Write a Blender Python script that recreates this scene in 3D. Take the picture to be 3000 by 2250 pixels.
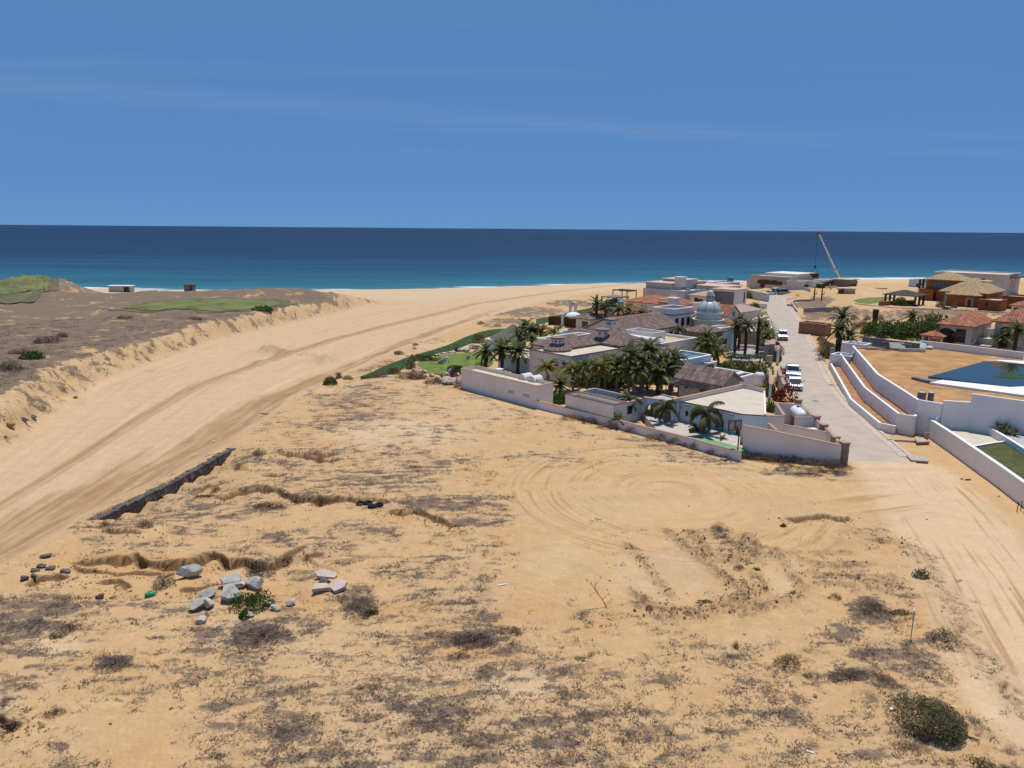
import bpy, bmesh, math, random
import numpy as np
from mathutils import Vector, Matrix

random.seed(7)
for o in list(bpy.data.objects):
    bpy.data.objects.remove(o)
SC = bpy.context.scene
COL = SC.collection

# ------------------------------------------------------------------ camera
FPX, CAMH = 2080.0, 21.0                      # focal length in pixels of a 3000 px wide frame, height of the drone
PITCH = math.atan(455 / FPX)
ROLL = math.radians(0.458)
_R0 = np.array([1, 0, 0.]); _U0 = np.array([0, math.sin(PITCH), math.cos(PITCH)])
_F = np.array([0, math.cos(PITCH), -math.sin(PITCH)])
_EX = math.cos(ROLL) * _R0 + math.sin(ROLL) * _U0
_EU = -math.sin(ROLL) * _R0 + math.cos(ROLL) * _U0
cam = bpy.data.cameras.new('camera')
cam.sensor_width = 36.0
cam.lens = 36.0 * FPX / 3000.0
cam.clip_start = 0.5
cam.clip_end = 300000.0
camo = bpy.data.objects.new('camera', cam)
COL.objects.link(camo)
camo.matrix_world = Matrix(((_EX[0], _EU[0], -_F[0], 0), (_EX[1], _EU[1], -_F[1], 0), (_EX[2], _EU[2], -_F[2], CAMH), (0, 0, 0, 1)))
SC.camera = camo

# ------------------------------------------------------------------ sky, sun, exposure
SUN_EL, SUN_AZ = math.radians(74), math.radians(24)      # azimuth measured from +Y (the sea) towards +X
world = bpy.data.worlds.new('World')
SC.world = world
world.use_nodes = True
nt = world.node_tree
nt.nodes.clear()
wout = nt.nodes.new('ShaderNodeOutputWorld')
bg = nt.nodes.new('ShaderNodeBackground')
sky = nt.nodes.new('ShaderNodeTexSky')
sky.sky_type = 'NISHITA'
sky.sun_disc = False
sky.sun_elevation = SUN_EL
sky.sun_rotation = SUN_AZ
sky.altitude = 4000
sky.air_density = 0.7
sky.dust_density = 0.0
sky.ozone_density = 6.0
gam = nt.nodes.new('ShaderNodeGamma')                    # the whole sky alike: clear, deep and even marine blue
gam.inputs['Gamma'].default_value = 0.2
nt.links.new(sky.outputs[0], gam.inputs['Color'])
hsv = nt.nodes.new('ShaderNodeMix'); hsv.data_type = 'RGBA'; hsv.blend_type = 'MULTIPLY'
hsv.inputs['Factor'].default_value = 1.0
hsv.inputs['B'].default_value = (0.80, 1.70, 3.12, 1)
nt.links.new(gam.outputs[0], hsv.inputs['A'])
# thin cirrus: long streaks over the sea, laid out by direction
geo = nt.nodes.new('ShaderNodeTexCoord')
sep = nt.nodes.new('ShaderNodeSeparateXYZ')
nt.links.new(geo.outputs['Generated'], sep.inputs[0])
def wmath(op, a, b=None, c=None):
    n = nt.nodes.new('ShaderNodeMath'); n.operation = op
    for i, v in enumerate((a, b, c)):
        if v is None: continue
        if isinstance(v, (int, float)): n.inputs[i].default_value = v
        else: nt.links.new(v, n.inputs[i])
    return n.outputs[0]
zc = wmath('MAXIMUM', sep.outputs['Z'], 0.02)
px_ = wmath('DIVIDE', sep.outputs['X'], zc)              # position on a high flat cloud sheet
py_ = wmath('DIVIDE', sep.outputs['Y'], zc)
cmb = nt.nodes.new('ShaderNodeCombineXYZ')
nt.links.new(px_, cmb.inputs[0]); nt.links.new(py_, cmb.inputs[1])
def wnoise(scl, rot, detail, rough):
    mp = nt.nodes.new('ShaderNodeMapping')
    mp.inputs['Scale'].default_value = scl
    mp.inputs['Rotation'].default_value = (0, 0, rot)
    nt.links.new(cmb.outputs[0], mp.inputs[0])
    n = nt.nodes.new('ShaderNodeTexNoise')
    n.inputs['Scale'].default_value = 1.0; n.inputs['Detail'].default_value = detail; n.inputs['Roughness'].default_value = rough
    nt.links.new(mp.outputs[0], n.inputs['Vector'])
    return n.outputs[0]
# one long contrail-like band: distance from a line on the sheet (y - 0.42 x - 7.15 = 0)
line = wmath('ABSOLUTE', wmath('SUBTRACT', wmath('SUBTRACT', py_, wmath('MULTIPLY', px_, 0.42)), 7.15))
wob = wnoise((0.5, 0.5, 1), 0, 3, 0.5)
line = wmath('ADD', line, wmath('MULTIPLY', wmath('SUBTRACT', wob, 0.5), 0.5))
band = nt.nodes.new('ShaderNodeMapRange'); band.interpolation_type = 'SMOOTHSTEP'
nt.links.new(line, band.inputs[0])
band.inputs[1].default_value = 0.95; band.inputs[2].default_value = 0.0; band.inputs[3].default_value = 0.0; band.inputs[4].default_value = 1.0
fil = wnoise((0.35, 2.5, 1), -0.55, 5, 0.6)
wisp = wnoise((0.12, 0.7, 1), -0.5, 5, 0.62)
wr = nt.nodes.new('ShaderNodeMapRange'); wr.interpolation_type = 'SMOOTHSTEP'
nt.links.new(wisp, wr.inputs[0]); wr.inputs[1].default_value = 0.5; wr.inputs[2].default_value = 0.85
cl = wmath('ADD', wmath('MULTIPLY', wmath('MULTIPLY', band.outputs[0], fil), 0.14), wmath('MULTIPLY', wr.outputs[0], 0.12))
mx = nt.nodes.new('ShaderNodeMix'); mx.data_type = 'RGBA'
hz = nt.nodes.new('ShaderNodeMapRange'); hz.interpolation_type = 'SMOOTHSTEP'; hz.inputs[1].default_value = 0.05; hz.inputs[2].default_value = 0.13
nt.links.new(sep.outputs['Z'], hz.inputs[0])
cl = wmath('MULTIPLY', cl, hz.outputs[0])
nt.links.new(cl, mx.inputs['Factor'])
nt.links.new(hsv.outputs['Result'], mx.inputs['A'])
mx.inputs['B'].default_value = (3.6, 4.2, 5.2, 1)
nt.links.new(mx.outputs['Result'], bg.inputs['Color'])
bg.inputs['Strength'].default_value = 0.12
nt.links.new(bg.outputs[0], wout.inputs['Surface'])

sun = bpy.data.lights.new('sun', 'SUN')
sun.energy = 4.2
sun.angle = math.radians(0.53)
sun.color = (1.0, 0.955, 0.89)
suno = bpy.data.objects.new('sun', sun)
COL.objects.link(suno)
_sd = Vector((math.cos(SUN_EL) * math.sin(SUN_AZ), math.cos(SUN_EL) * math.cos(SUN_AZ), math.sin(SUN_EL)))
suno.rotation_euler = _sd.to_track_quat('Z', 'Y').to_euler()
suno.location = (0, 0, 200)

SC.view_settings.view_transform = 'Standard'
SC.view_settings.look = 'None'
SC.view_settings.exposure = 0.0
SC.view_settings.gamma = 1.0
SC.view_settings.use_curve_mapping = False
SC.cycles.use_denoising = True
SC.cycles.max_bounces = 6
SC.cycles.diffuse_bounces = 3
SC.cycles.glossy_bounces = 3
SC.cycles.transparent_max_bounces = 6
SC.cycles.caustics_reflective = False
SC.cycles.caustics_refractive = False

# ------------------------------------------------------------------ helpers
def ray(px, py):
    return _F * FPX + _EX * (px - 1500) + _EU * (1125 - py)
def P(px, py, z=0.0):                       # the world point at height z seen at a pixel of the survey photograph
    d = ray(px, py); t = (z - CAMH) / d[2]
    return Vector((d[0] * t, d[1] * t, z))
def zf(x0, y0, k): return lambda a, b: (x0 + k * a, y0 + k * b)
z1 = zf(1330, 780, .2712); z2 = zf(1830, 780, .2712); z3 = zf(1830, 1080, .3165); z4 = zf(2330, 750, .3029)
z5 = zf(2330, 1000, .3029); z6 = zf(0, 750, .4521); z7 = zf(0, 1250, .4521); z8 = zf(900, 1050, .4521)
z9 = zf(0, 1600, .4521); z10 = zf(1000, 1600, .4521); z11 = zf(2000, 1500, .4521); z12 = zf(1500, 1350, .4521)
z13 = zf(1050, 950, .1808); z14 = zf(2650, 780, .1582); z15 = zf(2200, 660, .1808); z16 = zf(2200, 980, .2532)
z17 = zf(2580, 1180, .205); z18 = zf(1830, 880, .1507); z19 = zf(2100, 880, .1507); z20 = zf(1600, 860, .1446)
z21 = zf(2400, 860, .1718); z22 = zf(1850, 790, .1808)

class MB:                                    # mesh builder
    def __init__(s): s.v = []; s.f = []
    def add(s, vs, fs):
        n = len(s.v); s.v += [tuple(v) for v in vs]; s.f += [tuple(i + n for i in f) for f in fs]; return s
    def prism(s, pts, z0, z1):               # pts: ccw or cw xy list, z0/z1 numbers or lists
        n = len(pts)
        a = sum(pts[i][0] * pts[(i + 1) % n][1] - pts[(i + 1) % n][0] * pts[i][1] for i in range(n))
        Z0 = z0 if isinstance(z0, (list, tuple)) else [z0] * n
        Z1 = z1 if isinstance(z1, (list, tuple)) else [z1] * n
        q = list(zip(pts, Z0, Z1))
        if a < 0: q.reverse()
        vs = [(p[0], p[1], b) for p, b, t in q] + [(p[0], p[1], t) for p, b, t in q]
        fs = [tuple(range(n - 1, -1, -1)), tuple(range(n, 2 * n))] + [(i, (i + 1) % n, n + (i + 1) % n, n + i) for i in range(n)]
        return s.add(vs, fs)
    def box(s, c, d, rz=0.0):                # centre xyz, full dims
        cx, cy, cz = c; a, b, h = d[0] / 2, d[1] / 2, d[2] / 2
        co, si = math.cos(rz), math.sin(rz)
        pts = [(cx + co * x - si * y, cy + si * x + co * y) for x, y in ((-a, -b), (a, -b), (a, b), (-a, b))]
        return s.prism(pts, cz - h, cz + h)
    def tube(s, pts, rad, n=8, cap=True):
        m = len(pts); rad = rad if isinstance(rad, (list, tuple)) else [rad] * m
        pts = [Vector(p) for p in pts]; vs = []
        for i, p in enumerate(pts):
            t = (pts[min(i + 1, m - 1)] - pts[max(i - 1, 0)]).normalized()
            a = t.cross(Vector((0, 0, 1)) if abs(t.z) < .9 else Vector((1, 0, 0))).normalized(); b = t.cross(a)
            for k in range(n):
                w = 2 * math.pi * k / n
                vs.append(p + (a * math.cos(w) + b * math.sin(w)) * rad[i])
        fs = [(i * n + k, i * n + (k + 1) % n, (i + 1) * n + (k + 1) % n, (i + 1) * n + k) for i in range(m - 1) for k in range(n)]
        if cap: fs += [tuple(range(n - 1, -1, -1)), tuple(range((m - 1) * n, m * n))]
        return s.add(vs, fs)
    def lathe(s, c, prof, n=24):             # prof: (radius, z) list
        vs = []
        for r, z in prof:
            for k in range(n):
                w = 2 * math.pi * k / n
                vs.append((c[0] + r * math.cos(w), c[1] + r * math.sin(w), c[2] + z))
        m = len(prof)
        fs = [(i * n + k, i * n + (k + 1) % n, (i + 1) * n + (k + 1) % n, (i + 1) * n + k) for i in range(m - 1) for k in range(n)]
        fs += [tuple(range(n - 1, -1, -1)), tuple(range((m - 1) * n, m * n))]
        return s.add(vs, fs)
    def mesh(s, name, off=(0, 0, 0), smooth=False):
        me = bpy.data.meshes.new(name)
        me.from_pydata([(x - off[0], y - off[1], z - off[2]) for x, y, z in s.v], [], s.f)
        if smooth: me.polygons.foreach_set('use_smooth', [True] * len(me.polygons))
        me.update()
        return me

ROOT = {}
def thing(name, label, cat, loc=(0, 0, 0), rz=0.0, group=None):
    o = bpy.data.objects.new(name, None); COL.objects.link(o)
    o.empty_display_size = .3
    o.location = loc; o.rotation_euler = (0, 0, rz); o['label'] = label; o['category'] = cat
    if group: o['group'] = group
    ROOT[o.name] = tuple(loc)
    return o
def tag(o, label, cat, group=None):
    o['label'] = label; o['category'] = cat
    if group: o['group'] = group
    return o
def part(name, mb, mat, parent, smooth=False, local=False, kind=None, label=None):
    off = (0, 0, 0) if local else ROOT[parent.name]
    me = mb if isinstance(mb, bpy.types.Mesh) else mb.mesh(name, off, smooth)
    o = bpy.data.objects.new(name, me); COL.objects.link(o); o.parent = parent
    if mat is not None and len(me.materials) == 0: me.materials.append(mat)
    ROOT[o.name] = off
    if kind: o['kind'] = kind
    if label: o['label'] = label
    return o
def solo(name, mb, mat, label=None, cat=None, group=None, kind=None, smooth=False, loc=None):
    off = loc if loc is not None else (0, 0, 0)
    me = mb if isinstance(mb, bpy.types.Mesh) else mb.mesh(name, off, smooth)
    o = bpy.data.objects.new(name, me); COL.objects.link(o); o.location = off
    if mat is not None and len(me.materials) == 0: me.materials.append(mat)
    if kind: o['kind'] = kind
    if label: tag(o, label, cat, group)
    ROOT[o.name] = tuple(off)
    return o

# ------------------------------------------------------------------ materials
def _n(t, k, **kw):
    n = t.nodes.new(k)
    for a, b in kw.items(): setattr(n, a, b)
    return n
MATS = {}
def mk(name, col, rough=.85, var=.12, scale=3.0, bump=.15, bscale=25.0, col2=None, spec=.25, isl=0.0, rnd=0.0, metal=0.0, stretch=(1, 1, 1), detail=5):
    m = bpy.data.materials.new(name); m.use_nodes = True
    t = m.node_tree; b = t.nodes['Principled BSDF']; L = t.links
    b.inputs['Roughness'].default_value = rough; b.inputs['Specular IOR Level'].default_value = spec; b.inputs['Metallic'].default_value = metal
    tc = _n(t, 'ShaderNodeTexCoord'); mp = _n(t, 'ShaderNodeMapping'); mp.inputs['Scale'].default_value = stretch
    L.new(tc.outputs['Object'], mp.inputs[0])
    ns = _n(t, 'ShaderNodeTexNoise'); ns.inputs['Scale'].default_value = scale; ns.inputs['Detail'].default_value = detail; ns.inputs['Roughness'].default_value = .6
    L.new(mp.outputs[0], ns.inputs['Vector'])
    mix = _n(t, 'ShaderNodeMix', data_type='RGBA')
    c2 = col2 if col2 else tuple(c * (1 - var * 1.6) for c in col)
    mix.inputs['A'].default_value = (*c2, 1)
    mix.inputs['B'].default_value = (*(tuple(min(1, c * (1 + var * .5)) for c in col)), 1)
    mr = _n(t, 'ShaderNodeMapRange'); mr.inputs[1].default_value = .32; mr.inputs[2].default_value = .66
    L.new(ns.outputs[0], mr.inputs[0]); L.new(mr.outputs[0], mix.inputs['Factor'])
    out = mix.outputs['Result']
    if isl or rnd:
        hv = _n(t, 'ShaderNodeHueSaturation')
        src = _n(t, 'ShaderNodeNewGeometry').outputs['Random Per Island'] if isl else _n(t, 'ShaderNodeObjectInfo').outputs['Random']
        k = isl or rnd
        r2 = _n(t, 'ShaderNodeMapRange'); r2.inputs[3].default_value = 1 - k; r2.inputs[4].default_value = 1 + k
        L.new(src, r2.inputs[0]); L.new(r2.outputs[0], hv.inputs['Value'])
        r3 = _n(t, 'ShaderNodeMapRange'); r3.inputs[3].default_value = .5 + k * .05; r3.inputs[4].default_value = .5 - k * .05
        L.new(src, r3.inputs[0]); L.new(r3.outputs[0], hv.inputs['Hue'])
        L.new(out, hv.inputs['Color']); out = hv.outputs[0]
    L.new(out, b.inputs['Base Color'])
    if bump:
        n2 = _n(t, 'ShaderNodeTexNoise'); n2.inputs['Scale'].default_value = bscale; n2.inputs['Detail'].default_value = 4
        L.new(mp.outputs[0], n2.inputs['Vector'])
        bp = _n(t, 'ShaderNodeBump'); bp.inputs['Strength'].default_value = bump; bp.inputs['Distance'].default_value = .05
        L.new(n2.outputs[0], bp.inputs['Height']); L.new(bp.outputs[0], b.inputs['Normal'])
    MATS[name] = m
    return m
mk('white', (.80, .735, .67), var=.05, scale=.5, stretch=(1, 1, .35))
mk('white_new', (.83, .785, .74), var=.05, scale=.4, stretch=(1, 1, .4), bump=.06)
mk('bluewhite', (.56, .68, .735), var=.03, scale=.8)
mk('warmwhite', (.68, .63, .57), var=.04, scale=1.2)
mk('greywall', (.54, .515, .49), var=.1, scale=1.5)
mk('darkgrey', (.20, .205, .215), var=.15, scale=1.2)
mk('beigewall', (.52, .445, .37), var=.1, scale=.8)
mk('deck_cream', (.56, .48, .375), var=.07, scale=.9, bump=.05)
mk('deck_tan', (.50, .40, .28), var=.15, scale=1.5)
mk('deck_blue', (.17, .22, .30), var=.2, scale=.8, rough=.5)
mk('deck_grey', (.42, .42, .42), var=.15, scale=.8)
mk('deck_pink', (.54, .40, .32), var=.1, scale=1.2)
mk('coping_brown', (.16, .075, .06), var=.2, scale=4)
mk('coping_tan', (.42, .27, .19), var=.15, scale=4, isl=.1)
mk('coping_white', (.76, .74, .72), var=.05)
mk('stone', (.30, .25, .20), var=.35, scale=2.2, bump=.8, bscale=5)
mk('stone_light', (.40, .36, .31), var=.3, scale=2.5, bump=.8, bscale=4)
mk('tile_brown', (.25, .18, .15), var=.2, scale=2, isl=.30, bump=.05)
mk('tile_red', (.44, .185, .105), var=.2, scale=1.2, isl=.28, bump=.05)
mk('tile_sand', (.50, .36, .20), var=.15, scale=1.5, isl=.18, bump=.05)
mk('tile_grey', (.10, .095, .10), var=.2, scale=2, isl=.2)
mk('orange', (.36, .115, .045), var=.15, scale=1.0)
mk('terracotta', (.32, .15, .085), var=.15, scale=1.5)
mk('wood_dark', (.085, .06, .055), var=.3, scale=6, stretch=(1, 1, 6))
mk('wood_grey', (.19, .175, .165), var=.3, scale=6)
mk('wood_brown', (.14, .055, .03), var=.3, scale=4)
mk('wood_pale', (.48, .36, .22), var=.2, scale=3)
mk('frame_dark', (.045, .035, .035), rough=.5, var=.1)
mk('glass_dark', (.02, .028, .035), rough=.08, var=.2, spec=.6, bump=0)
mk('glass_blue', (.10, .15, .20), rough=.08, var=.3, spec=.7, bump=0)
mk('shutter', (.09, .028, .03), var=.2)
mk('metal_white', (.75, .75, .76), rough=.4, var=.04, bump=0, spec=.4)
mk('metal_grey', (.30, .31, .32), rough=.45, var=.1, bump=0, spec=.5)
mk('metal_black', (.02, .02, .022), rough=.5, var=.1, bump=0)
mk('concrete', (.40, .355, .31), var=.15, scale=2)
mk('paver', (.44, .365, .295), var=.10, scale=.45, bump=.25, bscale=9)
mk('kerb', (.52, .42, .33), var=.15, scale=2)
mk('dirt', (.45, .245, .095), var=.25, scale=.35, bump=.6, bscale=3, detail=9)
mk('clod', (.40, .25, .125), var=.25, scale=3, isl=.25)
mk('planter_soil', (.40, .20, .085), var=.3, scale=1.2, bump=.7, bscale=5, detail=8)
mk('lawn', (.15, .195, .035), var=.25, scale=.6, bump=.5, bscale=30)
mk('lawn_dark', (.035, .075, .014), var=.4, scale=1.5, bump=1, bscale=12)
mk('lawn_weedy', (.085, .082, .024), var=.45, scale=2.0, bump=1, bscale=10, col2=(.04, .055, .012))
mk('golf', (.15, .165, .05), var=.3, scale=.2, bump=.3, bscale=10)
mk('golf_rough', (.12, .105, .055), var=.5, scale=.5, bump=.8, bscale=6, col2=(.075, .07, .035))
mk('trunk', (.085, .06, .045), var=.4, scale=6, bump=1, bscale=14)
mk('trunk_grey', (.21, .18, .15), var=.25, scale=5, bump=.5, bscale=20)
def leafmat(name, col, isl=0.0, rnd=.25, trans=.38, **kw):
    m = mk(name, col, rough=.6, var=.2, scale=4, bump=0, isl=isl, rnd=0 if isl else rnd, spec=.3, **kw)
    t = m.node_tree; b = t.nodes['Principled BSDF']; tr = _n(t, 'ShaderNodeBsdfTranslucent'); ms = _n(t, 'ShaderNodeMixShader')
    t.links.new(b.inputs['Base Color'].links[0].from_socket, tr.inputs['Color']); ms.inputs[0].default_value = trans
    t.links.new(b.outputs[0], ms.inputs[1]); t.links.new(tr.outputs[0], ms.inputs[2]); t.links.new(ms.outputs[0], t.nodes['Material Output'].inputs['Surface'])
    return m
leafmat('palm_green', (.175, .19, .06))
leafmat('palm_yellow', (.31, .28, .075))
leafmat('palm_dark', (.125, .13, .05))
leafmat('palm_dry', (.20, .145, .075))
leafmat('leaf_green', (.085, .14, .035), isl=.45)
leafmat('leaf_bright', (.085, .15, .018), isl=.4)
leafmat('leaf_olive', (.20, .18, .085), isl=.45)
leafmat('leaf_red', (.17, .03, .025), isl=.4)
leafmat('leaf_magenta', (.22, .012, .12), isl=.35)
leafmat('leaf_agave', (.10, .14, .11), isl=.3)
leafmat('twig_grey', (.22, .175, .14), isl=.35)
leafmat('twig_brown', (.28, .185, .105), isl=.35)
leafmat('twig_dark', (.125, .085, .067), isl=.35)
mk('rock', (.50, .46, .42), var=.25, scale=1.6, bump=.8, bscale=4, col2=(.33, .29, .25))
mk('rock_dark', (.14, .12, .115), var=.4, scale=3, bump=1, bscale=6)
mk('rock_grey', (.40, .375, .34), var=.3, scale=2.2, bump=.9, bscale=7, col2=(.27, .255, .235))
mk('slab_pink', (.55, .44, .38), var=.12, scale=3, bump=.3)
mk('rubber', (.018, .018, .02), rough=.8, var=.3, scale=8)
mk('court_green', (.15, .33, .14), var=.1, scale=1)
mk('court_grey', (.50, .435, .385), var=.1, scale=1.5)
mk('dome_blue', (.43, .485, .51), rough=.4, var=.15, scale=3)
mk('gold', (.42, .28, .10), var=.15)
mk('cloth_white', (.75, .75, .78), var=.04)
mk('cloth_blue', (.06, .13, .30), var=.1)
mk('thatch', (.17, .155, .14), var=.35, scale=4, bump=1, bscale=20, stretch=(1, 1, .3))
mk('plastic_green', (.05, .30, .16), rough=.4, var=.1, bump=0)
mk('teal', (.10, .28, .31), rough=.5, var=.1)
mk('paint_white', (.68, .69, .71), rough=.25, var=.02, bump=0, spec=.6)
mk('paint_silver', (.34, .37, .41), rough=.25, var=.02, bump=0, spec=.7, metal=.3)
mk('paint_grey', (.28, .29, .31), rough=.3, var=.02, bump=0, spec=.6, metal=.2)
mk('paint_green', (.015, .06, .03), rough=.35, var=.05, bump=0)
mk('paint_yellow', (.50, .34, .03), rough=.4, var=.05, bump=0)
mk('paint_red', (.32, .02, .025), rough=.4, var=.05, bump=0)
mk('paint_blue', (.08, .20, .36), rough=.4, var=.05, bump=0)
mk('lamp_glass', (.72, .74, .76), rough=.1, var=.02, bump=0, spec=.7)
mk('lamp_red', (.25, .02, .02), rough=.2, var=.02, bump=0)
mk('pool_dark', (.012, .030, .040), rough=.06, var=.3, scale=.25, spec=.22, col2=(.02, .035, .018), bump=.02, bscale=4)
mk('pool_blue', (.06, .22, .33), rough=.05, var=.1, spec=.5, bump=.02, bscale=4)
def M(n): return MATS[n]
# ------------------------------------------------------------------ terrain
_rs = np.random.RandomState(11)
_perm = _rs.permutation(256).astype(np.int32)
_perm = np.concatenate([_perm, _perm])
_ga = _rs.rand(256) * 2 * np.pi
_gx, _gy = np.cos(_ga).astype(np.float32), np.sin(_ga).astype(np.float32)
def pn(x, y, seed=0):
    x = np.asarray(x, np.float32) + seed * 17.31; y = np.asarray(y, np.float32) - seed * 9.77
    xf = np.floor(x); yf = np.floor(y)
    xi = xf.astype(np.int32) & 255; yi = yf.astype(np.int32) & 255
    u = x - xf; v = y - yf
    def g(a, b, du, dv):
        h = _perm[(_perm[a & 255] + (b & 255)) & 511]
        return _gx[h] * du + _gy[h] * dv
    su = u * u * u * (u * (u * 6 - 15) + 10); sv = v * v * v * (v * (v * 6 - 15) + 10)
    a = g(xi, yi, u, v); b = g(xi + 1, yi, u - 1, v); c = g(xi, yi + 1, u, v - 1); d = g(xi + 1, yi + 1, u - 1, v - 1)
    return (a + (b - a) * su + ((c + (d - c) * su) - (a + (b - a) * su)) * sv) * 1.5
def fbm(x, y, o=4, seed=0, gain=.5):
    s = 0; a = 1; n = 0
    for k in range(o):
        s = s + a * pn(x * (2.03 ** k), y * (2.03 ** k), seed + k); n += a; a *= gain
    return s / n
def sst(a, b, x):
    t = np.clip((x - a) / (b - a), 0, 1); return t * t * (3 - 2 * t)
def dline(x, y, pts):                        # distance, arc length, signed distance (positive right of travel), end fade 0..1
    D = np.full(x.shape, 1e9, np.float32); S = np.zeros_like(D); G = np.zeros_like(D)
    s0 = 0.0
    for (ax, ay), (bx, by) in zip(pts[:-1], pts[1:]):
        dx, dy = bx - ax, by - ay; l = math.hypot(dx, dy)
        if l < 1e-6: continue
        t = np.clip(((x - ax) * dx + (y - ay) * dy) / (l * l), 0, 1)
        ex = x - ax - t * dx; ey = y - ay - t * dy
        d = np.sqrt(ex * ex + ey * ey)
        m = d < D
        D = np.where(m, d, D); S = np.where(m, s0 + t * l, S)
        G = np.where(m, np.sign(dx * -ey + dy * ex) * d, G)
        s0 += l
    return D, S, G, s0
def wp(f, *pp, z=0.0):                       # pixel list -> world xy list
    return [tuple(P(*f(*p), z)[:2]) for p in pp]
idf = lambda a, b: (a, b)

XL = np.array([(-200, 30), (20, -36), (40, -41), (63, -48), (99, -58.5), (142, -57), (165, -51), (185, -44), (205, -40), (260, -22), (320, 10), (900, 400)][1:], float)
XR = np.array([(-200, -60), (20, -35), (40, -32.5), (52, -31), (66, -28.5), (94, -26.5), (120, -21), (171, -6), (220, 12), (290, 44), (400, 100)], float)
SHORE = np.array([(-900, 330), (-300, 322), (-147, 308), (-76, 317), (-27, 328), (53, 372), (223, 426), (500, 470), (2000, 560)], float)
SEA_Z = -6.0
ROAD_R = [(36.6, 58.0), (37.3, 61.4), (39.0, 71.5), (41.6, 86.0), (45.6, 99.5), (53.2, 122), (62, 148), (71.2, 176), (80, 207), (83.5, 219)]
ROAD_L = [(29.9, 58.0), (30.5, 61.6), (32.5, 72), (35.6, 87), (39.2, 100), (46.2, 122), (55, 148), (64, 176), (72.5, 207), (76, 222)]
def road_r(y): return np.interp(y, [p[1] for p in ROAD_R], [p[0] for p in ROAD_R])
def road_l(y): return np.interp(y, [p[1] for p in ROAD_L], [p[0] for p in ROAD_L])

SCARPS = [  # pixel polylines (left to right), height of the step, reach of the slump below it
    (z7, [(455, 870), (560, 850), (690, 835), (800, 815), (870, 800), (930, 830), (1005, 850), (1070, 860), (1180, 840), (1290, 820), (1380, 795), (1450, 820), (1490, 850), (1570, 845), (1640, 865), (1760, 880), (1810, 850), (1880, 800), (1960, 770), (2010, 770)], 1.0, 2.2),
    (z7, [(1370, 400), (1450, 395), (1530, 365), (1640, 355), (1730, 358), (1810, 375), (1870, 410), (1930, 435), (2020, 445), (2130, 455), (2212, 450)], .85, 1.8),
    (z8, [(-10, 880), (110, 890), (220, 895), (330, 905), (430, 905), (500, 910), (560, 925)], .55, 1.4),
    (z8, [(510, 985), (620, 985), (710, 975), (780, 1000), (850, 1025), (900, 1050), (960, 1070), (1020, 1085)], .6, 1.5),
    (z7, [(1790, 165), (1850, 160), (1950, 165), (2010, 170), (2080, 190), (2150, 205), (2230, 205)], .7, 1.6),
    (z8, [(-10, 600), (60, 605), (100, 625), (170, 612), (230, 618)], .55, 1.5),
    (z7, [(1200, 350), (1260, 345), (1330, 330), (1400, 322), (1480, 310)], .35, 1.2),
    (z7, [(1690, 285), (1760, 280), (1880, 285)], .35, 1.0),
    (z7, [(620, 975), (700, 960), (780, 965), (815, 985), (845, 1025)], .4, 1.0),
    (z7, [(680, 670), (760, 680), (850, 675), (940, 670)], .4, 1.2),
    (z7, [(1940, 830), (2010, 825), (2060, 815), (2095, 800)], .3, 1.0),
    (z11, [(640, 40), (760, 42), (850, 30), (920, 25), (1000, 40), (1080, 28)], .5, 1.4),
    (z9, [(-10, 1070), (40, 1125), (110, 1140), (190, 1135)], .7, 1.2),
    (z7, [(480, 880), (620, 890), (760, 885), (900, 890), (1070, 888)], .35, .9),
    (z7, [(1180, 1010), (1260, 1030), (1330, 1010), (1420, 985)], .25, .8),
    (z7, [(550, 607), (645, 547), (765, 487), (855, 454), (965, 392), (1105, 332), (1205, 279), (1305, 235), (1405, 185), (1493, 135)], 1.5, 2.6),
    (z7, [(150, 1030), (230, 960), (300, 950), (370, 940), (460, 945)], .6, 1.0),
]
BERMS = [  # raised ridges of loose sand left by the dozer: pixel polyline, height, half width
    (z12, [(740, 540), (790, 590), (850, 660), (930, 760), (1000, 840), (1030, 890)], .22, .35),
    (z12, [(1010, 450), (1080, 520), (1150, 590), (1230, 650), (1330, 730), (1420, 800), (1540, 850)], .30, .45),
    (z12, [(1160, 460), (1210, 540), (1250, 610), (1330, 640), (1440, 640), (1540, 620)], .35, .5),
    (z12, [(1500, 500), (1540, 560), (1590, 620)], .5, .6),
    (z12, [(1560, 720), (1600, 780), (1640, 860)], .25, .4),
    (z12, [(1700, 570), (1760, 660), (1810, 740), (1860, 800), (1885, 820)], .30, .35),
    (z12, [(1885, 820), (1820, 900), (1700, 935), (1600, 965), (1500, 1000)], .22, .4),
    (z12, [(820, 900), (950, 985), (1100, 990), (1280, 985), (1440, 940), (1560, 880)], .28, .6),
    (z12, [(1330, 420), (1380, 490), (1440, 560)], .3, .45),
    (z12, [(780, 840), (830, 920), (880, 960)], .2, .35),
    (z11, [(740, 300), (940, 355), (1090, 345), (1240, 345)], .25, .3),
    (z11, [(760, 400), (980, 420), (1200, 425), (1400, 440)], .2, .3),
    (z11, [(830, 470), (1000, 470), (1180, 480), (1300, 520)], .2, .3),
    (z11, [(1130, 450), (1280, 465), (1400, 475)], .2, .3),
    (z11, [(650, 270), (860, 268), (1090, 270)], .16, .3),
    (z11, [(1160, 160), (1300, 190), (1420, 210), (1540, 270), (1600, 350), (1640, 470), (1720, 560), (1790, 700), (1840, 850), (1960, 960), (2040, 1080), (2200, 1270)], .14, .9),
    (z8, [(-10, 860), (250, 870), (480, 890)], .25, .5),
    (z6, [(1690, 590), (1860, 600), (2040, 605), (2200, 612)], .3, .5),
    (z6, [(940, 700), (1000, 705)], .2, .6),
]
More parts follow.
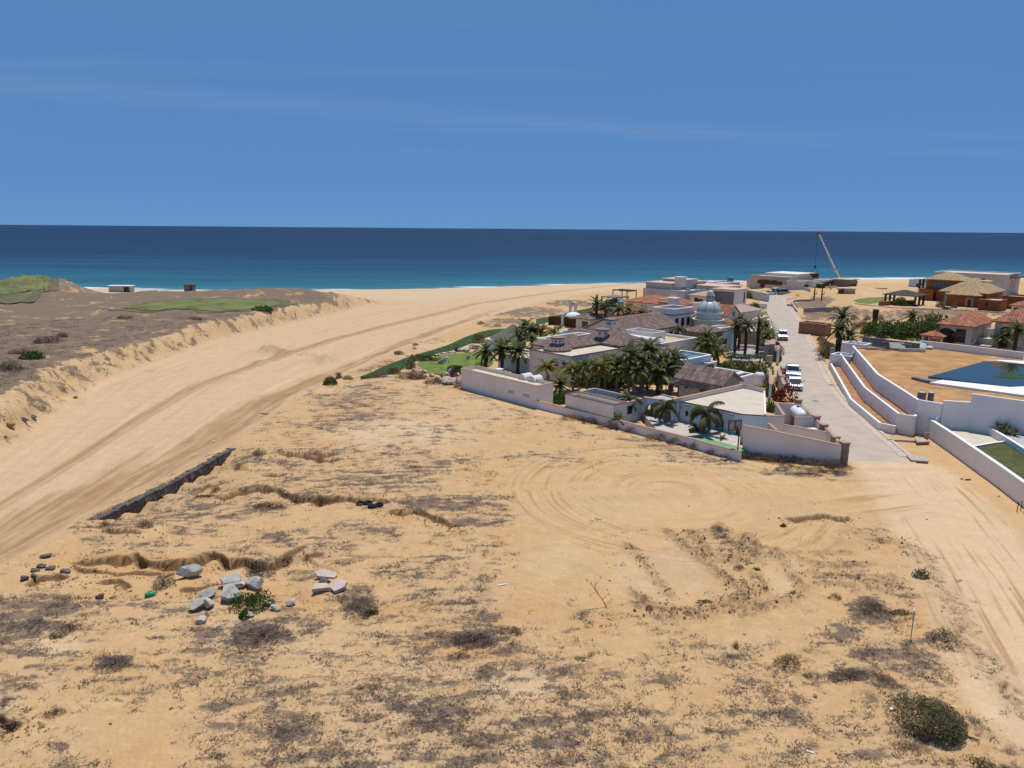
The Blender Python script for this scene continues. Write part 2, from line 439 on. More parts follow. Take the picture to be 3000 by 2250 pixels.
MOUNDS = [  # pixel, height, radius m
    (z6(1765, 590), 1.5, 3.2), (z6(2110, 640), 1.3, 3.0), (z6(2000, 590), .6, 1.6), (z6(1690, 650), .5, 2.0), (z6(1510, 750), .5, 2.2), (z6(530, 885), .5, 1.6),
    (z7(700, 700), .5, 3.5), (z7(1000, 620), .35, 3.0), (z7(1590, 240), .4, 2.5), (z8(600, 520), .3, 8.0), (z12(2150, 480), .5, 2.5),
    (z12(1540, 560), .35, 1.0), (z12(1480, 920), .35, 1.2), (z12(1330, 445), .3, .9),
    (z11(1640, 1350), .5, 3.0), (z11(1170, 1170), .25, .8), (z9(1500, 280), .35, 2.2), (z9(2130, 270), .3, 1.8),
    (z15(1950, 960), 1.6, 7), (z15(1750, 1100), 1.0, 6),
    (z6(150, 230), 5.5, 26), (z6(330, 230), 3.0, 14), (z6(60, 300), 2.5, 22),
    (z6(1350, 330), 1.6, 28), (z6(1850, 300), 1.8, 20), (z6(950, 300), 1.0, 18),
    (z6(300, 520), .9, 12), (z6(700, 430), .8, 14), (z6(1100, 420), .6, 12),
]
def feat(lst, x):  # world polylines of a pixel feature list
    return [(wp(f, *pp), h, w) for f, pp, h, w in lst]
_SC = feat(SCARPS, 0); _BE = feat(BERMS, 0)
_MO = [(P(*p)[0], P(*p)[1], h, r) for p, h, r in MOUNDS]
VILLA_EDGE = [(60, 22), (63, 22), (80, 2.5), (93, -6.5), (101, -14), (113, -12), (128, -7), (160, 8), (200, 27), (240, 48)]
def villa_x(y): return np.interp(y, [p[0] for p in VILLA_EDGE], [p[1] for p in VILLA_EDGE])

def HC(x, y):                                # coarse terrain
    x = np.asarray(x, np.float32); y = np.asarray(y, np.float32)
    xl = np.interp(y, XL[:, 0], XL[:, 1]); xr = np.interp(y, XR[:, 0], XR[:, 1]); ys = np.interp(x, SHORE[:, 0], SHORE[:, 1])
    gul = fbm(x * .22 + y * .05, y * .22, 4, 3)
    bw = 5.5 + 3 * np.clip(gul, -1, 1)
    left = sst(0, 1, (xl - x) / bw) * sst(235, 190, y)
    wash = sst(1.5, -4.5, x - xr + 1.5 * fbm(x * .12, y * .12, 3, 8)) * (1 - left)
    z = 0.12 * fbm(x * .06, y * .06, 3, 1) - 1.1 * wash
    z = z + left * (2.1 + 1.3 * fbm(x * .035, y * .035, 4, 5) + .35 * fbm(x * .2, y * .2, 3, 6))
    bankm = left * (1 - left) * 4
    z = z + bankm * (.55 * fbm(x * .5, y * .5, 4, 14) + .3 * fbm(x * 1.4, y * 1.4, 3, 15))
    # right-hand rise behind the street
    rr = road_r(y)
    rise = sst(4, 16, x - rr) * sst(112, 128, y) * sst(300, 250, y)
    z = z + 1.5 * rise + rise * .25 * fbm(x * .15, y * .15, 4, 21)
    # beach slope down to the sea
    sd = ys - y
    bz = SEA_Z + np.clip(sd, -200, 120) * .038
    bz = np.where(sd < 0, SEA_Z + sd * .08, bz)
    k = .35
    z2_ = np.minimum(z, bz + .0)
    far = sst(150, 40, sd)
    dune = np.maximum(z - (-1.1), 0) * sst(25, 90, sd)
    z = np.where(sd < 120, np.minimum(z, bz + dune + .05 * fbm(x * .05, y * .2, 3, 4)), z)
    for mx_, my_, h, r in _MO:
        d2 = ((x - mx_) ** 2 + (y - my_) ** 2) / (r * r)
        z = z + h * np.exp(-d2 * 1.6) * (1 + .25 * (pn(x * 1.2 / r * 3, y * 1.2 / r * 3, 2)))
    # building land and the street are level
    flat = sst(-1.0, 2.5, x - villa_x(y)) * sst(58.5, 61.0, y + .35 * (x - 22) * (x < 22)) * sst(250, 225, y) * sst(11, 7, x - rr)
    z = z * (1 - flat) + (-.04) * flat
    # the dip behind the half-buried stone wall
    d2 = ((x + 26) / 9) ** 2 + ((y - 52) / 11) ** 2
    z = z - .75 * np.exp(-d2 * 1.3) * sst(-33, -27, x)
    return z

def HT(x, y):                                # full terrain
    x = np.asarray(x, np.float32); y = np.asarray(y, np.float32)
    z = HC(x, y)
    wx = x + .30 * fbm(x * .7, y * .7, 2, 31); wy = y + .30 * fbm(x * .7, y * .7, 2, 32)
    for pts, h, L in _SC:
        if h == 0: continue
        xs = [p[0] for p in pts]; ys_ = [p[1] for p in pts]
        m = (x > min(xs) - 8) & (x < max(xs) + 8) & (y > min(ys_) - 8) & (y < max(ys_) + 4)
        if not m.any(): continue
        d, s, g, tot = dline(wx[m], wy[m], pts)
        end = sst(0, .12 * tot + .3, s) * sst(0, .12 * tot + .3, tot - s)
        hh = .92 * h * (.7 + .5 * pn(s * .7, s * 0, 40)) * end
        z[m] -= hh * sst(-.03, .10, g) * np.exp(-np.maximum(g, 0) / L)
        z[m] += .18 * hh * np.exp(-np.abs(g + .25) * 2.5)
    for pts, h, w in _BE:
        xs = [p[0] for p in pts]; ys_ = [p[1] for p in pts]
        m = (x > min(xs) - 4) & (x < max(xs) + 4) & (y > min(ys_) - 4) & (y < max(ys_) + 4)
        if not m.any(): continue
        d, s, g, tot = dline(x[m], y[m], pts)
        end = sst(0, .5, s + .2) * sst(0, .5, tot - s + .2)
        q = (d / w)
        z[m] += 1.0 * h * end * np.exp(-q * q) * (.75 + .9 * fbm(x[m] * 2.6, y[m] * 2.6, 3, 50))
        z[m] += .10 * end * np.exp(-(q / 2.2) ** 2) * np.maximum(0, fbm(x[m] * 3.5, y[m] * 3.5, 2, 51))
    return z

# ---- the sheet: rings and spokes round the survey point, fine where the land is near
ang = np.concatenate([np.linspace(-180, -41, 40, endpoint=False), np.linspace(-41, 41, 1040), np.linspace(41, 180, 41)[1:-1]])
ang = np.radians(ang)
dep = np.radians(np.concatenate([np.linspace(89, 43, 14, endpoint=False), np.linspace(43, 3.35, 640)]))
rad = CAMH / np.tan(dep)
rad = np.concatenate([rad, rad[-1] * 1.12 ** np.arange(1, 26)])
A, Rr = np.meshgrid(ang, rad)
GX = (np.sin(A) * Rr).ravel().astype(np.float32); GY = (np.cos(A) * Rr).ravel().astype(np.float32)
NA, NR = len(ang), len(rad)
GZ = HT(GX, GY)
near = sst(95, 60, np.hypot(GX, GY))

# ---- what lies on the sand
_nb = .35 * fbm(GX * .8, GY * .8, 3, 60)
def blob(f, px, py, rx, ry, x=GX, y=GY):     # soft ellipse 0..1, given in survey pixels; returns the index it touches and its weight
    zg = 0.0
    if f in (z4, z14, z15, z21, z6):
        for k in range(6):
            q = P(*f(px, py), zg); zg = .4 * zg + .6 * float(HC(np.array([q.x]), np.array([q.y]))[0])
    c = P(*f(px, py), zg); a = P(*f(px + rx, py), zg) - c; b = (P(*f(px, py - ry), zg) - P(*f(px, py + ry), zg)) * .5
    det = a.x * b.y - a.y * b.x; R_ = 1.8 * (a.length + b.length)
    m = np.nonzero((np.abs(x - c.x) < R_) & (np.abs(y - c.y) < R_))[0]; x = x[m]; y = y[m]
    u = ((x - c.x) * b.y - (y - c.y) * b.x) / det; v = (-(x - c.x) * a.y + (y - c.y) * a.x) / det
    return m, sst(1.25, .55, np.sqrt(u * u + v * v) + _nb[m])
xl_ = np.interp(GY, XL[:, 0], XL[:, 1]); xr_ = np.interp(GY, XR[:, 0], XR[:, 1]); ysh = np.interp(GX, SHORE[:, 0], SHORE[:, 1])
n1 = fbm(GX * .05, GY * .05, 4, 70); n2 = fbm(GX * .3, GY * .3, 4, 71); n3 = fbm(GX * 1.5, GY * 1.5, 3, 72)
nl = fbm(GX * .11 + 3, GY * .11, 4, 73) * 1.3
leftm = sst(0, 1.5, xl_ - 4.5 - 2.5 * n2 - GX) * np.maximum(sst(245, 205, GY), sst(-100, -125, GX) * sst(290, 260, GY))
washm = sst(1.0, -2, GX - xr_ + 2 * n1) * (1 - leftm)
villam = sst(-1, 1, GX - villa_x(GY)) * sst(60, 62, GY)
beach = sst(105, 70, ysh - GY)
def bl(lst, gen):
    out = np.zeros_like(GX)
    for (f, px, py, rx, ry, s) in lst:
        m, w = blob(f, px, py, rx, ry); out[m] = np.maximum(out[m], s * w)
    return out
nd = fbm(GX * .17, GY * .17, 4, 74)
scrub = leftm * np.clip(1.12 + .4 * n1 + .85 * nd + .45 * n2, 0, 1.35)
scrub = np.maximum(scrub, sst(0, 1, (xl_ - GX) / 2) * sst(245, 205, GY) * np.clip(.52 + .9 * n2, 0, .95))
lotm = (1 - leftm) * (1 - washm) * sst(62, 58, GY + 0 * GX) + (1 - leftm) * (1 - washm) * sst(58, 62, GY) * (1 - villam)
lotm = np.clip(lotm, 0, 1) * sst(140, 110, GY)
fore = sst(41, 33, GY - .15 * np.abs(GX))                       # nearest ground
scrub = np.maximum(scrub, lotm * fore * np.clip(.50 + .40 * nl + .36 * n2, 0, .9))
scrub = np.maximum(scrub, lotm * (1 - fore) * np.clip(.34 + .40 * nl + .38 * n2 + .16 * sst(5, -20, GX), 0, .8))
SB = [(z7, 700, 620, 330, 110, .8), (z7, 1150, 520, 420, 90, .6), (z7, 1700, 480, 170, 55, .85), (z7, 1900, 330, 330, 90, .6), (z7, 1600, 200, 150, 70, .8),
      (z7, 250, 1150, 330, 110, 1.0), (z7, 100, 1300, 330, 120, .95), (z9, 150, 640, 300, 110, .7), (z9, 120, 900, 260, 90, .6), (z7, 1250, 650, 300, 60, .6), (z7, 1780, 700, 130, 35, .8), (z7, 650, 720, 160, 60, .85),
      (z7, 1680, 930, 130, 40, .9), (z7, 1950, 950, 130, 50, .8), (z7, 1650, 1330, 220, 120, .92), (z7, 1350, 1320, 150, 60, .7), (z9, 740, 750, 170, 55, .9), (z9, 400, 540, 140, 60, .75), (z9, 1050, 600, 130, 40, .7), (z9, 380, 1290, 100, 40, .8), (z9, 1980, 1190, 240, 110, .8),
      (z8, 450, 780, 520, 90, .72), (z8, 800, 950, 600, 45, .95), (z8, 1150, 1060, 330, 35, .92), (z8, 1000, 900, 420, 25, .85), (z8, 700, 480, 420, 120, .42), (z8, 200, 420, 250, 90, .6), (z8, 1150, 420, 500, 90, .38), (z8, 1600, 360, 420, 60, .55), (z8, 1000, 1180, 300, 80, .45), (z8, 700, 1380, 420, 90, .58), (z8, 350, 1290, 320, 25, .6), (z8, 950, 1300, 380, 25, .65), (z8, 500, 1120, 120, 30, .7),
      (z10, 110, 350, 140, 110, .95), (z10, 850, 600, 290, 80, .95), (z10, 1100, 540, 140, 35, .8), (z10, 330, 610, 110, 40, .8), (z10, 1050, 760, 500, 60, .5), (z10, 700, 1180, 900, 190, .62), (z10, 1500, 1180, 500, 160, .6), (z10, 1850, 850, 500, 80, .5), (z10, 700, 330, 420, 120, .55),
      (z11, 1210, 650, 170, 120, 1.0), (z11, 1000, 780, 180, 60, .95), (z11, 1680, 800, 150, 70, 1.0), (z11, 1500, 950, 430, 130, .8), (z11, 1250, 930, 260, 70, .78), (z11, 1080, 1060, 190, 55, 1.0), (z11, 1330, 1150, 160, 50, .95), (z11, 1850, 950, 180, 140, .8), (z11, 350, 960, 130, 45, .7), (z11, 650, 1100, 90, 40, .7), (z11, 950, 1290, 180, 40, .6), (z11, 100, 1500, 380, 150, .6), (z11, 1950, 1350, 150, 150, .6), (z11, 1300, 1590, 150, 30, .7), (z11, 1500, 1500, 160, 60, .75), (z11, 1300, 210, 200, 30, .5), (z11, 900, 270, 260, 20, .6), (z11, 1000, 350, 220, 25, .6), (z11, 1050, 430, 280, 25, .6),
      (z3, 1600, 960, 420, 60, .85), (z3, 1000, 850, 400, 50, .75), (z3, 500, 730, 450, 45, .7), (z3, 100, 650, 250, 30, .7), (z12, 1900, 70, 330, 60, .7), (z8, 1300, 250, 400, 30, .6),
      (z1, 800, 490, 480, 70, .75), (z1, 560, 600, 260, 40, .7), (z1, 1250, 400, 300, 50, .7), (z1, 400, 640, 120, 30, .55),
      (z15, 1000, 1280, 420, 70, .97), (z15, 1250, 1430, 500, 80, .85), (z15, 1000, 1500, 230, 60, .8), (z4, 1400, 560, 700, 60, .75), (z4, 800, 600, 300, 60, .6), (z15, 720, 1160, 150, 20, .6)]
scrub = np.maximum(scrub, bl(SB, 0) * np.clip(.98 + .3 * n2, .5, 1.2))
CLEAR = [(z9, 900, 1200, 420, 230, .85), (z9, 1900, 780, 180, 90, .5), (z12, 500, 700, 260, 250, .9), (z12, 1000, 700, 330, 230, 1), (z12, 900, 200, 800, 170, .95), (z12, 1750, 750, 130, 160, 1), (z11, 450, 700, 480, 180, .9), (z10, 1250, 350, 260, 240, .75), (z8, 1600, 1100, 300, 400, .85), (z11, 1000, 1200, 200, 100, .8), (z7, 800, 1000, 300, 90, .85), (z7, 1900, 620, 400, 40, .4), (z8, 200, 1000, 350, 40, .5), (z12, 1800, 480, 330, 110, .8), (z11, 500, 1500, 200, 100, .4), (z9, 350, 640, 90, 45, .5)]
scrub = scrub * (1 - bl(CLEAR, 0))
# the sandy ways
WAY1 = wp(idf, (2650, 1380), (2760, 1500), (2900, 1700), (3000, 1870), (3150, 2100))
WAY2 = wp(idf, (2760, 1450), (2500, 1445), (2250, 1425), (1950, 1440), (1720, 1450), (1620, 1480))
WAY3 = wp(idf, (1640, 1400), (1850, 1500), (2150, 1510), (2500, 1480), (2720, 1450))
dA, sA, gA, tA = dline(GX, GY, WAY1); dB, sB, gB, tB = dline(GX, GY, WAY2); dC, sC, gC, tC = dline(GX, GY, WAY3)
way = np.maximum(np.maximum(sst(5.2, 3.6, dA + .4 * n3), sst(4.2, 2.2, dB + .6 * n2)), sst(3.5, 1.5, dC + .6 * n2))
way = np.maximum(way, sst(40, 38, GX) * 0)
wayR = sst(34, 36, GX + .28 * (GY - 62) * 0) * sst(66, 62, GY) * sst(0, 1, GX - (33 - .36 * (62 - GY)))
way = np.maximum(way, wayR)
scrub = scrub * (1 - .95 * way) * (1 - washm * .97 * (1 - sst(0, 1.2, xl_ - GX))) * (1 - .93 * beach * sst(-125, -100, GX)) * (1 - .98 * villam * sst(9, 3, GX - road_r(GY)))
scrub = np.maximum(scrub, bl([(z1, 800, 490, 480, 60, .95), (z1, 560, 590, 240, 40, .9), (z1, 1250, 400, 300, 50, .95), (z1, 420, 640, 140, 30, .8), (z1, 1000, 550, 260, 40, .7), (z13, 500, 560, 300, 90, .45), (z13, 1150, 260, 350, 70, .5), (z15, 1000, 1280, 400, 85, 1.1), (z15, 1250, 1430, 520, 70, 1.0), (z15, 1000, 1500, 230, 60, .9), (z15, 1600, 1420, 500, 60, .9), (z4, 1500, 545, 800, 45, .95), (z4, 900, 580, 350, 60, .85), (z21, 600, 450, 500, 80, .7), (z21, 1700, 380, 500, 70, .8), (z21, 60, 640, 150, 70, .8)], 0) * np.clip(1 + .4 * n2, .5, 1.2))
streak = fbm(GX * .45 + GY * .10, GY * 1.9 - GX * .25, 4, 75)
scrub = scrub + (.75 * np.clip(streak, -.5, .6)) * sst(.12, .4, scrub) * (1 - leftm * .5)
scrub = np.clip(scrub, 0, 1.1)
# turning circle tracks
cc = P(1960, 1440); ccx, ccy = cc.x, cc.y
rc = np.hypot((GX - ccx) / 1.0, (GY - ccy) / 1.0); th = np.arctan2(GY - ccy, GX - ccx)
circ = sst(15.5, 12, rc + .8 * n2) * sst(.6, 1.5, rc)
trackn = fbm(rc * 2.6, th * rc * .10, 4, 80) * circ
trackn = np.where(np.abs(trackn) > 0, trackn, 0)
for d_, s_, t_, w_ in ((gA, sA, tA, sst(6, 3, dA)), (gB, sB, tB, sst(5.5, 3, dB)), (gC, sC, tC, sst(4.5, 2, dC))):
    w_ = w_ * sst(.2, 4, s_) * sst(.2, 4, t_ - s_); trackn = trackn * (1 - w_ * (1 - .6 * circ)) + fbm(d_ * 2.2, s_ * .07, 4, 81) * w_ * (1 - .6 * circ)
un = (GX - xl_) / np.maximum(xr_ - xl_, 4)
washn = fbm(un * 34, GY * .035, 5, 83, .6)
# damp strip along the right side of the wash
uc = np.interp(GY, [20, 40, 52, 60, 75, 95, 120, 150, 180, 210], [.55, .60, .66, .78, .84, .87, .88, .86, .84, .80])
uw = np.interp(GY, [20, 40, 55, 75, 95, 120, 150, 200], [.42, .40, .30, .15, .085, .05, .04, .035])
damp = washm * sst(1.2, .3, np.abs(un - uc + .05 * n1) / uw + .9 * fbm(un * 9, GY * .05, 5, 84, .6) + .25 * n2) * sst(215, 160, GY) * np.clip(.8 + 1.1 * fbm(un * 26, GY * .12, 4, 85), .1, 1)
damp = np.maximum(damp, .85 * washm * sst(.035, .012, np.abs(un - np.interp(GY, [20, 60, 100, 150, 200], [.10, .30, .42, .50, .55]) + .004 * n2)) * (.5 + .5 * pn(un * 60, GY * .03, 3) + .4))
damp = np.maximum(damp, .5 * washm * sst(.02, .006, np.abs(un - np.interp(GY, [20, 60, 100, 150, 200], [.16, .345, .455, .53, .58]))))
damp = np.clip(damp, 0, 1)
C = lambda *c: np.array(c, np.float32)
sand, pale, ochre, wsand, dampc = C(.492, .312, .152), C(.545, .392, .235), C(.475, .272, .112), C(.515, .36, .215), C(.325, .19, .09)
g = np.zeros((len(GX), 3), np.float32) + sand
def mixc(m, c):
    global g
    m = np.clip(m, 0, 1)[:, None]; g = g * (1 - m) + c * m
mixc(.55 * sst(-.1, .5, n1) + .3 * sst(0, .6, n2), pale)
mixc(lotm * .45 * sst(.0, .5, fbm(GX * .5, GY * 1.1, 4, 91)), C(.41, .27, .145)); mixc(lotm * .35 * sst(.1, .5, fbm(GX * 1.6, GY * 2.4, 3, 92)), C(.60, .42, .24))
mixc(lotm * .55 * sst(.15, .6, fbm(GX * .16, GY * .16, 4, 90)), ochre)
OC = [(z10, 600, 620, 160, 100, .9), (z10, 850, 700, 330, 40, .8), (z10, 850, 900, 120, 50, .9), (z10, 1230, 1010, 60, 35, .9), (z10, 2000, 1220, 200, 50, .6), (z9, 700, 760, 280, 90, .5), (z9, 750, 880, 200, 60, .5), (z11, 1250, 1060, 200, 60, .6), (z11, 1650, 700, 250, 110, .6), (z11, 1500, 240, 250, 90, .5), (z7, 900, 850, 600, 60, .8), (z7, 800, 1060, 330, 60, .6), (z7, 1350, 1020, 320, 60, .7), (z7, 1750, 1100, 250, 120, .6), (z8, 1300, 1250, 220, 250, .35), (z10, 230, 440, 200, 70, .6)]
mixc(bl(OC, 0) * .8, ochre)
PA = [(z8, 600, 480, 420, 110, .7), (z9, 350, 640, 200, 90, .8), (z10, 1150, 900, 330, 110, .7), (z12, 1000, 720, 330, 210, .35), (z12, 1750, 750, 120, 150, .4), (z12, 900, 250, 700, 150, .35), (z1, 700, 300, 700, 80, .5), (z3, 1300, 1000, 500, 30, .7)]
mixc(bl(PA, 0), pale)
mixc(washm, wsand)
mixc(washm * .5 * sst(.02, .45, washn), C(.43, .29, .165)); mixc(washm * .55 * sst(.1, .6, -washn), C(.62, .46, .295))
mixc(beach * .9, C(.53, .385, .245))
bankc = sst(0, 1, (xl_ - GX) / 2) * sst(11, 5, xl_ - GX) * sst(240, 200, GY) * (1 - leftm)
mixc(bankc * .7, C(.53, .345, .17))
mixc(way * .6, C(.52, .335, .172))
wa1 = sst(5.0, 3.4, dA + .5 * n2); mixc(wa1 * .9, C(.575, .41, .25))
mixc(.45 * leftm * sst(.5, 1.1, scrub), C(.17, .13, .10)); mixc(.22 * sst(.3, .9, scrub) + .15 * sst(0, .5, nl) * lotm, C(.36, .25, .165))
mixc(.8 * sst(.05, .45, trackn), C(.37, .21, .09)); mixc(.55 * sst(.05, .5, -trackn), C(.57, .385, .205))
mixc(damp * .95, dampc)
mixc(sst(.5, .0, np.abs(trackn - .25) * 12) * .25 * circ, dampc)
# scarp faces: shade under the lip painted into the sand as a dark band
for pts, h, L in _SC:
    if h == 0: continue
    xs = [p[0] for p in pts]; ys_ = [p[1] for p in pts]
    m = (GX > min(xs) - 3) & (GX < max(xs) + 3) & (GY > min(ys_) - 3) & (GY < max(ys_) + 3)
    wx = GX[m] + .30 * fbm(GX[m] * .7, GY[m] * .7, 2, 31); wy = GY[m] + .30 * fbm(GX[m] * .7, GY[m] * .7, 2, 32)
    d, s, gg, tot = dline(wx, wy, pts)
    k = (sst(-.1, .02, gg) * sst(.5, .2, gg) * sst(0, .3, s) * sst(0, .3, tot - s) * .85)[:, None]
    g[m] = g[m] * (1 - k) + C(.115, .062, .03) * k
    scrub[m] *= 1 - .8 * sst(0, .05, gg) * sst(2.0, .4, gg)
f_berm = [None]
for pts, h, w in _BE:
    xs = [p[0] for p in pts]; ys_ = [p[1] for p in pts]
    m = (GX > min(xs) - 2) & (GX < max(xs) + 2) & (GY > min(ys_) - 2) & (GY < max(ys_) + 2)
    d, s, gg, tot = dline(GX[m], GY[m], pts); q_ = d / w + .5 * n3[m]
    if f_berm[0] is None: f_berm[0] = np.zeros_like(GX)
    f_berm[0][m] = np.maximum(f_berm[0][m], np.exp(-q_ * q_ * 1.5) * (h > .19))
    k = (np.exp(-q_ * q_) * .6 * np.clip(.6 + fbm(GX[m] * 2.2, GY[m] * 2.2, 3, 52), 0, 1))[:, None]
    g[m] = g[m] * (1 - k) + C(.30, .175, .08) * k
    scrub[m] = np.maximum(scrub[m], .55 * np.exp(-q_ * q_))
# fine roughness
GZ += near * (.05 * n3 + .02 * fbm(GX * 4, GY * 4, 3, 95)) * (1 - .6 * way) + .05 * scrub * np.abs(n3) + .03 * trackn * sst(120, 70, GY)
GZ += washm * .06 * washn * sst(220, 120, GY)
clod = bl([(z12, 1540, 560, 70, 70, 1), (z12, 1440, 930, 170, 60, 1), (z12, 1350, 640, 170, 40, 1), (z12, 1460, 800, 130, 50, 1), (z12, 1000, 880, 60, 60, .8), (z12, 1100, 985, 300, 40, .7), (z11, 1300, 210, 250, 60, .5), (z12, 1240, 560, 60, 90, .7)], 0)
GZ += clod * .12 * np.maximum(0, fbm(GX * 3.2, GY * 3.2, 3, 97) + .1)
lane = sst(.2, -.3, GX - road_r(GY)) * sst(-.6, 0, GX - road_l(GY)) * sst(63.2, 64.2, GY)
end_ = sst(1.5, 0, GX - road_r(GY)) * sst(-1.5, 0, GX - road_l(GY)) * sst(59.5, 61, GY) * sst(64.2, 63.2, GY)
GZ = np.maximum(GZ, .075 * end_ - (1 - end_) * 9)
GZ = np.where(lane > .01, np.minimum(GZ, -.10 * lane + GZ * (1 - lane)), GZ)

_G2 = GZ.reshape(NR, NA)
def groundv(x, y):                           # height of the finished sheet
    x = np.asarray(x, float); y = np.asarray(y, float); a = np.arctan2(x, y); r = np.clip(np.hypot(x, y), rad[0], rad[-2])
    i = np.clip(np.searchsorted(rad, r) - 1, 0, NR - 2); j = np.clip(np.searchsorted(ang, a) - 1, 0, NA - 2)
    u = (r - rad[i]) / (rad[i + 1] - rad[i]); v = (a - ang[j]) / (ang[j + 1] - ang[j])
    return (_G2[i, j] * (1 - v) + _G2[i, j + 1] * v) * (1 - u) + (_G2[i + 1, j] * (1 - v) + _G2[i + 1, j + 1] * v) * u
def ground(x, y): return float(groundv(x, y))
def PT(px, py):                              # pixel -> point on the terrain
    z = 0.0
    for k in range(12):
        q = P(px, py, z); z = .5 * z + .5 * ground(q.x, q.y)
    q = P(px, py, z); q.z = ground(q.x, q.y)
    return q
gm = bpy.data.meshes.new('ground')
idx = np.arange(NA * NR).reshape(NR, NA)
a0 = idx[:-1, :]; b0 = idx[1:, :]
q = np.stack([a0[:, :-1], a0[:, 1:], b0[:, 1:], b0[:, :-1]], -1)[:, :, ::-1].reshape(-1, 4)
qw = np.stack([a0[:, -1], a0[:, 0], b0[:, 0], b0[:, -1]], -1)[:, ::-1]
q = np.concatenate([q, qw])
gm.vertices.add(NA * NR); gm.vertices.foreach_set('co', np.stack([GX, GY, GZ], -1).ravel())
gm.loops.add(q.size); gm.loops.foreach_set('vertex_index', q.ravel().astype(np.int32))
gm.polygons.add(len(q)); gm.polygons.foreach_set('loop_start', np.arange(0, q.size, 4, dtype=np.int32))
gm.update(calc_edges=True)
gm.polygons.foreach_set('use_smooth', np.ones(len(q), bool))
at = gm.attributes.new('earth_colour', 'FLOAT_COLOR', 'POINT')
at.data.foreach_set('color', np.concatenate([g, np.ones((len(g), 1), np.float32)], 1).ravel())
at = gm.attributes.new('scrub_cover', 'FLOAT', 'POINT'); at.data.foreach_set('value', scrub.astype(np.float32))
gm.update()

def ground_material():
    m = bpy.data.materials.new('sand_ground'); m.use_nodes = True
    t = m.node_tree; b = t.nodes['Principled BSDF']; L = t.links
    b.inputs['Roughness'].default_value = .95; b.inputs['Specular IOR Level'].default_value = .1
    ac = _n(t, 'ShaderNodeAttribute', attribute_name='earth_colour'); sc = _n(t, 'ShaderNodeAttribute', attribute_name='scrub_cover')
    tc = _n(t, 'ShaderNodeTexCoord')
    def noise(scale, det, rough, st=(1, 1, 1), rot=0):
        mp = _n(t, 'ShaderNodeMapping'); mp.inputs['Scale'].default_value = st; mp.inputs['Rotation'].default_value = (0, 0, rot)
        L.new(tc.outputs['Object'], mp.inputs[0])
        n = _n(t, 'ShaderNodeTexNoise'); n.inputs['Scale'].default_value = scale; n.inputs['Detail'].default_value = det; n.inputs['Roughness'].default_value = rough
        L.new(mp.outputs[0], n.inputs['Vector']); return n.outputs[0]
    def mth(op, a, b_=None, c=None, clamp=False):
        n = _n(t, 'ShaderNodeMath', operation=op, use_clamp=clamp)
        for i, v in enumerate((a, b_, c)):
            if v is None: continue
            if isinstance(v, (int, float)): n.inputs[i].default_value = v
            else: L.new(v, n.inputs[i])
        return n.outputs[0]
    fine = noise(5.0, 8, .7); mid = noise(.7, 6, .6)
    val = mth('ADD', mth('MULTIPLY', mth('SUBTRACT', fine, .5), .55), mth('ADD', mth('MULTIPLY', mth('SUBTRACT', mid, .5), .35), 1.0))
    hv = _n(t, 'ShaderNodeHueSaturation'); L.new(ac.outputs['Color'], hv.inputs['Color']); L.new(val, hv.inputs['Value'])
    # creeping dry mats with ragged edges
    mat1 = noise(1.5, 9, .68, (1, 1.0, 1), .35)
    mat2 = noise(5.0, 6, .7, (.8, 1.2, 1), .35)
    mm = mth('ADD', mth('MULTIPLY', mat1, .68), mth('MULTIPLY', mat2, .32))
    k = mth('ADD', mth('SUBTRACT', mm, .5), mth('MULTIPLY', mth('SUBTRACT', sc.outputs['Fac'], .585), .37))
    mask = mth('MULTIPLY', k, 9, clamp=True)
    cov = mth('MULTIPLY', mask, .82)
    dry = _n(t, 'ShaderNodeMix', data_type='RGBA'); dry.inputs['A'].default_value = (.088, .064, .051, 1); dry.inputs['B'].default_value = (.205, .15, .112, 1)
    L.new(noise(2.6, 6, .7), dry.inputs['Factor'])
    mixn = _n(t, 'ShaderNodeMix', data_type='RGBA')
    L.new(cov, mixn.inputs['Factor']); L.new(hv.outputs[0], mixn.inputs['A']); L.new(dry.outputs['Result'], mixn.inputs['B'])
    L.new(mixn.outputs['Result'], b.inputs['Base Color'])
    h = mth('ADD', mth('MULTIPLY', fine, .6), mth('ADD', mth('MULTIPLY', mask, .7), mth('MULTIPLY', mid, .5)))
    bp = _n(t, 'ShaderNodeBump'); bp.inputs['Strength'].default_value = .55; bp.inputs['Distance'].default_value = .12
    L.new(h, bp.inputs['Height']); L.new(bp.outputs[0], b.inputs['Normal'])
    return m
go = bpy.data.objects.new('ground', gm); COL.objects.link(go); gm.materials.append(ground_material()); go['kind'] = 'structure'

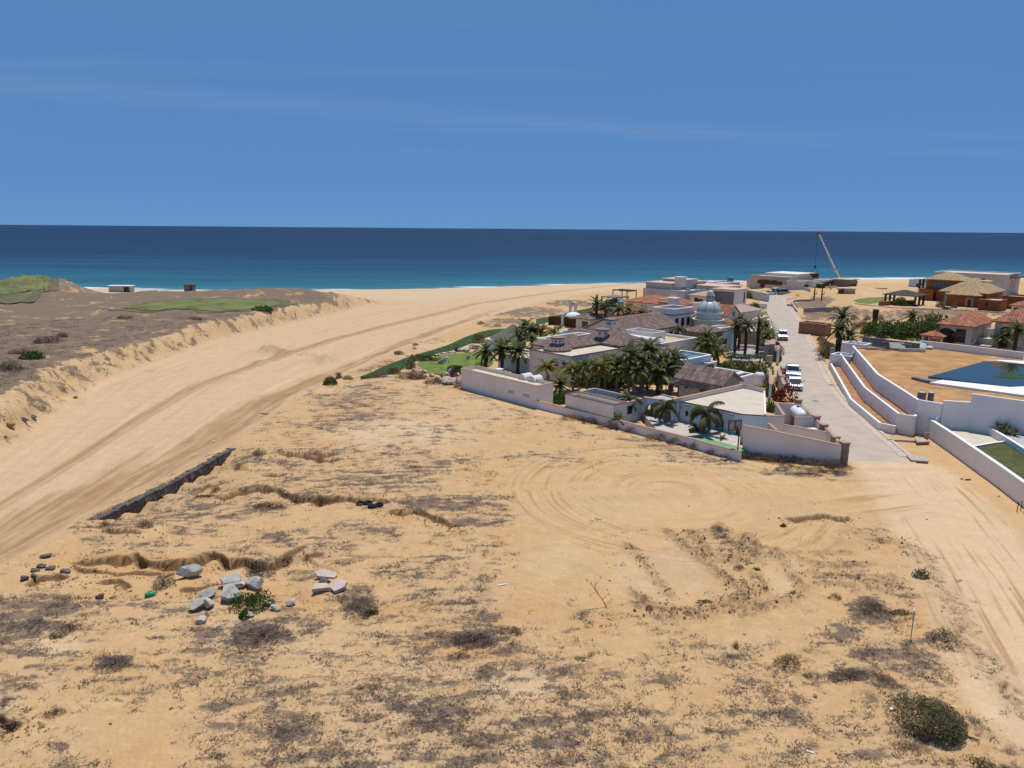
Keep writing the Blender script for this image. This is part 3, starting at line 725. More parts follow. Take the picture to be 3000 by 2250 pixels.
# ------------------------------------------------------------------ sea
def sea_material():
    m = bpy.data.materials.new('sea_water'); m.use_nodes = True
    t = m.node_tree; b = t.nodes['Principled BSDF']; L = t.links
    tc = _n(t, 'ShaderNodeTexCoord')
    at_ = _n(t, 'ShaderNodeAttribute', attribute_name='offshore')
    def noise(scale, det, rough, st=(1, 1, 1), rot=0.0):
        mp = _n(t, 'ShaderNodeMapping'); mp.inputs['Scale'].default_value = st; mp.inputs['Rotation'].default_value = (0, 0, rot)
        L.new(tc.outputs['Object'], mp.inputs[0])
        n = _n(t, 'ShaderNodeTexNoise'); n.inputs['Scale'].default_value = scale; n.inputs['Detail'].default_value = det; n.inputs['Roughness'].default_value = rough
        L.new(mp.outputs[0], n.inputs['Vector']); return n.outputs[0]
    def mth(op, a, b_=None, clamp=False):
        n = _n(t, 'ShaderNodeMath', operation=op, use_clamp=clamp)
        for i, v in enumerate((a, b_)):
            if v is None: continue
            if isinstance(v, (int, float)): n.inputs[i].default_value = v
            else: L.new(v, n.inputs[i])
        return n.outputs[0]
    big = noise(.004, 5, .6, (.35, 1, 1), .1)
    dist = mth('ADD', at_.outputs['Fac'], mth('MULTIPLY', mth('SUBTRACT', big, .5), 160))
    rp = _n(t, 'ShaderNodeValToRGB')
    L.new(mth('DIVIDE', dist, 1600.0, True), rp.inputs[0])
    el = rp.color_ramp.elements
    el[0].position = 0.0; el[0].color = (.04, .15, .165, 1)
    el[1].position = 1.0; el[1].color = (.002, .009, .027, 1)
    for p_, c in ((.012, (.022, .115, .145, 1)), (.08, (.010, .060, .105, 1)), (.25, (.0035, .021, .052, 1)), (.55, (.003, .013, .036, 1))):
        e = el.new(p_); e.color = c
    mot = _n(t, 'ShaderNodeHueSaturation'); L.new(rp.outputs[0], mot.inputs['Color'])
    L.new(mth('ADD', mth('MULTIPLY', noise(.035, 8, .68, (.22, 1, 1), .1), 1.5), .25), mot.inputs['Value'])
    foam_n = noise(.05, 6, .65, (.30, 1, 1), .16)
    shore = _n(t, 'ShaderNodeMapRange'); shore.inputs[1].default_value = 20.0; shore.inputs[2].default_value = -2.0
    L.new(at_.outputs['Fac'], shore.inputs[0])
    f = mth('MULTIPLY', mth('SUBTRACT', mth('ADD', mth('MULTIPLY', foam_n, 1.0), mth('MULTIPLY', shore.outputs[0], .36)), .78), 9, True)
    caps = mth('MULTIPLY', mth('SUBTRACT', noise(.12, 4, .7, (.35, 1, 1), .1), .735), 9, True)
    foam = mth('MAXIMUM', f, mth('MULTIPLY', caps, .35))
    mix = _n(t, 'ShaderNodeMix', data_type='RGBA'); L.new(foam, mix.inputs['Factor']); L.new(mot.outputs[0], mix.inputs['A']); mix.inputs['B'].default_value = (.7, .72, .74, 1)
    L.new(mix.outputs['Result'], b.inputs['Base Color'])
    b.inputs['Roughness'].default_value = .35; b.inputs['IOR'].default_value = 1.33; b.inputs['Specular IOR Level'].default_value = .22
    w = mth('ADD', mth('MULTIPLY', noise(.11, 6, .62, (.5, 1, 1), .12), 1.0), mth('MULTIPLY', noise(.028, 4, .6, (.4, 1, 1), .1), 2.2))
    bp = _n(t, 'ShaderNodeBump'); bp.inputs['Strength'].default_value = .9; bp.inputs['Distance'].default_value = 2.2
    L.new(w, bp.inputs['Height']); L.new(bp.outputs[0], b.inputs['Normal'])
    return m
sa = np.radians(np.concatenate([np.linspace(-60, 60, 121), np.linspace(60, 300, 41)[1:-1]]))
sr = np.concatenate([np.linspace(150, 600, 46), 600 * 1.16 ** np.arange(1, 40)])
SA, SR = np.meshgrid(sa, sr); sx, sy = (np.sin(SA) * SR).ravel(), (np.cos(SA) * SR).ravel()
off = sy - np.interp(sx, SHORE[:, 0], SHORE[:, 1])
smb = MB(); n_ = len(sa)
smb.v = [(float(a), float(b), SEA_Z) for a, b in zip(sx, sy)]
smb.f = [(i * n_ + k, (i + 1) * n_ + k, (i + 1) * n_ + (k + 1) % n_, i * n_ + (k + 1) % n_) for i in range(len(sr) - 1) for k in range(n_)]
smb.f = [f[::-1] for f in smb.f]
sm = smb.mesh('sea'); at = sm.attributes.new('offshore', 'FLOAT', 'POINT'); at.data.foreach_set('value', off.astype(np.float32))
so = bpy.data.objects.new('sea', sm); COL.objects.link(so); sm.materials.append(sea_material()); so['kind'] = 'structure'

# ------------------------------------------------------------------ street
def smooth_line(pts, n=3):
    for _ in range(n):
        q = [pts[0]]
        for a, b in zip(pts[:-1], pts[1:]):
            q += [(a[0] * .75 + b[0] * .25, a[1] * .75 + b[1] * .25), (a[0] * .25 + b[0] * .75, a[1] * .25 + b[1] * .75)]
        pts = q + [pts[-1]]
    return pts
bend_r = [(86.5, 225.5), (95, 231.5), (108, 236), (121, 239.5)]
bend_l = [(78, 231), (84, 238.5), (98, 243.5), (119, 247)]
rR = smooth_line([(37.5, 62.4)] + ROAD_R[2:] + bend_r); rL = smooth_line([(30.8, 63.2)] + ROAD_L[2:] + bend_l)
def resample(pts, n):
    pts = np.array(pts); d = np.concatenate([[0], np.cumsum(np.hypot(*np.diff(pts, axis=0).T))])
    s = np.linspace(0, d[-1], n); return list(zip(np.interp(s, d, pts[:, 0]), np.interp(s, d, pts[:, 1])))
rR, rL = resample(rR, 90), resample(rL, 90)
mb = MB(); K = 6
for a, b in zip(rL, rR):
    for k in range(K + 1):
        t_ = k / K; mb.v.append((a[0] + (b[0] - a[0]) * t_, a[1] + (b[1] - a[1]) * t_, .035 + .03 * (1 - (2 * t_ - 1) ** 2)))
for i in range(89):
    for k in range(K):
        c = i * (K + 1) + k; mb.f.append((c, c + 1, c + K + 2, c + K + 1))
solo('road', mb, M('paver'), kind='structure')
def strip(mb, line, o0, o1, z0, z1):         # solid strip along a polyline between two lateral offsets (positive = right of travel)
    n = len(line); L_ = []; R_ = []
    for i, p in enumerate(line):
        a = line[max(i - 1, 0)]; b = line[min(i + 1, n - 1)]
        dx, dy = b[0] - a[0], b[1] - a[1]; l = math.hypot(dx, dy) or 1; nx, ny = dy / l, -dx / l
        L_.append((p[0] + nx * o0, p[1] + ny * o0)); R_.append((p[0] + nx * o1, p[1] + ny * o1))
    Z1 = z1 if isinstance(z1, (list, tuple)) else [z1] * n; Z0 = z0 if isinstance(z0, (list, tuple)) else [z0] * n
    base = len(mb.v)
    for i in range(n):
        mb.v += [(*L_[i], Z0[i]), (*R_[i], Z0[i]), (*R_[i], Z1[i]), (*L_[i], Z1[i])]
    for i in range(n - 1):
        a, b = base + i * 4, base + i * 4 + 4
        for k in range(4): mb.f.append((a + k, b + k, b + (k + 1) % 4, a + (k + 1) % 4))
    e = base + (n - 1) * 4
    mb.f += [(base, base + 1, base + 2, base + 3)[::1], (e + 3, e + 2, e + 1, e)]
    return mb
solo('kerb', strip(MB(), rR[1:], .0, .38, -.3, .14), M('kerb'), kind='structure')
solo('gutter', strip(MB(), rR[1:], -.75, -.004, -.2, .075), M('kerb'), kind='structure')
# ------------------------------------------------------------------ building helpers
VA = math.atan2(-.73, .68)                   # the plots are all set out on the same two directions
UX, UY = math.cos(VA), math.sin(VA); VX, VY = -UY, UX
class Rect:                                  # rectangle in the plot grid; near corner is (u1, v0)
    def __init__(s, u0, u1, v0, v1): s.u0, s.u1, s.v0, s.v1 = u0, u1, v0, v1
    def w(s, u, v): return (UX * u + VX * v, UY * u + VY * v)
    def pts(s, g=0.0): return [s.w(s.u0 - g, s.v0 - g), s.w(s.u1 + g, s.v0 - g), s.w(s.u1 + g, s.v1 + g), s.w(s.u0 - g, s.v1 + g)]
    def at(s, fu, fv): return s.w(s.u0 + (s.u1 - s.u0) * fu, s.v0 + (s.v1 - s.v0) * fv)
    def grow(s, g): return Rect(s.u0 - g, s.u1 + g, s.v0 - g, s.v1 + g)
    def sub(s, a, b, c, d): return Rect(s.u0 + (s.u1 - s.u0) * a, s.u0 + (s.u1 - s.u0) * b, s.v0 + (s.v1 - s.v0) * c, s.v0 + (s.v1 - s.v0) * d)
def uv(p): return (p[0] * UX + p[1] * UY, p[0] * VX + p[1] * VY)
def R3(f, left, near, right, z):             # rectangle from three roof corners seen in the survey
    f3 = f if isinstance(f, tuple) else (f, f, f)
    l, n, r = [uv(P(*ff(*c), z)) for ff, c in zip(f3, (left, near, right))]
    return Rect(l[0], n[0], n[1], r[1])
def ring(mb, r, t, z0, z1):
    mb.prism(Rect(r.u0, r.u1, r.v0, r.v0 + t).pts(), z0, z1); mb.prism(Rect(r.u0, r.u1, r.v1 - t, r.v1).pts(), z0, z1)
    mb.prism(Rect(r.u0, r.u0 + t, r.v0 + t, r.v1 - t).pts(), z0, z1); mb.prism(Rect(r.u1 - t, r.u1, r.v0 + t, r.v1 - t).pts(), z0, z1)
    return mb
def house(name, label, r, z0=0.0, cat='house', group=None):
    c = r.at(.5, .5); return thing(name, label, cat, (c[0], c[1], z0), 0, group)
def block(t, r, z0, z1, wall='white', deck='deck_cream', par=.4, cop='coping_brown', th=.25, copz=.08, name='wall'):
    mb = MB(); mb.prism(r.pts(), z0 - .3, z1 - par - .06); ring(mb, r, th, z1 - par - .06, z1 - .002)
    w = part(name, mb, M(wall), t)
    part('roof_deck', MB().prism(r.grow(-th - .003).pts(), z1 - par - .05, z1 - par), M(deck), t)
    if cop: part('coping', ring(MB(), r.grow(.05), th + .09, z1, z1 + copz), M(cop), t)
    return w
def wall_frame(r, side):                     # origin, along, outward normal of a visible side
    if side == 'l': return r.w(r.u0, r.v0), (UX, UY), (-VX, -VY), r.u1 - r.u0     # long side facing left/near
    if side == 'r': return r.w(r.u1, r.v0), (VX, VY), (UX, UY), r.v1 - r.v0      # side facing right/near
def quadbox(o, a, n, s0, s1, d0, d1, z0, z1):
    p = lambda s, d: (o[0] + a[0] * s + n[0] * d, o[1] + a[1] * s + n[1] * d)
    return MB().prism([p(s0, d0), p(s1, d0), p(s1, d1), p(s0, d1)], z0, z1)
def window(t, r, side, f, w, h, zs, frame='frame_dark', glass='glass_dark', name='window', mull=1):
    o, a, n, L = wall_frame(r, side); c = f * L; fr = MB(); b = .09
    for s0, s1, za, zb in ((c - w / 2, c + w / 2, zs, zs + b), (c - w / 2, c + w / 2, zs + h - b, zs + h), (c - w / 2, c - w / 2 + b, zs + b, zs + h - b), (c + w / 2 - b, c + w / 2, zs + b, zs + h - b)):
        q = quadbox(o, a, n, s0, s1, .003, .07, za, zb); fr.add(q.v, q.f)
    for k in range(mull):
        m_ = c - w / 2 + w * (k + 1) / (mull + 1); q = quadbox(o, a, n, m_ - .03, m_ + .03, .003, .06, zs + b, zs + h - b); fr.add(q.v, q.f)
    wo = part(name, fr, M(frame), t)
    part('pane', quadbox(o, a, n, c - w / 2 + b, c + w / 2 - b, .004, .03, zs + b, zs + h - b), M(glass), wo)
    return wo
def panel(t, r, side, f0, f1, z0, z1, mat, name='door', d=.06, n0=.003):
    o, a, n, L = wall_frame(r, side)
    return part(name, quadbox(o, a, n, f0 * L, f1 * L, n0, d, z0, z1), M(mat), t)
def tiles(poly, w=.30, tl=.85, lift=.02, arch=.09):
    """barrel tile courses over a planar roof polygon whose first edge is the eave"""
    a, b = Vector(poly[0]), Vector(poly[1]); s = (b - a).normalized()
    c = Vector(poly[2]); nrm = s.cross(c - a).normalized()
    if nrm.z < 0: nrm = -nrm
    t = nrm.cross(s).normalized()
    if t.z < 0: t = -t
    q = [((Vector(p) - a).dot(s), (Vector(p) - a).dot(t)) for p in poly]
    smin, smax = min(p[0] for p in q), max(p[0] for p in q); mb = MB(); x = smin + w / 2
    rr = random.Random(3)
    while x < smax:
        ys = []
        for (x0, y0), (x1, y1) in zip(q, q[1:] + q[:1]):
            if (x0 - x) * (x1 - x) < 0: ys.append(y0 + (y1 - y0) * (x - x0) / (x1 - x0))
        if len(ys) >= 2:
            y0, y1 = min(ys), max(ys); n = max(1, round((y1 - y0) / tl))
            for k in range(n):
                ya = y0 + (y1 - y0) * k / n - .03; yb = y0 + (y1 - y0) * (k + 1) / n
                la = lift + .02 + rr.uniform(-.01, .01); lb = lift
                row = []
                for yy, l in ((ya, la), (yb, lb)):
                    for dx, h in ((-.46, 0), (-.2, arch), (.2, arch), (.46, 0)):
                        row.append(a + s * (x + dx * w) + t * yy + nrm * (l + h))
                mb.add(row, [(0, 1, 5, 4), (1, 2, 6, 5), (2, 3, 7, 6), (0, 3, 2, 1)])
        x += w
    return mb
def roof_planes(t, planes, mat, thick=.12, ridge=None, rcol=None, w=.30):
    mb = MB()
    for pl in planes:
        n = len(pl); lo = [(p[0], p[1], p[2] - thick) for p in pl]
        a, b, c = Vector(pl[0]), Vector(pl[1]), Vector(pl[2])
        up = (b - a).cross(c - a).z > 0
        top = list(range(n)) if up else list(range(n - 1, -1, -1))
        mb.add([*pl, *lo], [tuple(top), tuple(n + i for i in reversed(top))] + [(i, (i + 1) % n, n + (i + 1) % n, n + i) if not up else (i, n + i, n + (i + 1) % n, (i + 1) % n) for i in range(n)])
    ro = part('roof', mb, M(mat), t)
    for pl in planes: part('roof_tiles', tiles(pl, w), M(mat), ro, kind='stuff')
    if ridge:
        rm = MB()
        for a, b in ridge: rm.tube([a, b], .11, 6)
        part('ridge_tiles', rm, M(rcol or mat), ro)
    return ro
def hip(t, r, ze, zr, mat, over=.5, ridge_along=None, w=.30, rcol=None):
    g = r.grow(over); a, b, c, d = [(*p, ze) for p in g.pts()]      # a(u0,v0) b(u1,v0) c(u1,v1) d(u0,v1)
    du, dv = g.u1 - g.u0, g.v1 - g.v0
    al = ridge_along or ('u' if du >= dv else 'v')
    if al == 'u':
        k = min(dv / 2, du / 2 - .01); e = (*g.w(g.u0 + k, (g.v0 + g.v1) / 2), zr); f = (*g.w(g.u1 - k, (g.v0 + g.v1) / 2), zr)
        pl = [[a, b, f, e], [b, c, f], [c, d, e, f], [d, a, e]]
        rd = [(e, f), (a, e), (d, e), (b, f), (c, f)]
    else:
        k = min(du / 2, dv / 2 - .01); e = (*g.w((g.u0 + g.u1) / 2, g.v0 + k), zr); f = (*g.w((g.u0 + g.u1) / 2, g.v1 - k), zr)
        pl = [[a, b, e], [b, c, f, e], [c, d, f], [d, a, e, f]]
        rd = [(e, f), (a, e), (b, e), (c, f), (d, f)]
    return roof_planes(t, pl, mat, ridge=rd, w=w, rcol=rcol)
def gable(t, r, ze, zr, mat, along, over=.4, wall=None, w=.30, z0=None):
    g = r.grow(over)
    if along == 'u':
        vm = (g.v0 + g.v1) / 2; a, b, c, d = [(*p, ze) for p in g.pts()]; e = (*g.w(g.u0, vm), zr); f = (*g.w(g.u1, vm), zr)
        ro = roof_planes(t, [[a, b, f, e], [c, d, e, f]], mat, ridge=[(e, f)], w=w)
        ends = [(r.w(r.u1 - .1, r.v0 + .02), r.w(r.u1 - .1, r.v1 - .02), r.w(r.u1, r.v0 + .02)), (r.w(r.u0 + .1, r.v0 + .02), r.w(r.u0 + .1, r.v1 - .02), None)]
        half = (g.v1 - g.v0) / 2
    else:
        um = (g.u0 + g.u1) / 2; a, b, c, d = [(*p, ze) for p in g.pts()]; e = (*g.w(um, g.v0), zr); f = (*g.w(um, g.v1), zr)
        ro = roof_planes(t, [[b, c, f, e], [d, a, e, f]], mat, ridge=[(e, f)], w=w)
        ends = [(r.w(r.u0 + .02, r.v0 + .1), r.w(r.u1 - .02, r.v0 + .1), None), (r.w(r.u0 + .02, r.v1 - .1), r.w(r.u1 - .02, r.v1 - .1), None)]
        half = (g.u1 - g.u0) / 2
    if wall:
        sl = (zr - ze) / half; zb = ze + sl * over - .16
        for p, q, _ in ends:
            m_ = ((p[0] + q[0]) / 2, (p[1] + q[1]) / 2); mb = MB()
            d = Vector((q[0] - p[0], q[1] - p[1])).normalized(); nx, ny = d.y * .1, -d.x * .1
            vs = []
            for sgn in (1, -1):
                vs += [(p[0] + nx * sgn, p[1] + ny * sgn, zb - .25), (q[0] + nx * sgn, q[1] + ny * sgn, zb - .25), (q[0] + nx * sgn, q[1] + ny * sgn, zb), (m_[0] + nx * sgn, m_[1] + ny * sgn, zr - .16), (p[0] + nx * sgn, p[1] + ny * sgn, zb)]
            mb.add(vs, [(0, 1, 2, 3, 4), (9, 8, 7, 6, 5), (0, 5, 6, 1), (1, 6, 7, 2), (2, 7, 8, 3), (3, 8, 9, 4), (4, 9, 5, 0)])
            part('gable_wall', mb, M(wall), t)
    return ro
def walls(t, r, z0, z1, mat, name='wall'):
    return part(name, MB().prism(r.pts(), z0 - .3, z1), M(mat), t)
def pergola(name, label, r, z, along='u', n=None, z0=0.0, mat='wood_dark', slat='wood_dark', gap=.34, posts=True, cat='pergola'):
    t = house(name, label, r, z0, cat); th = .14
    if posts:
        for fu in (.03, .97):
            for fv in (.05, .95):
                c = r.at(fu, fv); part('post', MB().box((c[0], c[1], (z0 + z - .3) / 2), (.2, .2, z - .3 - z0), VA), M(mat), t)
    bm = [Rect(r.u0, r.u1, r.v0 + (r.v1 - r.v0) * k - .08, r.v0 + (r.v1 - r.v0) * k + .08) for k in (.06, .5, .94)] if along == 'v' else [Rect(r.u0 + (r.u1 - r.u0) * k - .08, r.u0 + (r.u1 - r.u0) * k + .08, r.v0, r.v1) for k in (.06, .5, .94)]
    for q in bm: part('beam', MB().prism(q.pts(), z - .3, z - .08), M(mat), t)
    L = (r.u1 - r.u0) if along == 'v' else (r.v1 - r.v0); k = max(4, int(L / gap))
    for i in range(k):
        s = (i + .5) / k * L
        q = Rect(r.u0 + s - .07, r.u0 + s + .07, r.v0 - .15, r.v1 + .15) if along == 'v' else Rect(r.u0 - .15, r.u1 + .15, r.v0 + s - .07, r.v0 + s + .07)
        part('slat', MB().prism(q.pts(), z - .078, z + .04), M(slat), t)
    return t
def wall_line(name, label, pts, z0, z1, th, mat, cop=None, cat='wall', group=None, copz=.07, extra=.05):
    """free-standing wall along world xy points; z0/z1 numbers or per-point lists"""
    c = pts[0]; t = thing(name, label, cat, (c[0], c[1], 0), 0, group)
    n = len(pts); Z1 = list(z1) if isinstance(z1, (list, tuple)) else [z1] * n; Z0 = list(z0) if isinstance(z0, (list, tuple)) else [z0] * n
    part('wall_body', strip(MB(), pts, -th / 2, th / 2, [z - .4 for z in Z0], Z1), M(mat), t)
    if cop: part('coping', strip(MB(), pts, -th / 2 - extra, th / 2 + extra, [z + .002 for z in Z1], [z + copz for z in Z1]), M(cop), t)
    return t
def xy(f, *pp, z=0.0): return [tuple(P(*f(*p), z)[:2]) for p in pp]
def pillar(name, label, c, w, z0, z1, mat='stone', cop='coping_tan', rz=.35, group=None):
    t = thing(name, label, 'pillar', (c[0], c[1], z0), 0, group)
    mb = MB(); nC = max(2, int((z1 - z0) / .32)); rr = random.Random(int(c[0] * 10))
    for k in range(nC):                       # rough courses of stone
        g_ = rr.uniform(-.015, .03); za = z0 - .3 if k == 0 else z0 + (z1 - z0) * k / nC + .008
        mb.box((c[0], c[1], (za + z0 + (z1 - z0) * (k + 1) / nC - .008) / 2), (w + g_, w + g_, z0 + (z1 - z0) * (k + 1) / nC - .008 - za), rz)
    mb.box((c[0], c[1], (z0 + z1) / 2), (w - .05, w - .05, z1 - z0 - .02), rz)
    part('shaft', mb, M(mat), t); part('cap', MB().box((c[0], c[1], z1 + .06), (w + .14, w + .14, .12), rz), M(cop), t)
    return t

# ------------------------------------------------------------------ nearest plot (left of the street, front)
r = R3(z1, (90, 1103), (897, 1297), (1032, 1252), 2.7); SVC = r
t = house('service_building', 'long low white service block with sunken flat roof at the front boundary', r)
block(t, r, 0, 2.7, 'white', 'deck_cream', .32, 'coping_tan', .22, .06)
for px_c, lab in (((650, 1352), 0), ((808, 1394), 0)):
    q = uv(P(*z1(*px_c), 1.2)); f_ = (q[0] - r.u0) / (r.u1 - r.u0)
    v_ = panel(t, r, 'l', f_ - .035, f_ + .035, 1.05, 1.42, 'metal_grey', 'wall_vent', .03)
    o, a, n, L = wall_frame(r, 'l')
    for k in range(4): part('vent_slat', quadbox(o, a, n, (f_ - .032) * L, (f_ + .032) * L, .031, .045, 1.09 + k * .085, 1.12 + k * .085), M('metal_white'), v_)
for px_c in ((775, 1222), (880, 1246)):
    c = P(*z1(*px_c), 2.3); t2 = thing('barrel_skylight', 'white barrel-vaulted roof hood on the service block, ' + ('farther' if px_c[0] < 800 else 'nearer') + ' of the pair', 'skylight', (c.x, c.y, 2.2))
    mb = MB(); vs = []; N = 10
    for e in (-.75, .75):
        for k in range(N + 1):
            w_ = math.pi * k / N; s = math.cos(w_) * .72; h = math.sin(w_) * .72
            vs.append((c.x + UX * s + VX * e, c.y + UY * s + VY * e, 2.38 + h))
    fs = [(k, k + 1, N + 2 + k, N + 1 + k) for k in range(N)] + [tuple(range(N, -1, -1)), tuple(range(N + 1, 2 * N + 2))]
    part('vault', mb.add(vs, fs), M('warmwhite'), t2, smooth=False)
    part('rim', MB().prism([(c.x + UX * a + VX * b, c.y + UY * a + VY * b) for a, b in ((-.8, -.85), (.8, -.85), (.8, .85), (-.8, .85))], 2.2, 2.32), M('coping_white'), t2)
c = P(*z1(490, 1145), 2.3); t2 = thing('roof_vent_box', 'small white box vent standing on the service block roof', 'vent', (c.x, c.y, 2.2))
part('box', MB().box((c.x, c.y, 2.45), (.7, .7, .5), VA), M('white'), t2); part('lid', MB().box((c.x, c.y, 2.74), (.9, .9, .07), VA), M('coping_white'), t2)

# low boundary wall, then the tall white one with the stone end pillar
lw = [r.w(r.u1, r.v0 + .12)] + xy(z1, (1300, 1536), (1700, 1640), z=.9) + xy(z3, (0, 492), (300, 566), (600, 640), (830, 705), (1078, 768), z=.9)
lw = lw[:1] + lw[2:]
wall_line('boundary_wall', 'low white boundary wall with thin brown coping along the empty lot', lw, 0, .9, .22, 'white', 'coping_tan', copz=.05)
tw = xy(z3, (1084, 806), (1400, 838), (1700, 870), (1985, 898), z=-.05)
wall_line('tall_wall', 'tall white plastered wall with sloping top at the street corner', tw, -.1, [2.95, 2.6, 2.25, 1.9], .25, 'white', 'coping_tan', copz=.05)
ex = P(*z3(2015, 880), 0)
pillar('stone_pillar', 'thick stone pillar ending the tall white wall at the street corner', (ex.x, ex.y), .62, 0, 2.0, rz=.2)
# little walled yards stepping back along the street
ya = xy(z3, (1475, 520), (1870, 590), z=1.9)
wall_line('yard_wall', 'low white yard wall behind the tall corner wall, carrying cream boxes', [ya[0], ya[1]], 0, 1.9, .2, 'white', 'coping_tan', copz=.05)
yb = xy(z3, (1520, 575), (1870, 592), (1975, 690), z=1.75); yb = [(p[0] - .2, p[1] - .9) for p in yb[:2]] + [(yb[2][0], yb[2][1])]
yc = xy(z3, (1210, 430), (1475, 441), z=2.2)
wall_line('yard_wall', 'white yard wall with tan coping beside the flat cream roof', [yc[0], yc[1]], 0, 2.2, .22, 'white', 'coping_tan', copz=.05)
wall_line('yard_wall', 'short stub wall between the corner yards, tan coping', xy(z3, (1335, 508), (1410, 570), z=2.0), 0, 2.0, .2, 'white', 'coping_tan', copz=.05)
tk = xy(z3, (1405, 322), (1640, 333), (1755, 452), (1577, 452), z=2.3)
wall_line('tank_yard_wall', 'white walled yard with tan coping round the white gas tank', [tk[3], tk[2], tk[1], tk[0], yc[1]], 0, 2.3, .22, 'white', 'coping_tan', copz=.05)
a_, b_ = P(*z3(1560, 375), 1.6), P(*z3(1650, 445), 1.6)
t = thing('gas_tank', 'white cylindrical gas tank lying inside the corner yard', 'tank', (a_.x, a_.y, 0))
d_ = (b_ - a_).normalized(); R_ = .62; prof = []
pts_ = [a_ + d_ * s for s in (-.35, -.3, -.2, -.05, .2)] + [b_ + d_ * s for s in (-.2, .05, .2, .3, .35)]
part('shell', MB().tube(pts_, [.05, .3, .48, .58, R_, R_, .58, .48, .3, .05], 18), M('metal_white'), t, smooth=True)
for s in (.25, .75):
    c = a_ + (b_ - a_) * s; part('saddle', MB().box((c.x, c.y, .55), (.9, .25, 1.1), math.atan2(d_.y, d_.x) + math.pi / 2), M('concrete'), t)
c = a_ + (b_ - a_) * .45; part('valve_dome', MB().lathe((c.x, c.y, 2.2), [(.16, -.05), (.16, .1), (.1, .16)], 12), M('paint_red'), t)
bc = P(*z3(1735, 560), 1.4)
t = thing('utility_box', 'pale green metal utility box in the corner yard', 'box', (bc.x, bc.y, 0)); part('cabinet', MB().box((bc.x, bc.y, .7), (.9, .6, 1.4), .2), M('teal'), t); part('lid', MB().box((bc.x, bc.y, 1.43), (1.0, .7, .06), .2), M('warmwhite'), t)
for i, (q, zt, lab) in enumerate((((1775, 440), 2.4, 'stone pillar at the near corner of the gas tank yard'), ((1845, 518), 2.2, 'stone pillar on the street side between the two corner yards'), ((1952, 630), 2.0, 'stone pillar just behind the thick street corner pillar'), ((1610, 288), 1.7, 'reddish stone pillar behind the gas tank yard by the red shrub'))):
    c = P(*z3(*q), zt); pillar('stone_pillar', lab, (c.x, c.y), .55, 0, zt - .05, rz=.2)
sw = [tuple(P(*z3(*q), zz)[:2]) for q, zz in (((1760, 455), 2.2), ((1850, 525), 2.1), ((1955, 640), 1.9), ((2008, 700), 1.9))]
for p, q, lab in ((0, 1, 'white street wall beside the gas tank yard'), (1, 2, 'white street wall beside the utility box yard'), (2, 3, 'short white street wall next to the corner pillar')):
    wall_line('street_wall', lab, [sw[p], sw[q]], 0, [2.1 - .1 * p, 2.0 - .1 * p], .2, 'white', 'coping_tan', copz=.05)

# flat annex with pergola hatch, arcade, sports court house
r6 = R3(z1, (1225, 1378), (1728, 1505), (2130, 1447), 2.4)
t = house('flat_annex', 'white flat-roofed annex behind the low boundary wall, left of the arches', r6)
block(t, r6.sub(0, 1, 0, .42), 0, 2.4, 'white', 'deck_cream', .45, 'coping_brown', .2, .06)
block(t, r6.sub(0, 1, .425, 1), 0, 2.35, 'bluewhite', 'deck_blue', .6, 'coping_tan', .25, .06, name='wing')
rr6 = r6.sub(.1, .9, .48, .95)
for k in range(9):
    f_ = (k + .5) / 9; q = Rect(rr6.u0, rr6.u1, rr6.v0 + (rr6.v1 - rr6.v0) * f_ - .07, rr6.v0 + (rr6.v1 - rr6.v0) * f_ + .07)
    part('roof_slat', MB().prism(q.pts(), 1.85, 1.97), M('wood_grey'), t)
window(t, r6, 'r', .55, .8, .9, 1.0, 'shutter', 'glass_dark', mull=1)

# arcade wall: from the annex to the court house pier
A0 = Vector((*r6.w(r6.u1 + .01, r6.v1), 0)); B0 = P(*z3(470, 560), 0); B0 = Vector((B0.x, B0.y, 0)); dv = (B0 - A0); LA = dv.length; da = dv / LA; na = Vector((da.y, -da.x, 0))
def arch_wall(t, name, A, d, n, L, H, th, opens, mat, H2=None):
    """wall outline with arched openings reaching the ground: opens = (s0, s1, spring height)"""
    out = [(0, 0)]
    for s0, s1, sp in opens:
        out.append((s0, 0)); rad_ = (s1 - s0) / 2; cx = (s0 + s1) / 2
        for k in range(13):
            w_ = math.pi * (1 - k / 12); out.append((cx + rad_ * math.cos(w_), sp + rad_ * math.sin(w_)))
        out.append((s1, 0))
    out += [(L, 0), (L, H2 or H), (0, H)]
    bm = bmesh.new(); fv = [bm.verts.new((A.x + d.x * s, A.y + d.y * s, A.z + z)) for s, z in out]
    f = bm.faces.new(fv); r_ = bmesh.ops.extrude_face_region(bm, geom=[f])
    bmesh.ops.translate(bm, vec=n * -th, verts=[e for e in r_['geom'] if isinstance(e, bmesh.types.BMVert)])
    bmesh.ops.triangulate(bm, faces=[g_ for g_ in bm.faces if len(g_.verts) > 4]); bmesh.ops.recalc_face_normals(bm, faces=bm.faces)
    me = bpy.data.meshes.new(name); bm.to_mesh(me); bm.free()
    off_ = ROOT[t.name]; me.transform(Matrix.Translation((-off_[0], -off_[1], -off_[2])))
    return part(name, me, M(mat), t)
t = thing('arcade', 'pale blue-white arcade with tall arched openings beside the sports court', 'arcade', (A0.x, A0.y, 0))
arch_wall(t, 'arched_front', A0, da, na, LA, 2.5, .4, [(LA * .10, LA * .32, 1.3), (LA * .45, LA * .86, 1.0)], 'bluewhite', 2.95)
part('back_wall', MB().prism([tuple((A0 + na * -3.2)[:2]), tuple((B0 + na * -3.2)[:2]), tuple((B0 + na * -3.0)[:2]), tuple((A0 + na * -3.0)[:2])], -.2, 2.5), M('stone_light'), t)
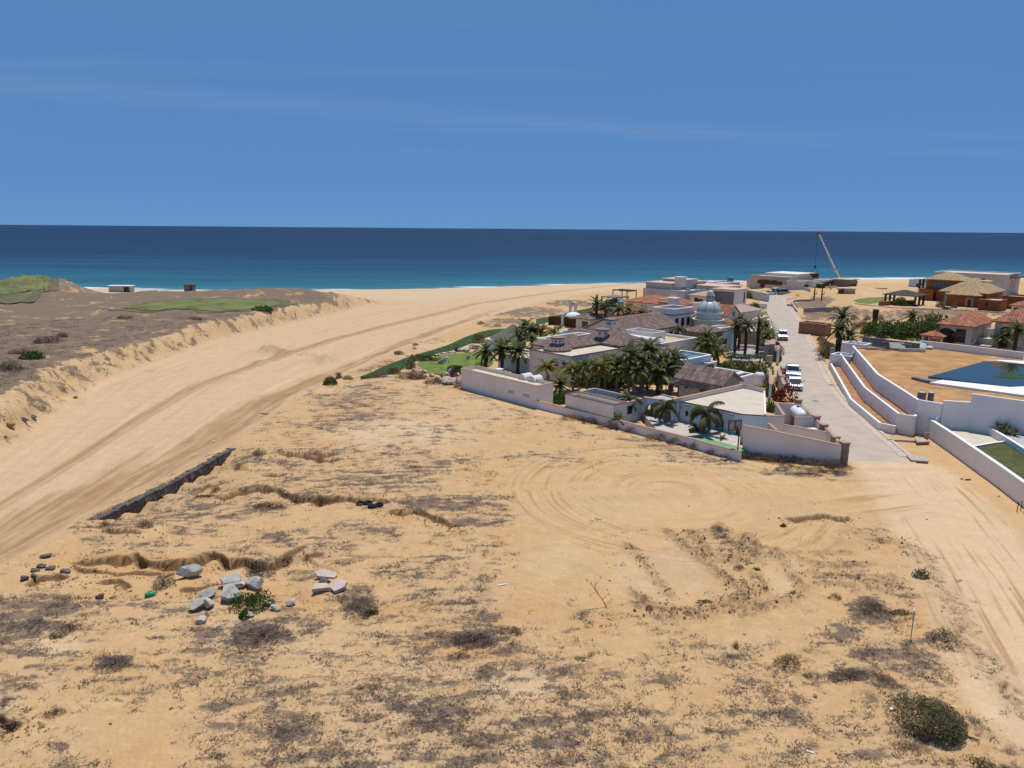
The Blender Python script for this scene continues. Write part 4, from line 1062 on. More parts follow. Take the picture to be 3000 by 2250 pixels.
part('roof_slab', MB().prism([tuple((A0 + na * -3.3)[:2]), tuple((B0 + na * -3.3)[:2]), tuple((B0 + na * -.41)[:2]), tuple((A0 + na * -.41)[:2])], 2.25, 2.37), M('deck_grey'), t)
part('coping', strip(MB(), [tuple((A0 - na * .2)[:2]), tuple((B0 - na * .2)[:2])], -.26, .26, [2.502, 2.952], [2.57, 3.02]), M('coping_tan'), t)

cp = [tuple(P(*z3(*q), 3.2)[:2]) for q in ((437, 292), (1090, 152), (1303, 196), (1312, 412), (1090, 399), (800, 336), (530, 284))]
t = thing('court_house', 'pale blue-walled court house with broad cream flat roof near the street', 'house', (cp[5][0], cp[5][1], 0))
part('wall', MB().prism(cp, -.3, 2.86), M('bluewhite'), t)
cx_ = sum(p[0] for p in cp) / 7; cy_ = sum(p[1] for p in cp) / 7
ins = [(cx_ + (p[0] - cx_) * .965, cy_ + (p[1] - cy_) * .965) for p in cp]
part('roof_deck', MB().prism(ins, 2.865, 2.90), M('deck_cream'), t)
part('parapet', strip(MB(), cp[0:3], .0, .28, 2.862, 3.3), M('warmwhite'), t); part('coping', strip(MB(), cp[0:3], -.05, .34, 3.302, 3.36), M('coping_tan'), t)
part('side_parapet', strip(MB(), [cp[2], cp[3]], .02, .2, 2.862, 3.12), M('coping_white'), t)
part('eaves_band', strip(MB(), cp[3:7], -.03, .12, 2.87, 2.96), M('coping_brown'), t)
pr = cp[6]; part('stone_pier', MB().box((pr[0] - .35, pr[1] + .35, 1.48), (.9, .7, 3.0), VA), M('stone_light'), t)
fa, fb = Vector((*cp[6], 0)), Vector((*cp[4], 0)); fd = (fb - fa).normalized(); fn = Vector((fd.y, -fd.x, 0)); fL = (fb - fa).length
def facade(name, s0, s1, z0, z1, mat, d=.08, parent=None, d0=.003):
    return part(name, quadbox((fa.x, fa.y), (fd.x, fd.y), (fn.x, fn.y), s0 * fL, s1 * fL, d0, d, z0, z1), M(mat), parent or t)
w_ = facade('window', .60, .72, .55, 1.75, 'frame_dark'); facade('pane', .61, .71, .62, 1.68, 'glass_blue', .1, w_, .081)
for s in (.11, .83):
    l_ = facade('wall_lamp', s - .015, s + .015, 1.55, 1.95, 'metal_black', .22); facade('lamp_top', s - .022, s + .022, 1.952, 2.0, 'metal_black', .26, l_)
for s in (.12, .845):
    facade('floodlight', s - .02, s + .03, 2.62, 2.8, 'metal_grey', .3)
facade('door', .93, .985, 0, 1.9, 'wood_brown', .06)
# the court
cq = [tuple((A0 + na * .05)[:2]), tuple((fa + fn * .05)[:2]), tuple((fb + fn * .05)[:2]), (tw[0][0] - .2, tw[0][1] + .2), (lw[-1][0] - .1, lw[-1][1] + .25)] + [(p[0] + .1, p[1] + .25) for p in lw[-2:2:-1]]
solo('court_paving', MB().prism(cq, -.05, .76), M('court_grey'), kind='structure')
gl = [(lw[-1][0] - .1, lw[-1][1] + .35)] + [(p[0] + .1, p[1] + .35) for p in lw[-2:3:-1]]
solo('court_grass_strip', strip(MB(), gl, .02, 1.35, .0, .79), M('court_green'), kind='structure')
hp = P(*z3(1047, 755), .76); hb = Vector((hp.x, hp.y, .0)); side = Vector((-.8, .6, 0))
t = thing('basketball_hoop', 'free-standing basketball hoop with clear backboard beside the tall white wall', 'basketball hoop', hb)
part('pole', MB().tube([hb, hb + Vector((0, 0, 2.6)), hb + Vector((-.25, .2, 3.05))], .06, 8), M('metal_black'), t)
bb = part('backboard', MB().box((hb.x - .35, hb.y + .3, 3.1), (1.4, .05, .95), .35), M('metal_grey'), t)
fr_ = MB()
for s0, s1, a0_, a1_ in ((-.72, .72, 2.6, 2.66), (-.72, .72, 3.54, 3.6), (-.72, -.66, 2.6, 3.6), (.66, .72, 2.6, 3.6), (-.03, .03, 2.66, 3.54)):
    q = quadbox((hb.x - .35, hb.y + .3), (math.cos(.35), math.sin(.35)), (math.sin(.35), -math.cos(.35)), s0, s1, -.06, .06, a0_, a1_); fr_.add(q.v, q.f)
part('board_frame', fr_, M('metal_black'), bb)
rg = MB(); rg.tube([(hb.x - .2 + .23 * math.cos(a), hb.y - .05 + .23 * math.sin(a), 2.75) for a in np.linspace(0, 2 * math.pi, 15)], .02, 5); part('rim', rg, M('paint_red'), bb)

# ---- main white house
rm = R3(z1, (800, 905), (1265, 985), (1745, 920), 3.8); rm = Rect(rm.u0, rm.u1, rm.v0, rm.v0 + 13.6)
t = house('main_house', 'large white house with cream flat roof and brown tiled roofs with two cupolas', rm)
block(t, rm, 0, 3.8, 'white', 'deck_cream', .12, 'coping_brown', .3, .1)
rl = Rect(rm.u0 - 7.5, rm.u0 - .01, rm.v0 + .6, rm.v0 + 6); block(t, rl, 0, 2.3, 'bluewhite', 'deck_cream', .3, 'coping_white', .2, .05, name='low_wing')
ha = R3(z20, (-40, 1050), (560, 1165), (985, 1010), 4.0); ha = Rect(rm.u0 - 2.6, rm.u0 + 3.2, rm.v0 + 3.4, rm.v0 + 11.6)
walls(t, ha, -.3, 3.95, 'white', 'upper_wall'); hip(t, ha, 3.95, 5.3, 'tile_brown', .3)
hb_ = R3(z20, (700, 960), (1290, 1060), (1740, 1040), 4.0); hb_ = Rect(rm.u0 - 1, rm.u1 - 1.3, rm.v0 + 12.2, rm.v0 + 18.6)
walls(t, hb_, -.3, 4.0, 'white', 'rear_wall'); hip(t, hb_, 4.0, 5.6, 'tile_brown', .45, 'u')
def cupola(t, c, z, rr_, h, crown='tile_brown', n=8):
    cu = part('cupola', MB().lathe((c[0], c[1], z), [(rr_, 0), (rr_, h)], n), M('white'), t)
    part('cupola_cap', MB().lathe((c[0], c[1], z + h + .002), [(rr_ + .12, 0), (rr_ + .38, .18), (rr_ + .36, .3), (rr_ * .6, .42), (.05, .5)], 16), M(crown), cu)
    for k in range(n):
        w_ = 2 * math.pi * (k + .5) / n; rc_ = rr_ * math.cos(math.pi / n)
        part('cupola_opening', MB().box((c[0] + rc_ * math.cos(w_), c[1] + rc_ * math.sin(w_), z + h * .62), (.05, .26, h * .35), w_), M('frame_dark'), cu)
oc = Vector((*rm.w(rm.u0 + 2.4, rm.v0 + 3.4), 0))
pl_ = []
for k in range(8):
    w0, w1 = 2 * math.pi * k / 8 + .39, 2 * math.pi * (k + 1) / 8 + .39
    pl_.append([(oc.x + 2.15 * math.cos(w0), oc.y + 2.15 * math.sin(w0), 3.9), (oc.x + 2.15 * math.cos(w1), oc.y + 2.15 * math.sin(w1), 3.9), (oc.x, oc.y, 5.1)])
part('round_wall', MB().lathe((oc.x, oc.y, 0), [(1.9, -.2), (1.9, 3.9)], 8), M('white'), t)
roof_planes(t, pl_, 'tile_brown'); cupola(t, (oc.x, oc.y), 4.6, .8, .75)
c2 = rm.w(rm.u0 + 2.6, rm.v0 + 13.2); cupola(t, c2, 4.7, .85, 1.0, n=4)
window(t, rm, 'l', .62, 1.2, .9, 1.9); window(t, rm, 'r', .45, 1.6, 2.0, .3)
pergola('pergola', 'dark timber pergola with thin slats on the side of the main white house', R3(z1, (1145, 1046), (1385, 1085), (1660, 1046), 2.9), 2.9, 'u')
# rear white parapets of the main house
rp = R3(z20, (440, 880), (680, 922), (950, 820), 4.6)
t = house('white_wing', 'narrow white flat wing behind the brown roofs near the pool', Rect(rm.u0 - 5.4, rm.u0 - 3.0, rm.v0 + 7, rm.v0 + 17))
block(t, Rect(rm.u0 - 5.4, rm.u0 - 3.0, rm.v0 + 7, rm.v0 + 17), 0, 4.2, 'white', 'deck_cream', .35, 'coping_white', .25, .06)
rq = R3(z20, (488, 718), (890, 790), (1010, 740), 3.6)
t = house('white_wing', 'low white pool-side wing with brown coping below the chimney gable', rq); block(t, rq, 0, 3.6, 'white', 'deck_cream', .4, 'coping_brown', .2, .08)
# gabled house with chimney
rg_ = R3((z20, z20, z18), (850, 700), (1585, 812), (1010, 500), 4.3); rg_ = Rect(rg_.u0, rg_.u1, rg_.v0, rg_.v1)
t = house('gabled_house', 'white gabled house with wide brown tiled roof and square chimney', rg_)
walls(t, rg_, 0, 4.35, 'white'); gable(t, rg_, 4.3, 6.4, 'tile_brown', 'v', .45, 'white')
cc_ = P(*z20(1320, 620), 6.2); cm = part('chimney', MB().box((cc_.x, cc_.y, 3.3), (1.25, 1.25, 7.0), VA), M('white'), t)
part('chimney_cap', MB().box((cc_.x, cc_.y, 6.93), (1.6, 1.6, .25), VA), M('tile_brown'), cm)
for k in range(3): part('flue_opening', MB().box((cc_.x - VX * .63 + UX * (k - 1) * .3, cc_.y - VY * .63 + UY * (k - 1) * .3, 6.35), (.16, .06, .3), VA), M('frame_dark'), cm)
for k in range(2): part('flue_opening', MB().box((cc_.x + UX * .63 + VX * (k - .5) * .35, cc_.y + UY * .63 + VY * (k - .5) * .35, 6.35), (.06, .16, .3), VA), M('frame_dark'), cm)
window(t, rg_, 'r', .9, .9, .9, 2.6); window(t, rg_, 'r', .78, .8, .7, 2.7)
# white flat masses right of it with the long barrel vault
rw = R3(z18, (5, 568), (545, 637), (800, 598), 5.0)
t = house('white_block', 'tall plain white roof parapet block beside the long barrel vault', rw); block(t, rw, 0, 5.0, 'white', 'deck_grey', .7, None, .2)
rw2 = R3(z18, (-330, 690), (690, 850), (1120, 690), 4.0)
t = house('vaulted_wing', 'white wing with a long white barrel vault and tan flat roof', rw2); block(t, rw2, 0, 4.0, 'white', 'deck_tan', .35, 'coping_white', .22, .05)
va, vb = rw2.w(rw2.u0 + .6, rw2.v0 + .75), rw2.w(rw2.u1 - .3, rw2.v0 + .75)
part('barrel_vault', MB().tube([(*va, 4.02), (*vb, 4.02)], .72, 18), M('coping_white'), t, smooth=True)
rw3 = R3(z18, (75, 782), (285, 808), (490, 780), 4.6)
t = house('roof_hatch', 'small square white roof hatch with tan top and brown rim', rw3, 0, 'roof hatch'); block(t, rw3, 0, 4.6, 'white', 'deck_tan', .2, 'coping_brown', .18, .08)
rw4 = R3(z18, (-150, 890), (150, 960), (300, 880), 3.7)
t = house('white_block', 'small white flat block with brown coping behind the palm clump', rw4); block(t, rw4, 0, 3.7, 'white', 'deck_tan', .3, 'coping_brown', .2, .08)
rw5 = R3(z18, (450, 860), (700, 910), (900, 880), 3.6)
t = house('white_block', 'white flat block with cream roof behind the round green tree', rw5); block(t, rw5, 0, 3.6, 'white', 'deck_cream', .25, 'coping_brown', .2, .06)
# solar-roofed block, small pergola
rs = R3(z18, (740, 1045), (1150, 1172), (1725, 1068), 3.6)
t = house('solar_block', 'white flat-roofed block with dark blue-grey roof panels behind palms', rs); block(t, rs, 0, 3.6, 'bluewhite', 'deck_grey', .35, 'coping_white', .25, .07)
for k in range(2):
    for j in range(3):
        q = rs.sub(.12 + .38 * k, .46 + .38 * k, .08 + .29 * j, .35 + .29 * j); part('solar_panel', MB().prism(q.pts(), 3.3, 3.36), M('deck_blue'), t)
ra = R3(z18, (1440, 1180), (1620, 1230), (1835, 1200), 2.7)
t = house('white_block', 'little white annex next to the timber pergola by the hedge', ra); block(t, ra, 0, 2.7, 'bluewhite', 'deck_grey', .2, 'coping_white', .2, .05)
pergola('pergola', 'small red-brown timber pergola between the solar block and the tiled roof', R3(z18, (1250, 1268), (1440, 1302), (1800, 1246), 2.6), 2.6, 'u', mat='wood_brown', slat='wood_grey')
# brown tiled gable nearest the court
rb = R3(z2, (540, 1200), (1062, 1300), (1335, 1246), 3.1)
t = house('tiled_house', 'house with brown barrel-tiled gable roof right behind the court house', rb)
walls(t, rb.grow(-.5), 0, 3.2, 'stone_light'); gable(t, rb.grow(-.4), 3.1, 4.5, 'tile_brown', 'u', .4, 'stone_light', w=.34)
pergola('pergola', 'grey slatted timber pergola under the eave of the brown tiled gable', R3(z2, (505, 1250), (840, 1330), (900, 1290), 2.4), 2.4, 'u', slat='wood_grey')
rc_ = R3(z2, (885, 1122), (1250, 1200), (1435, 1166), 3.3)
t = house('flat_house', 'white flat-roofed block with sunken roof between tiled gable and hedge', rc_)
block(t, rc_.sub(0, .72, 0, 1), 0, 3.3, 'white', 'deck_cream', .5, 'coping_white', .22, .06); block(t, rc_.sub(.725, 1, 0, 1), 0, 3.25, 'white', 'deck_blue', .3, 'coping_white', .22, .06, name='wing')
tb = P(*z2(1447, 1290), 0); t = thing('water_tank', 'white upright water tank beside the flat white block', 'tank', (tb.x, tb.y, 0))
part('shell', MB().lathe((tb.x, tb.y, 0), [(.7, 0), (.72, .3), (.7, .6), (.72, .9), (.7, 1.2), (.72, 1.5), (.5, 1.85), (.25, 1.95)], 20), M('metal_white'), t, smooth=True); part('lid', MB().lathe((tb.x, tb.y, 1.952), [(.26, 0), (.26, .08)], 14), M('metal_black'), t)
# garage
rt_ = R3(z18, (1110, 575), (1600, 632), (1925, 580), 4.1)
t = house('stone_house', 'stone-faced garage house with low brown hipped roof and white portal', rt_)
walls(t, rt_, 0, 4.0, 'stone'); hip(t, rt_, 4.0, 5.0, 'tile_brown', .45)
panel(t, rt_, 'l', .25, .8, .2, 3.0, 'warmwhite', 'plaster_panel')
rp_ = Rect(rt_.u0 + 1.2, rt_.u1 - .9, rt_.v1 + .01, rt_.v1 + 4.6); block(t, rp_, 0, 4.2, 'bluewhite', 'deck_cream', .25, 'coping_white', .2, .06, name='portal_wall')
panel(t, rp_, 'r', .05, .66, 0, 2.3, 'wood_brown', 'garage_door', .05); panel(t, rp_, 'r', .8, .99, 0, 4.15, 'bluewhite', 'portal_pier', .45)
# far garden wall and driveway
dq = xy(z19, (230, 1010), (340, 905), (960, 965), (930, 1180), (480, 1210), (300, 1150))
solo('driveway', MB().prism(dq, -.1, .03), M('concrete'), kind='structure')
wall_line('planter_wall', 'low white planter wall with curve in front of the tall palms', xy(z19, (340, 925), (650, 930), (950, 965)), 0, .5, .3, 'white', 'coping_white')
wall_line('garden_wall', 'grey rubble garden wall behind the two tall palms', xy(z19, (455, 835), (760, 850), (900, 870)), 0, 2.4, .35, 'stone_light', 'coping_white')
wall_line('gate_wall', 'light stone gate wall at the driveway entrance, nearer one', xy(z19, (985, 1220), (1040, 1230)), 0, 1.2, 1.2, 'stone_light', 'coping_tan')
for q0, q1, zt, lab in (((955, 1170), (975, 1010), 2.6, 'inner slab of the paired stone gateposts at the driveway'), ((1050, 1170), (1075, 1000), 2.7, 'outer slab of the paired stone gateposts at the driveway')):
    p0_, p1_ = P(*z19(*q0), 0), P(*z19(*q1), 0); wall_line('gate_wall', lab, [(p0_.x, p0_.y), (p1_.x, p1_.y)], 0, zt, .8, 'stone_light', 'coping_tan')
gp = xy(z19, (1010, 1190), (1030, 1010)); t = thing('gate', 'dark metal gate leaf between the paired stone gateposts', 'gate', (*gp[0], 0))
gd = Vector((gp[1][0] - gp[0][0], gp[1][1] - gp[0][1], 0)); gl_ = gd.length; gd.normalize(); gn = Vector((gd.y, -gd.x, 0))
for k in range(9): part('gate_bar', quadbox(gp[0], gd, gn, gl_ * k / 8 - .05, gl_ * k / 8 + .05, -.03, .03, .1, 2.2), M('metal_black'), t)
for zz in (.2, 2.2): part('gate_rail', quadbox(gp[0], gd, gn, 0, gl_, -.04, .04, zz, zz + .08), M('metal_black'), t)
# planted street walls with bougainvillea pots
for q, z_, lab in ((((1245, 1475), (1320, 1640)), 1.5, 'tan-capped street wall beside the parked silver pickup'), (((1200, 1330), (1245, 1475)), 1.8, 'street wall section with tan coping past the gatehouse corner'), (((1095, 760), (1130, 940)), 1.8, 'white street wall with red planters by the far pickup'), (((1180, 960), (1220, 960)), 2.4, 'brown stone street wall end beside the driveway gate')):
    wall_line('street_wall', lab, xy(z19, *q, z=z_), 0, z_, .35, 'warmwhite', 'coping_tan')
wall_line('street_wall', 'white-capped street wall running back towards the far turn', xy(z19, (1100, 610), (1060, 590), (1030, 480), (1005, 380), z=1.6), 0, 1.6, .5, 'terracotta', 'coping_white', copz=.15)
wall_line('garden_wall', 'curved white-capped garden wall round the far sandy forecourt', xy(z19, (620, 400), (700, 365), (800, 343), (900, 333), (1000, 328), z=1.3), 0, 1.3, .35, 'warmwhite', 'coping_white', copz=.12)
solo('forecourt', MB().prism(xy(z19, (640, 590), (640, 480), (720, 420), (820, 385), (960, 375), (1010, 480), (1040, 580), (900, 600)), -.1, .035), M('deck_tan'), kind='structure')
wall_line('yard_wall', 'grey plastered yard wall with tan coping beside the water tank', xy(z19, (1000, 1320), (1040, 1380), (1050, 1640), z=1.9), 0, 1.9, .3, 'bluewhite', 'coping_tan')
# ------------------------------------------------------------------ terracotta villa with the dome
r = R3(z22, (10, 490), (740, 592), (1160, 550), 3.9)
t = house('terracotta_house', 'long white house with terracotta hipped roof behind the blue-topped tower', r.grow(-.4))
walls(t, r.grow(-.5), 0, 3.9, 'white'); hip(t, r.grow(-.5), 3.9, 5.4, 'tile_red', .5)
window(t, r.grow(-.5), 'l', .1, 1.6, 1.4, 1.9, mull=2); window(t, r.grow(-.5), 'l', .38, 1.8, .8, 2.4)
c = uv(P(*z22(530, 487), 5.0)); part('roof_skylight', MB().prism(Rect(c[0] - 1.6, c[0] + 1.6, c[1] - .35, c[1] + .35).pts(), 4.9, 5.25), M('deck_cream'), t)
r2 = R3(z20, (1300, 355), (1770, 485), (2350, 395), 3.3)
t = house('terracotta_house', 'low white house with terracotta roof left of the tower, round window', r2)
walls(t, r2, 0, 3.3, 'white'); hip(t, r2, 3.3, 5.0, 'tile_red', .45)
o, a, n, L = wall_frame(r2, 'l'); cw = (o[0] + a[0] * L * .62, o[1] + a[1] * L * .62)
rw_ = part('round_window', MB().tube([(cw[0] + n[0] * .003, cw[1] + n[1] * .003, 2.1), (cw[0] + n[0] * .07, cw[1] + n[1] * .07, 2.1)], .5, 16), M('frame_dark'), t)
window(t, r2, 'l', .2, 1.3, 1.6, .6); window(t, r2, 'l', .42, .9, 1.0, 1.3)
for q, lab in (((1310, 335), 'small turquoise dome on a round white turret by the palms'), ((1512, 190), 'turquoise dome cap above the low terracotta roof')):
    c = P(*z20(*q), 4.3 if q[0] < 1400 else 5.6); zb = c.z; t = thing('turret', lab, 'turret', (c.x, c.y, 0))
    part('drum', MB().lathe((c.x, c.y, 0), [(.75, -.1), (.75, zb - .3), (.95, zb - .28), (.95, zb - .12)], 14), M('white'), t)
    part('dome', MB().lathe((c.x, c.y, zb - .118), [(.85, 0), (.82, .25), (.65, .5), (.35, .68), (.04, .74)], 14), M('teal'), t, smooth=True)
# tower
r = R3(z22, (334, 614), (692, 650), (1016, 612), 6.8)
t = house('tower_house', 'square two-storey white tower block with blue flat roof and brown shutters', r)
block(t, r, 0, 6.8, 'white', 'deck_blue', .35, 'coping_white', .3, .1)
part('string_course', ring(MB(), r.grow(.06), .055, 5.7, 5.85), M('coping_brown'), t)
for f in (.16, .45, .74): window(t, r, 'r', f, .85, 1.5, 3.6, 'shutter', 'shutter', mull=1)
window(t, r, 'l', .55, 1.6, 1.9, 3.2, 'shutter', 'glass_dark', mull=1)
bl_ = panel(t, r, 'l', .42, .72, 2.9, 3.1, 'coping_brown', 'balcony', .9)
o, a, n, L = wall_frame(r, 'l')
for k in range(9): part('baluster', quadbox(o, a, n, L * (.43 + .035 * k), L * (.43 + .035 * k) + .05, .82, .88, 3.102, 4.0), M('metal_black'), bl_)
part('handrail', quadbox(o, a, n, L * .42, L * .72, .8, .9, 4.002, 4.06), M('metal_black'), bl_)
c = P(*z22(420, 700), 5.4); cupola(t, (c.x, c.y), 4.4, .7, 1.0, n=4)
c = P(*z22(685, 460), 7.3); t = thing('chimney_tower', 'tall pale blue chimney block crowned by thin white finials', 'chimney', (c.x, c.y, 0))
part('stack', MB().box((c.x, c.y, 3.55), (1.7, 1.7, 7.4), VA), M('bluewhite'), t); part('cap', MB().box((c.x, c.y, 7.33), (2.1, 2.1, .16), VA), M('coping_white'), t)
for k in range(4):
    fx = (k - 1.5) * .45; p = Vector((c.x + (UX + VX) * .5 * fx, c.y + (UY + VY) * .5 * fx, 7.41)); part('finial', MB().tube([p, p + Vector((0, 0, .5)), p + Vector((0, 0, 1.1 if k % 2 else .9))], [.12, .07, .02], 6), M('metal_white'), t)
# domed hall
r = R3(z22, (800, 850), (1270, 935), (1670, 860), 3.2)
t = house('domed_house', 'terracotta pyramid-roofed hall crowned by a ribbed blue dome', r)
walls(t, r, 0, 3.2, 'white'); hip(t, r, 3.2, 5.0, 'tile_red', .4)
c = P(*z22(1255, 735), 5.6); R_ = 2.35
part('drum', MB().lathe((c.x, c.y, 0), [(R_ + .35, 3.4), (R_ + .35, 4.7), (R_ + .6, 4.75), (R_ + .6, 4.9), (R_ - .05, 4.95), (R_ - .05, 5.9), (R_ + .22, 5.95), (R_ + .22, 6.12)], 28), M('warmwhite'), t)
dm = part('dome', MB().lathe((c.x, c.y, 6.12), [(R_ * math.cos(w), R_ * math.sin(w) * .98) for w in np.linspace(0, math.radians(76), 10)], 28), M('dome_blue'), t, smooth=True)
for k in range(8):
    w0 = 2 * math.pi * k / 8 + .2
    part('dome_rib', MB().tube([(c.x + (R_ + .02) * math.cos(w) * math.cos(w0), c.y + (R_ + .02) * math.cos(w) * math.sin(w0), 6.12 + R_ * .98 * math.sin(w)) for w in np.linspace(0, math.radians(76), 9)], .06, 5), M('gold'), dm)
zt = 6.12 + R_ * .95
ln = part('lantern', MB().lathe((c.x, c.y, zt), [(.75, 0), (.75, .15), (.6, .2), (.6, .95), (.8, 1.0), (.8, 1.12)], 16), M('warmwhite'), t)
for k in range(8):
    w0 = 2 * math.pi * (k + .5) / 8; part('lantern_window', MB().box((c.x + .6 * math.cos(w0), c.y + .6 * math.sin(w0), zt + .58), (.06, .22, .5), w0), M('glass_dark'), ln)
part('small_dome', MB().lathe((c.x, c.y, zt + 1.122), [(.68, 0), (.64, .3), (.48, .55), (.25, .7), (.04, .75), (.03, .98)], 16), M('dome_blue'), t, smooth=True)
# gable with round window
r = R3(z22, (1290, 712), (1552, 750), (1788, 724), 3.5)
t = house('gabled_house', 'white gable end with round window and terracotta roof right of dome', r)
walls(t, r, 0, 3.4, 'bluewhite'); gable(t, r, 3.4, 5.5, 'tile_red', 'u', .3, 'bluewhite')
o, a, n, L = wall_frame(r, 'r'); cw = (o[0] + a[0] * L * .5, o[1] + a[1] * L * .5)
part('round_window', MB().tube([(cw[0] + n[0] * .01, cw[1] + n[1] * .01, 3.7), (cw[0] + n[0] * .09, cw[1] + n[1] * .09, 3.7)], .55, 16), M('frame_dark'), t)
part('pane', MB().tube([(cw[0] + n[0] * .091, cw[1] + n[1] * .091, 3.7), (cw[0] + n[0] * .1, cw[1] + n[1] * .1, 3.7)], .42, 16), M('glass_blue'), t)
r = R3(z22, (1400, 640), (1760, 690), (1905, 622), 2.8)
t = house('low_house', 'low house with dull pink shallow roof behind the white gable', r); walls(t, r, 0, 2.7, 'warmwhite'); hip(t, r, 2.7, 3.9, 'deck_pink', .3)
r = R3(z22, (960, 570), (1240, 590), (1260, 585), 4.2)
t = house('white_block', 'white upper block with brown shutter between tower and dome', r); r = Rect(r.u0, r.u1, r.v0, r.v0 + 5); block(t, r, 0, 4.6, 'white', 'deck_cream', .3, 'coping_white', .2, .06); window(t, r, 'l', .75, .9, 1.9, 2.2, 'shutter', 'shutter')
r = R3(z22, (100, 565), (440, 600), (450, 540), 3.3)
t = house('white_block', 'low white parapet in front of the long terracotta roof', r); r = Rect(r.u0, r.u1, r.v0, r.v0 + 3); block(t, r, 0, 3.3, 'warmwhite', 'deck_cream', .3, 'coping_white', .2, .06)

# ------------------------------------------------------------------ big modern compound
def slabhouse(name, label, r, z1_, wall, deck, z0=0, par=.25, cop='coping_white', over=0, roofmat=None, **kw):
    t = house(name, label, r, z0)
    block(t, r, z0, z1_, wall, deck, par, cop, .25, .07)
    if roofmat: part('roof_slab', MB().prism(r.grow(over).pts(), z1_ + .075, z1_ + .25), M(roofmat), t)
    return t
r = R3(z22, (112, 305), (860, 352), (1300, 318), 4.6)
t = slabhouse('modern_house', 'wide pale grey flat-roofed modern house behind the terracotta roofs', r, 4.6, 'greywall', 'deck_grey')
for k in range(3): part('roof_panel', MB().prism(r.sub(.1 + .3 * k, .36 + .3 * k, .15, .8).pts(), 4.36, 4.46), M('deck_blue' if k == 1 else 'deck_grey'), t)
panel(t, r, 'l', .14, .3, .3, 3.6, 'beigewall', 'stone_panel', .05)
for fu, fv in ((.08, .2), (.08, .6), (.5, .88), (.7, .9), (.9, .3), (.9, .7)): c = r.at(fu, fv); part('roof_unit', MB().box((c[0], c[1], 4.7), (1.1, .9, .7), VA), M('metal_grey'), t)
r = R3(z22, (835, 402), (1250, 415), (1500, 392), 4.2)
t = house('modern_house', 'beige modern house with shallow pink roof and dark windows', r); walls(t, r, 0, 3.9, 'warmwhite'); hip(t, r, 3.9, 4.9, 'deck_pink', .5)
window(t, r, 'l', .33, .9, 1.3, 2.0); window(t, r, 'l', .55, 1.8, 1.8, 1.2); window(t, r, 'r', .28, .9, 2.3, .4); window(t, r, 'r', .62, 1.1, 2.6, .2)
r = R3(z22, (1280, 318), (1670, 342), (1870, 322), 5.6)
t = slabhouse('modern_house', 'tall modern block with dark grey left face and white street face', r, 5.6, 'white', 'deck_cream', roofmat='deck_pink', over=.3)
panel(t, r, 'l', .01, .99, 0, 5.2, 'darkgrey', 'slate_cladding', .06); window(t, r, 'r', .82, .5, 2.6, 2.2)
for lab, l_, n_, r__, z_, w_, d_ in (
    ('pink-roofed grey slab house at the back of the modern compound', (985, 240), (1500, 292), (1790, 268), 5.4, 'greywall', 'deck_pink'),
    ('grey box house with pink roof at the beach end of the compound', (352, 198), (640, 236), (1190, 190), 6.2, 'greywall', 'deck_pink'),
    ('farthest pink roof of the modern compound, against the sea', (512, 150), (900, 176), (1215, 172), 7.0, 'greywall', 'deck_pink'),
    ('thin pale roof terrace in the middle of the modern compound', (480, 238), (760, 250), (1210, 195), 5.4, 'white', 'deck_grey'),
    ('low beige flat house right of the modern compound by the shore', (1220, 205), (1500, 225), (1900, 212), 4.6, 'beigewall', 'deck_pink')):
    r = R3(z22, l_, n_, r__, z_); slabhouse('modern_house', lab, r, z_, w_, d_, roofmat='deck_pink' if 'pink' in lab else None, over=.4)
c = P(*z22(795, 180), 7.2); t = thing('roof_chimney', 'pale square chimney box on the farthest pink roof', 'chimney', (c.x, c.y, 6)); part('stack', MB().box((c.x, c.y, 6.9), (2.6, 1.6, 2.6), VA), M('warmwhite'), t); part('cap', MB().box((c.x, c.y, 8.26), (2.9, 1.9, .12), VA), M('coping_white'), t)
wall_line('perimeter_wall', 'long grey perimeter wall between modern compound and far compound', xy(z22, (1640, 300), (1900, 330), (2230, 390), z=2.5), 0, 2.5, .3, 'greywall', 'coping_white')
wall_line('garden_wall', 'low white garden wall across the verge beside the far street', xy(z22, (1780, 560), (1960, 548), (2200, 560), z=1.2), 0, 1.2, .3, 'white', 'coping_white')
pergola('beach_pergola', 'dark flat beach pergola at the sea end of the modern compound', R3(z1, (1760, 250), (1870, 268), (2020, 262), 3.0), 3.0, 'u', cat='pergola')
pergola('beach_pergola', 'pergola with grey translucent roof above the green lawn by the dunes', R3(z1, (1560, 328), (1730, 340), (1865, 322), 3.4), 3.4, 'u', mat='wood_dark', slat='metal_grey', gap=.26)

# ------------------------------------------------------------------ far compound with the crane
r = R3(z15, (138, 797), (640, 845), (1000, 800), 4.7)
t = slabhouse('far_house', 'long beige modern house with stepped flat roofs at the street end', r, 4.7, 'beigewall', 'deck_cream', cop='coping_tan')
window(t, r, 'l', .62, 1.8, 1.8, 1.6); panel(t, r, 'l', .28, .5, .5, 3.4, 'wood_brown', 'timber_cladding', .1); part('upper_roof', MB().prism(r.sub(.1, .95, .35, .95).pts(), 4.46, 5.5), M('warmwhite'), t)
r = R3(z15, (640, 890), (850, 912), (1070, 905), 3.6)
t = slabhouse('far_house', 'white cube garage wing with dark door behind the green truck', r, 3.6, 'warmwhite', 'deck_cream'); panel(t, r, 'r', .1, .75, 0, 2.4, 'frame_dark', 'garage_door')
r = R3(z15, (1080, 880), (1170, 895), (1420, 870), 3.8)
t = slabhouse('far_house', 'grey house with wide dark brown garage door left of the crane', r, 3.8, 'greywall', 'deck_cream'); panel(t, r, 'r', .02, .62, .2, 3.1, 'wood_brown', 'garage_door'); window(t, r, 'r', .85, 1.4, 1.2, 1.8)
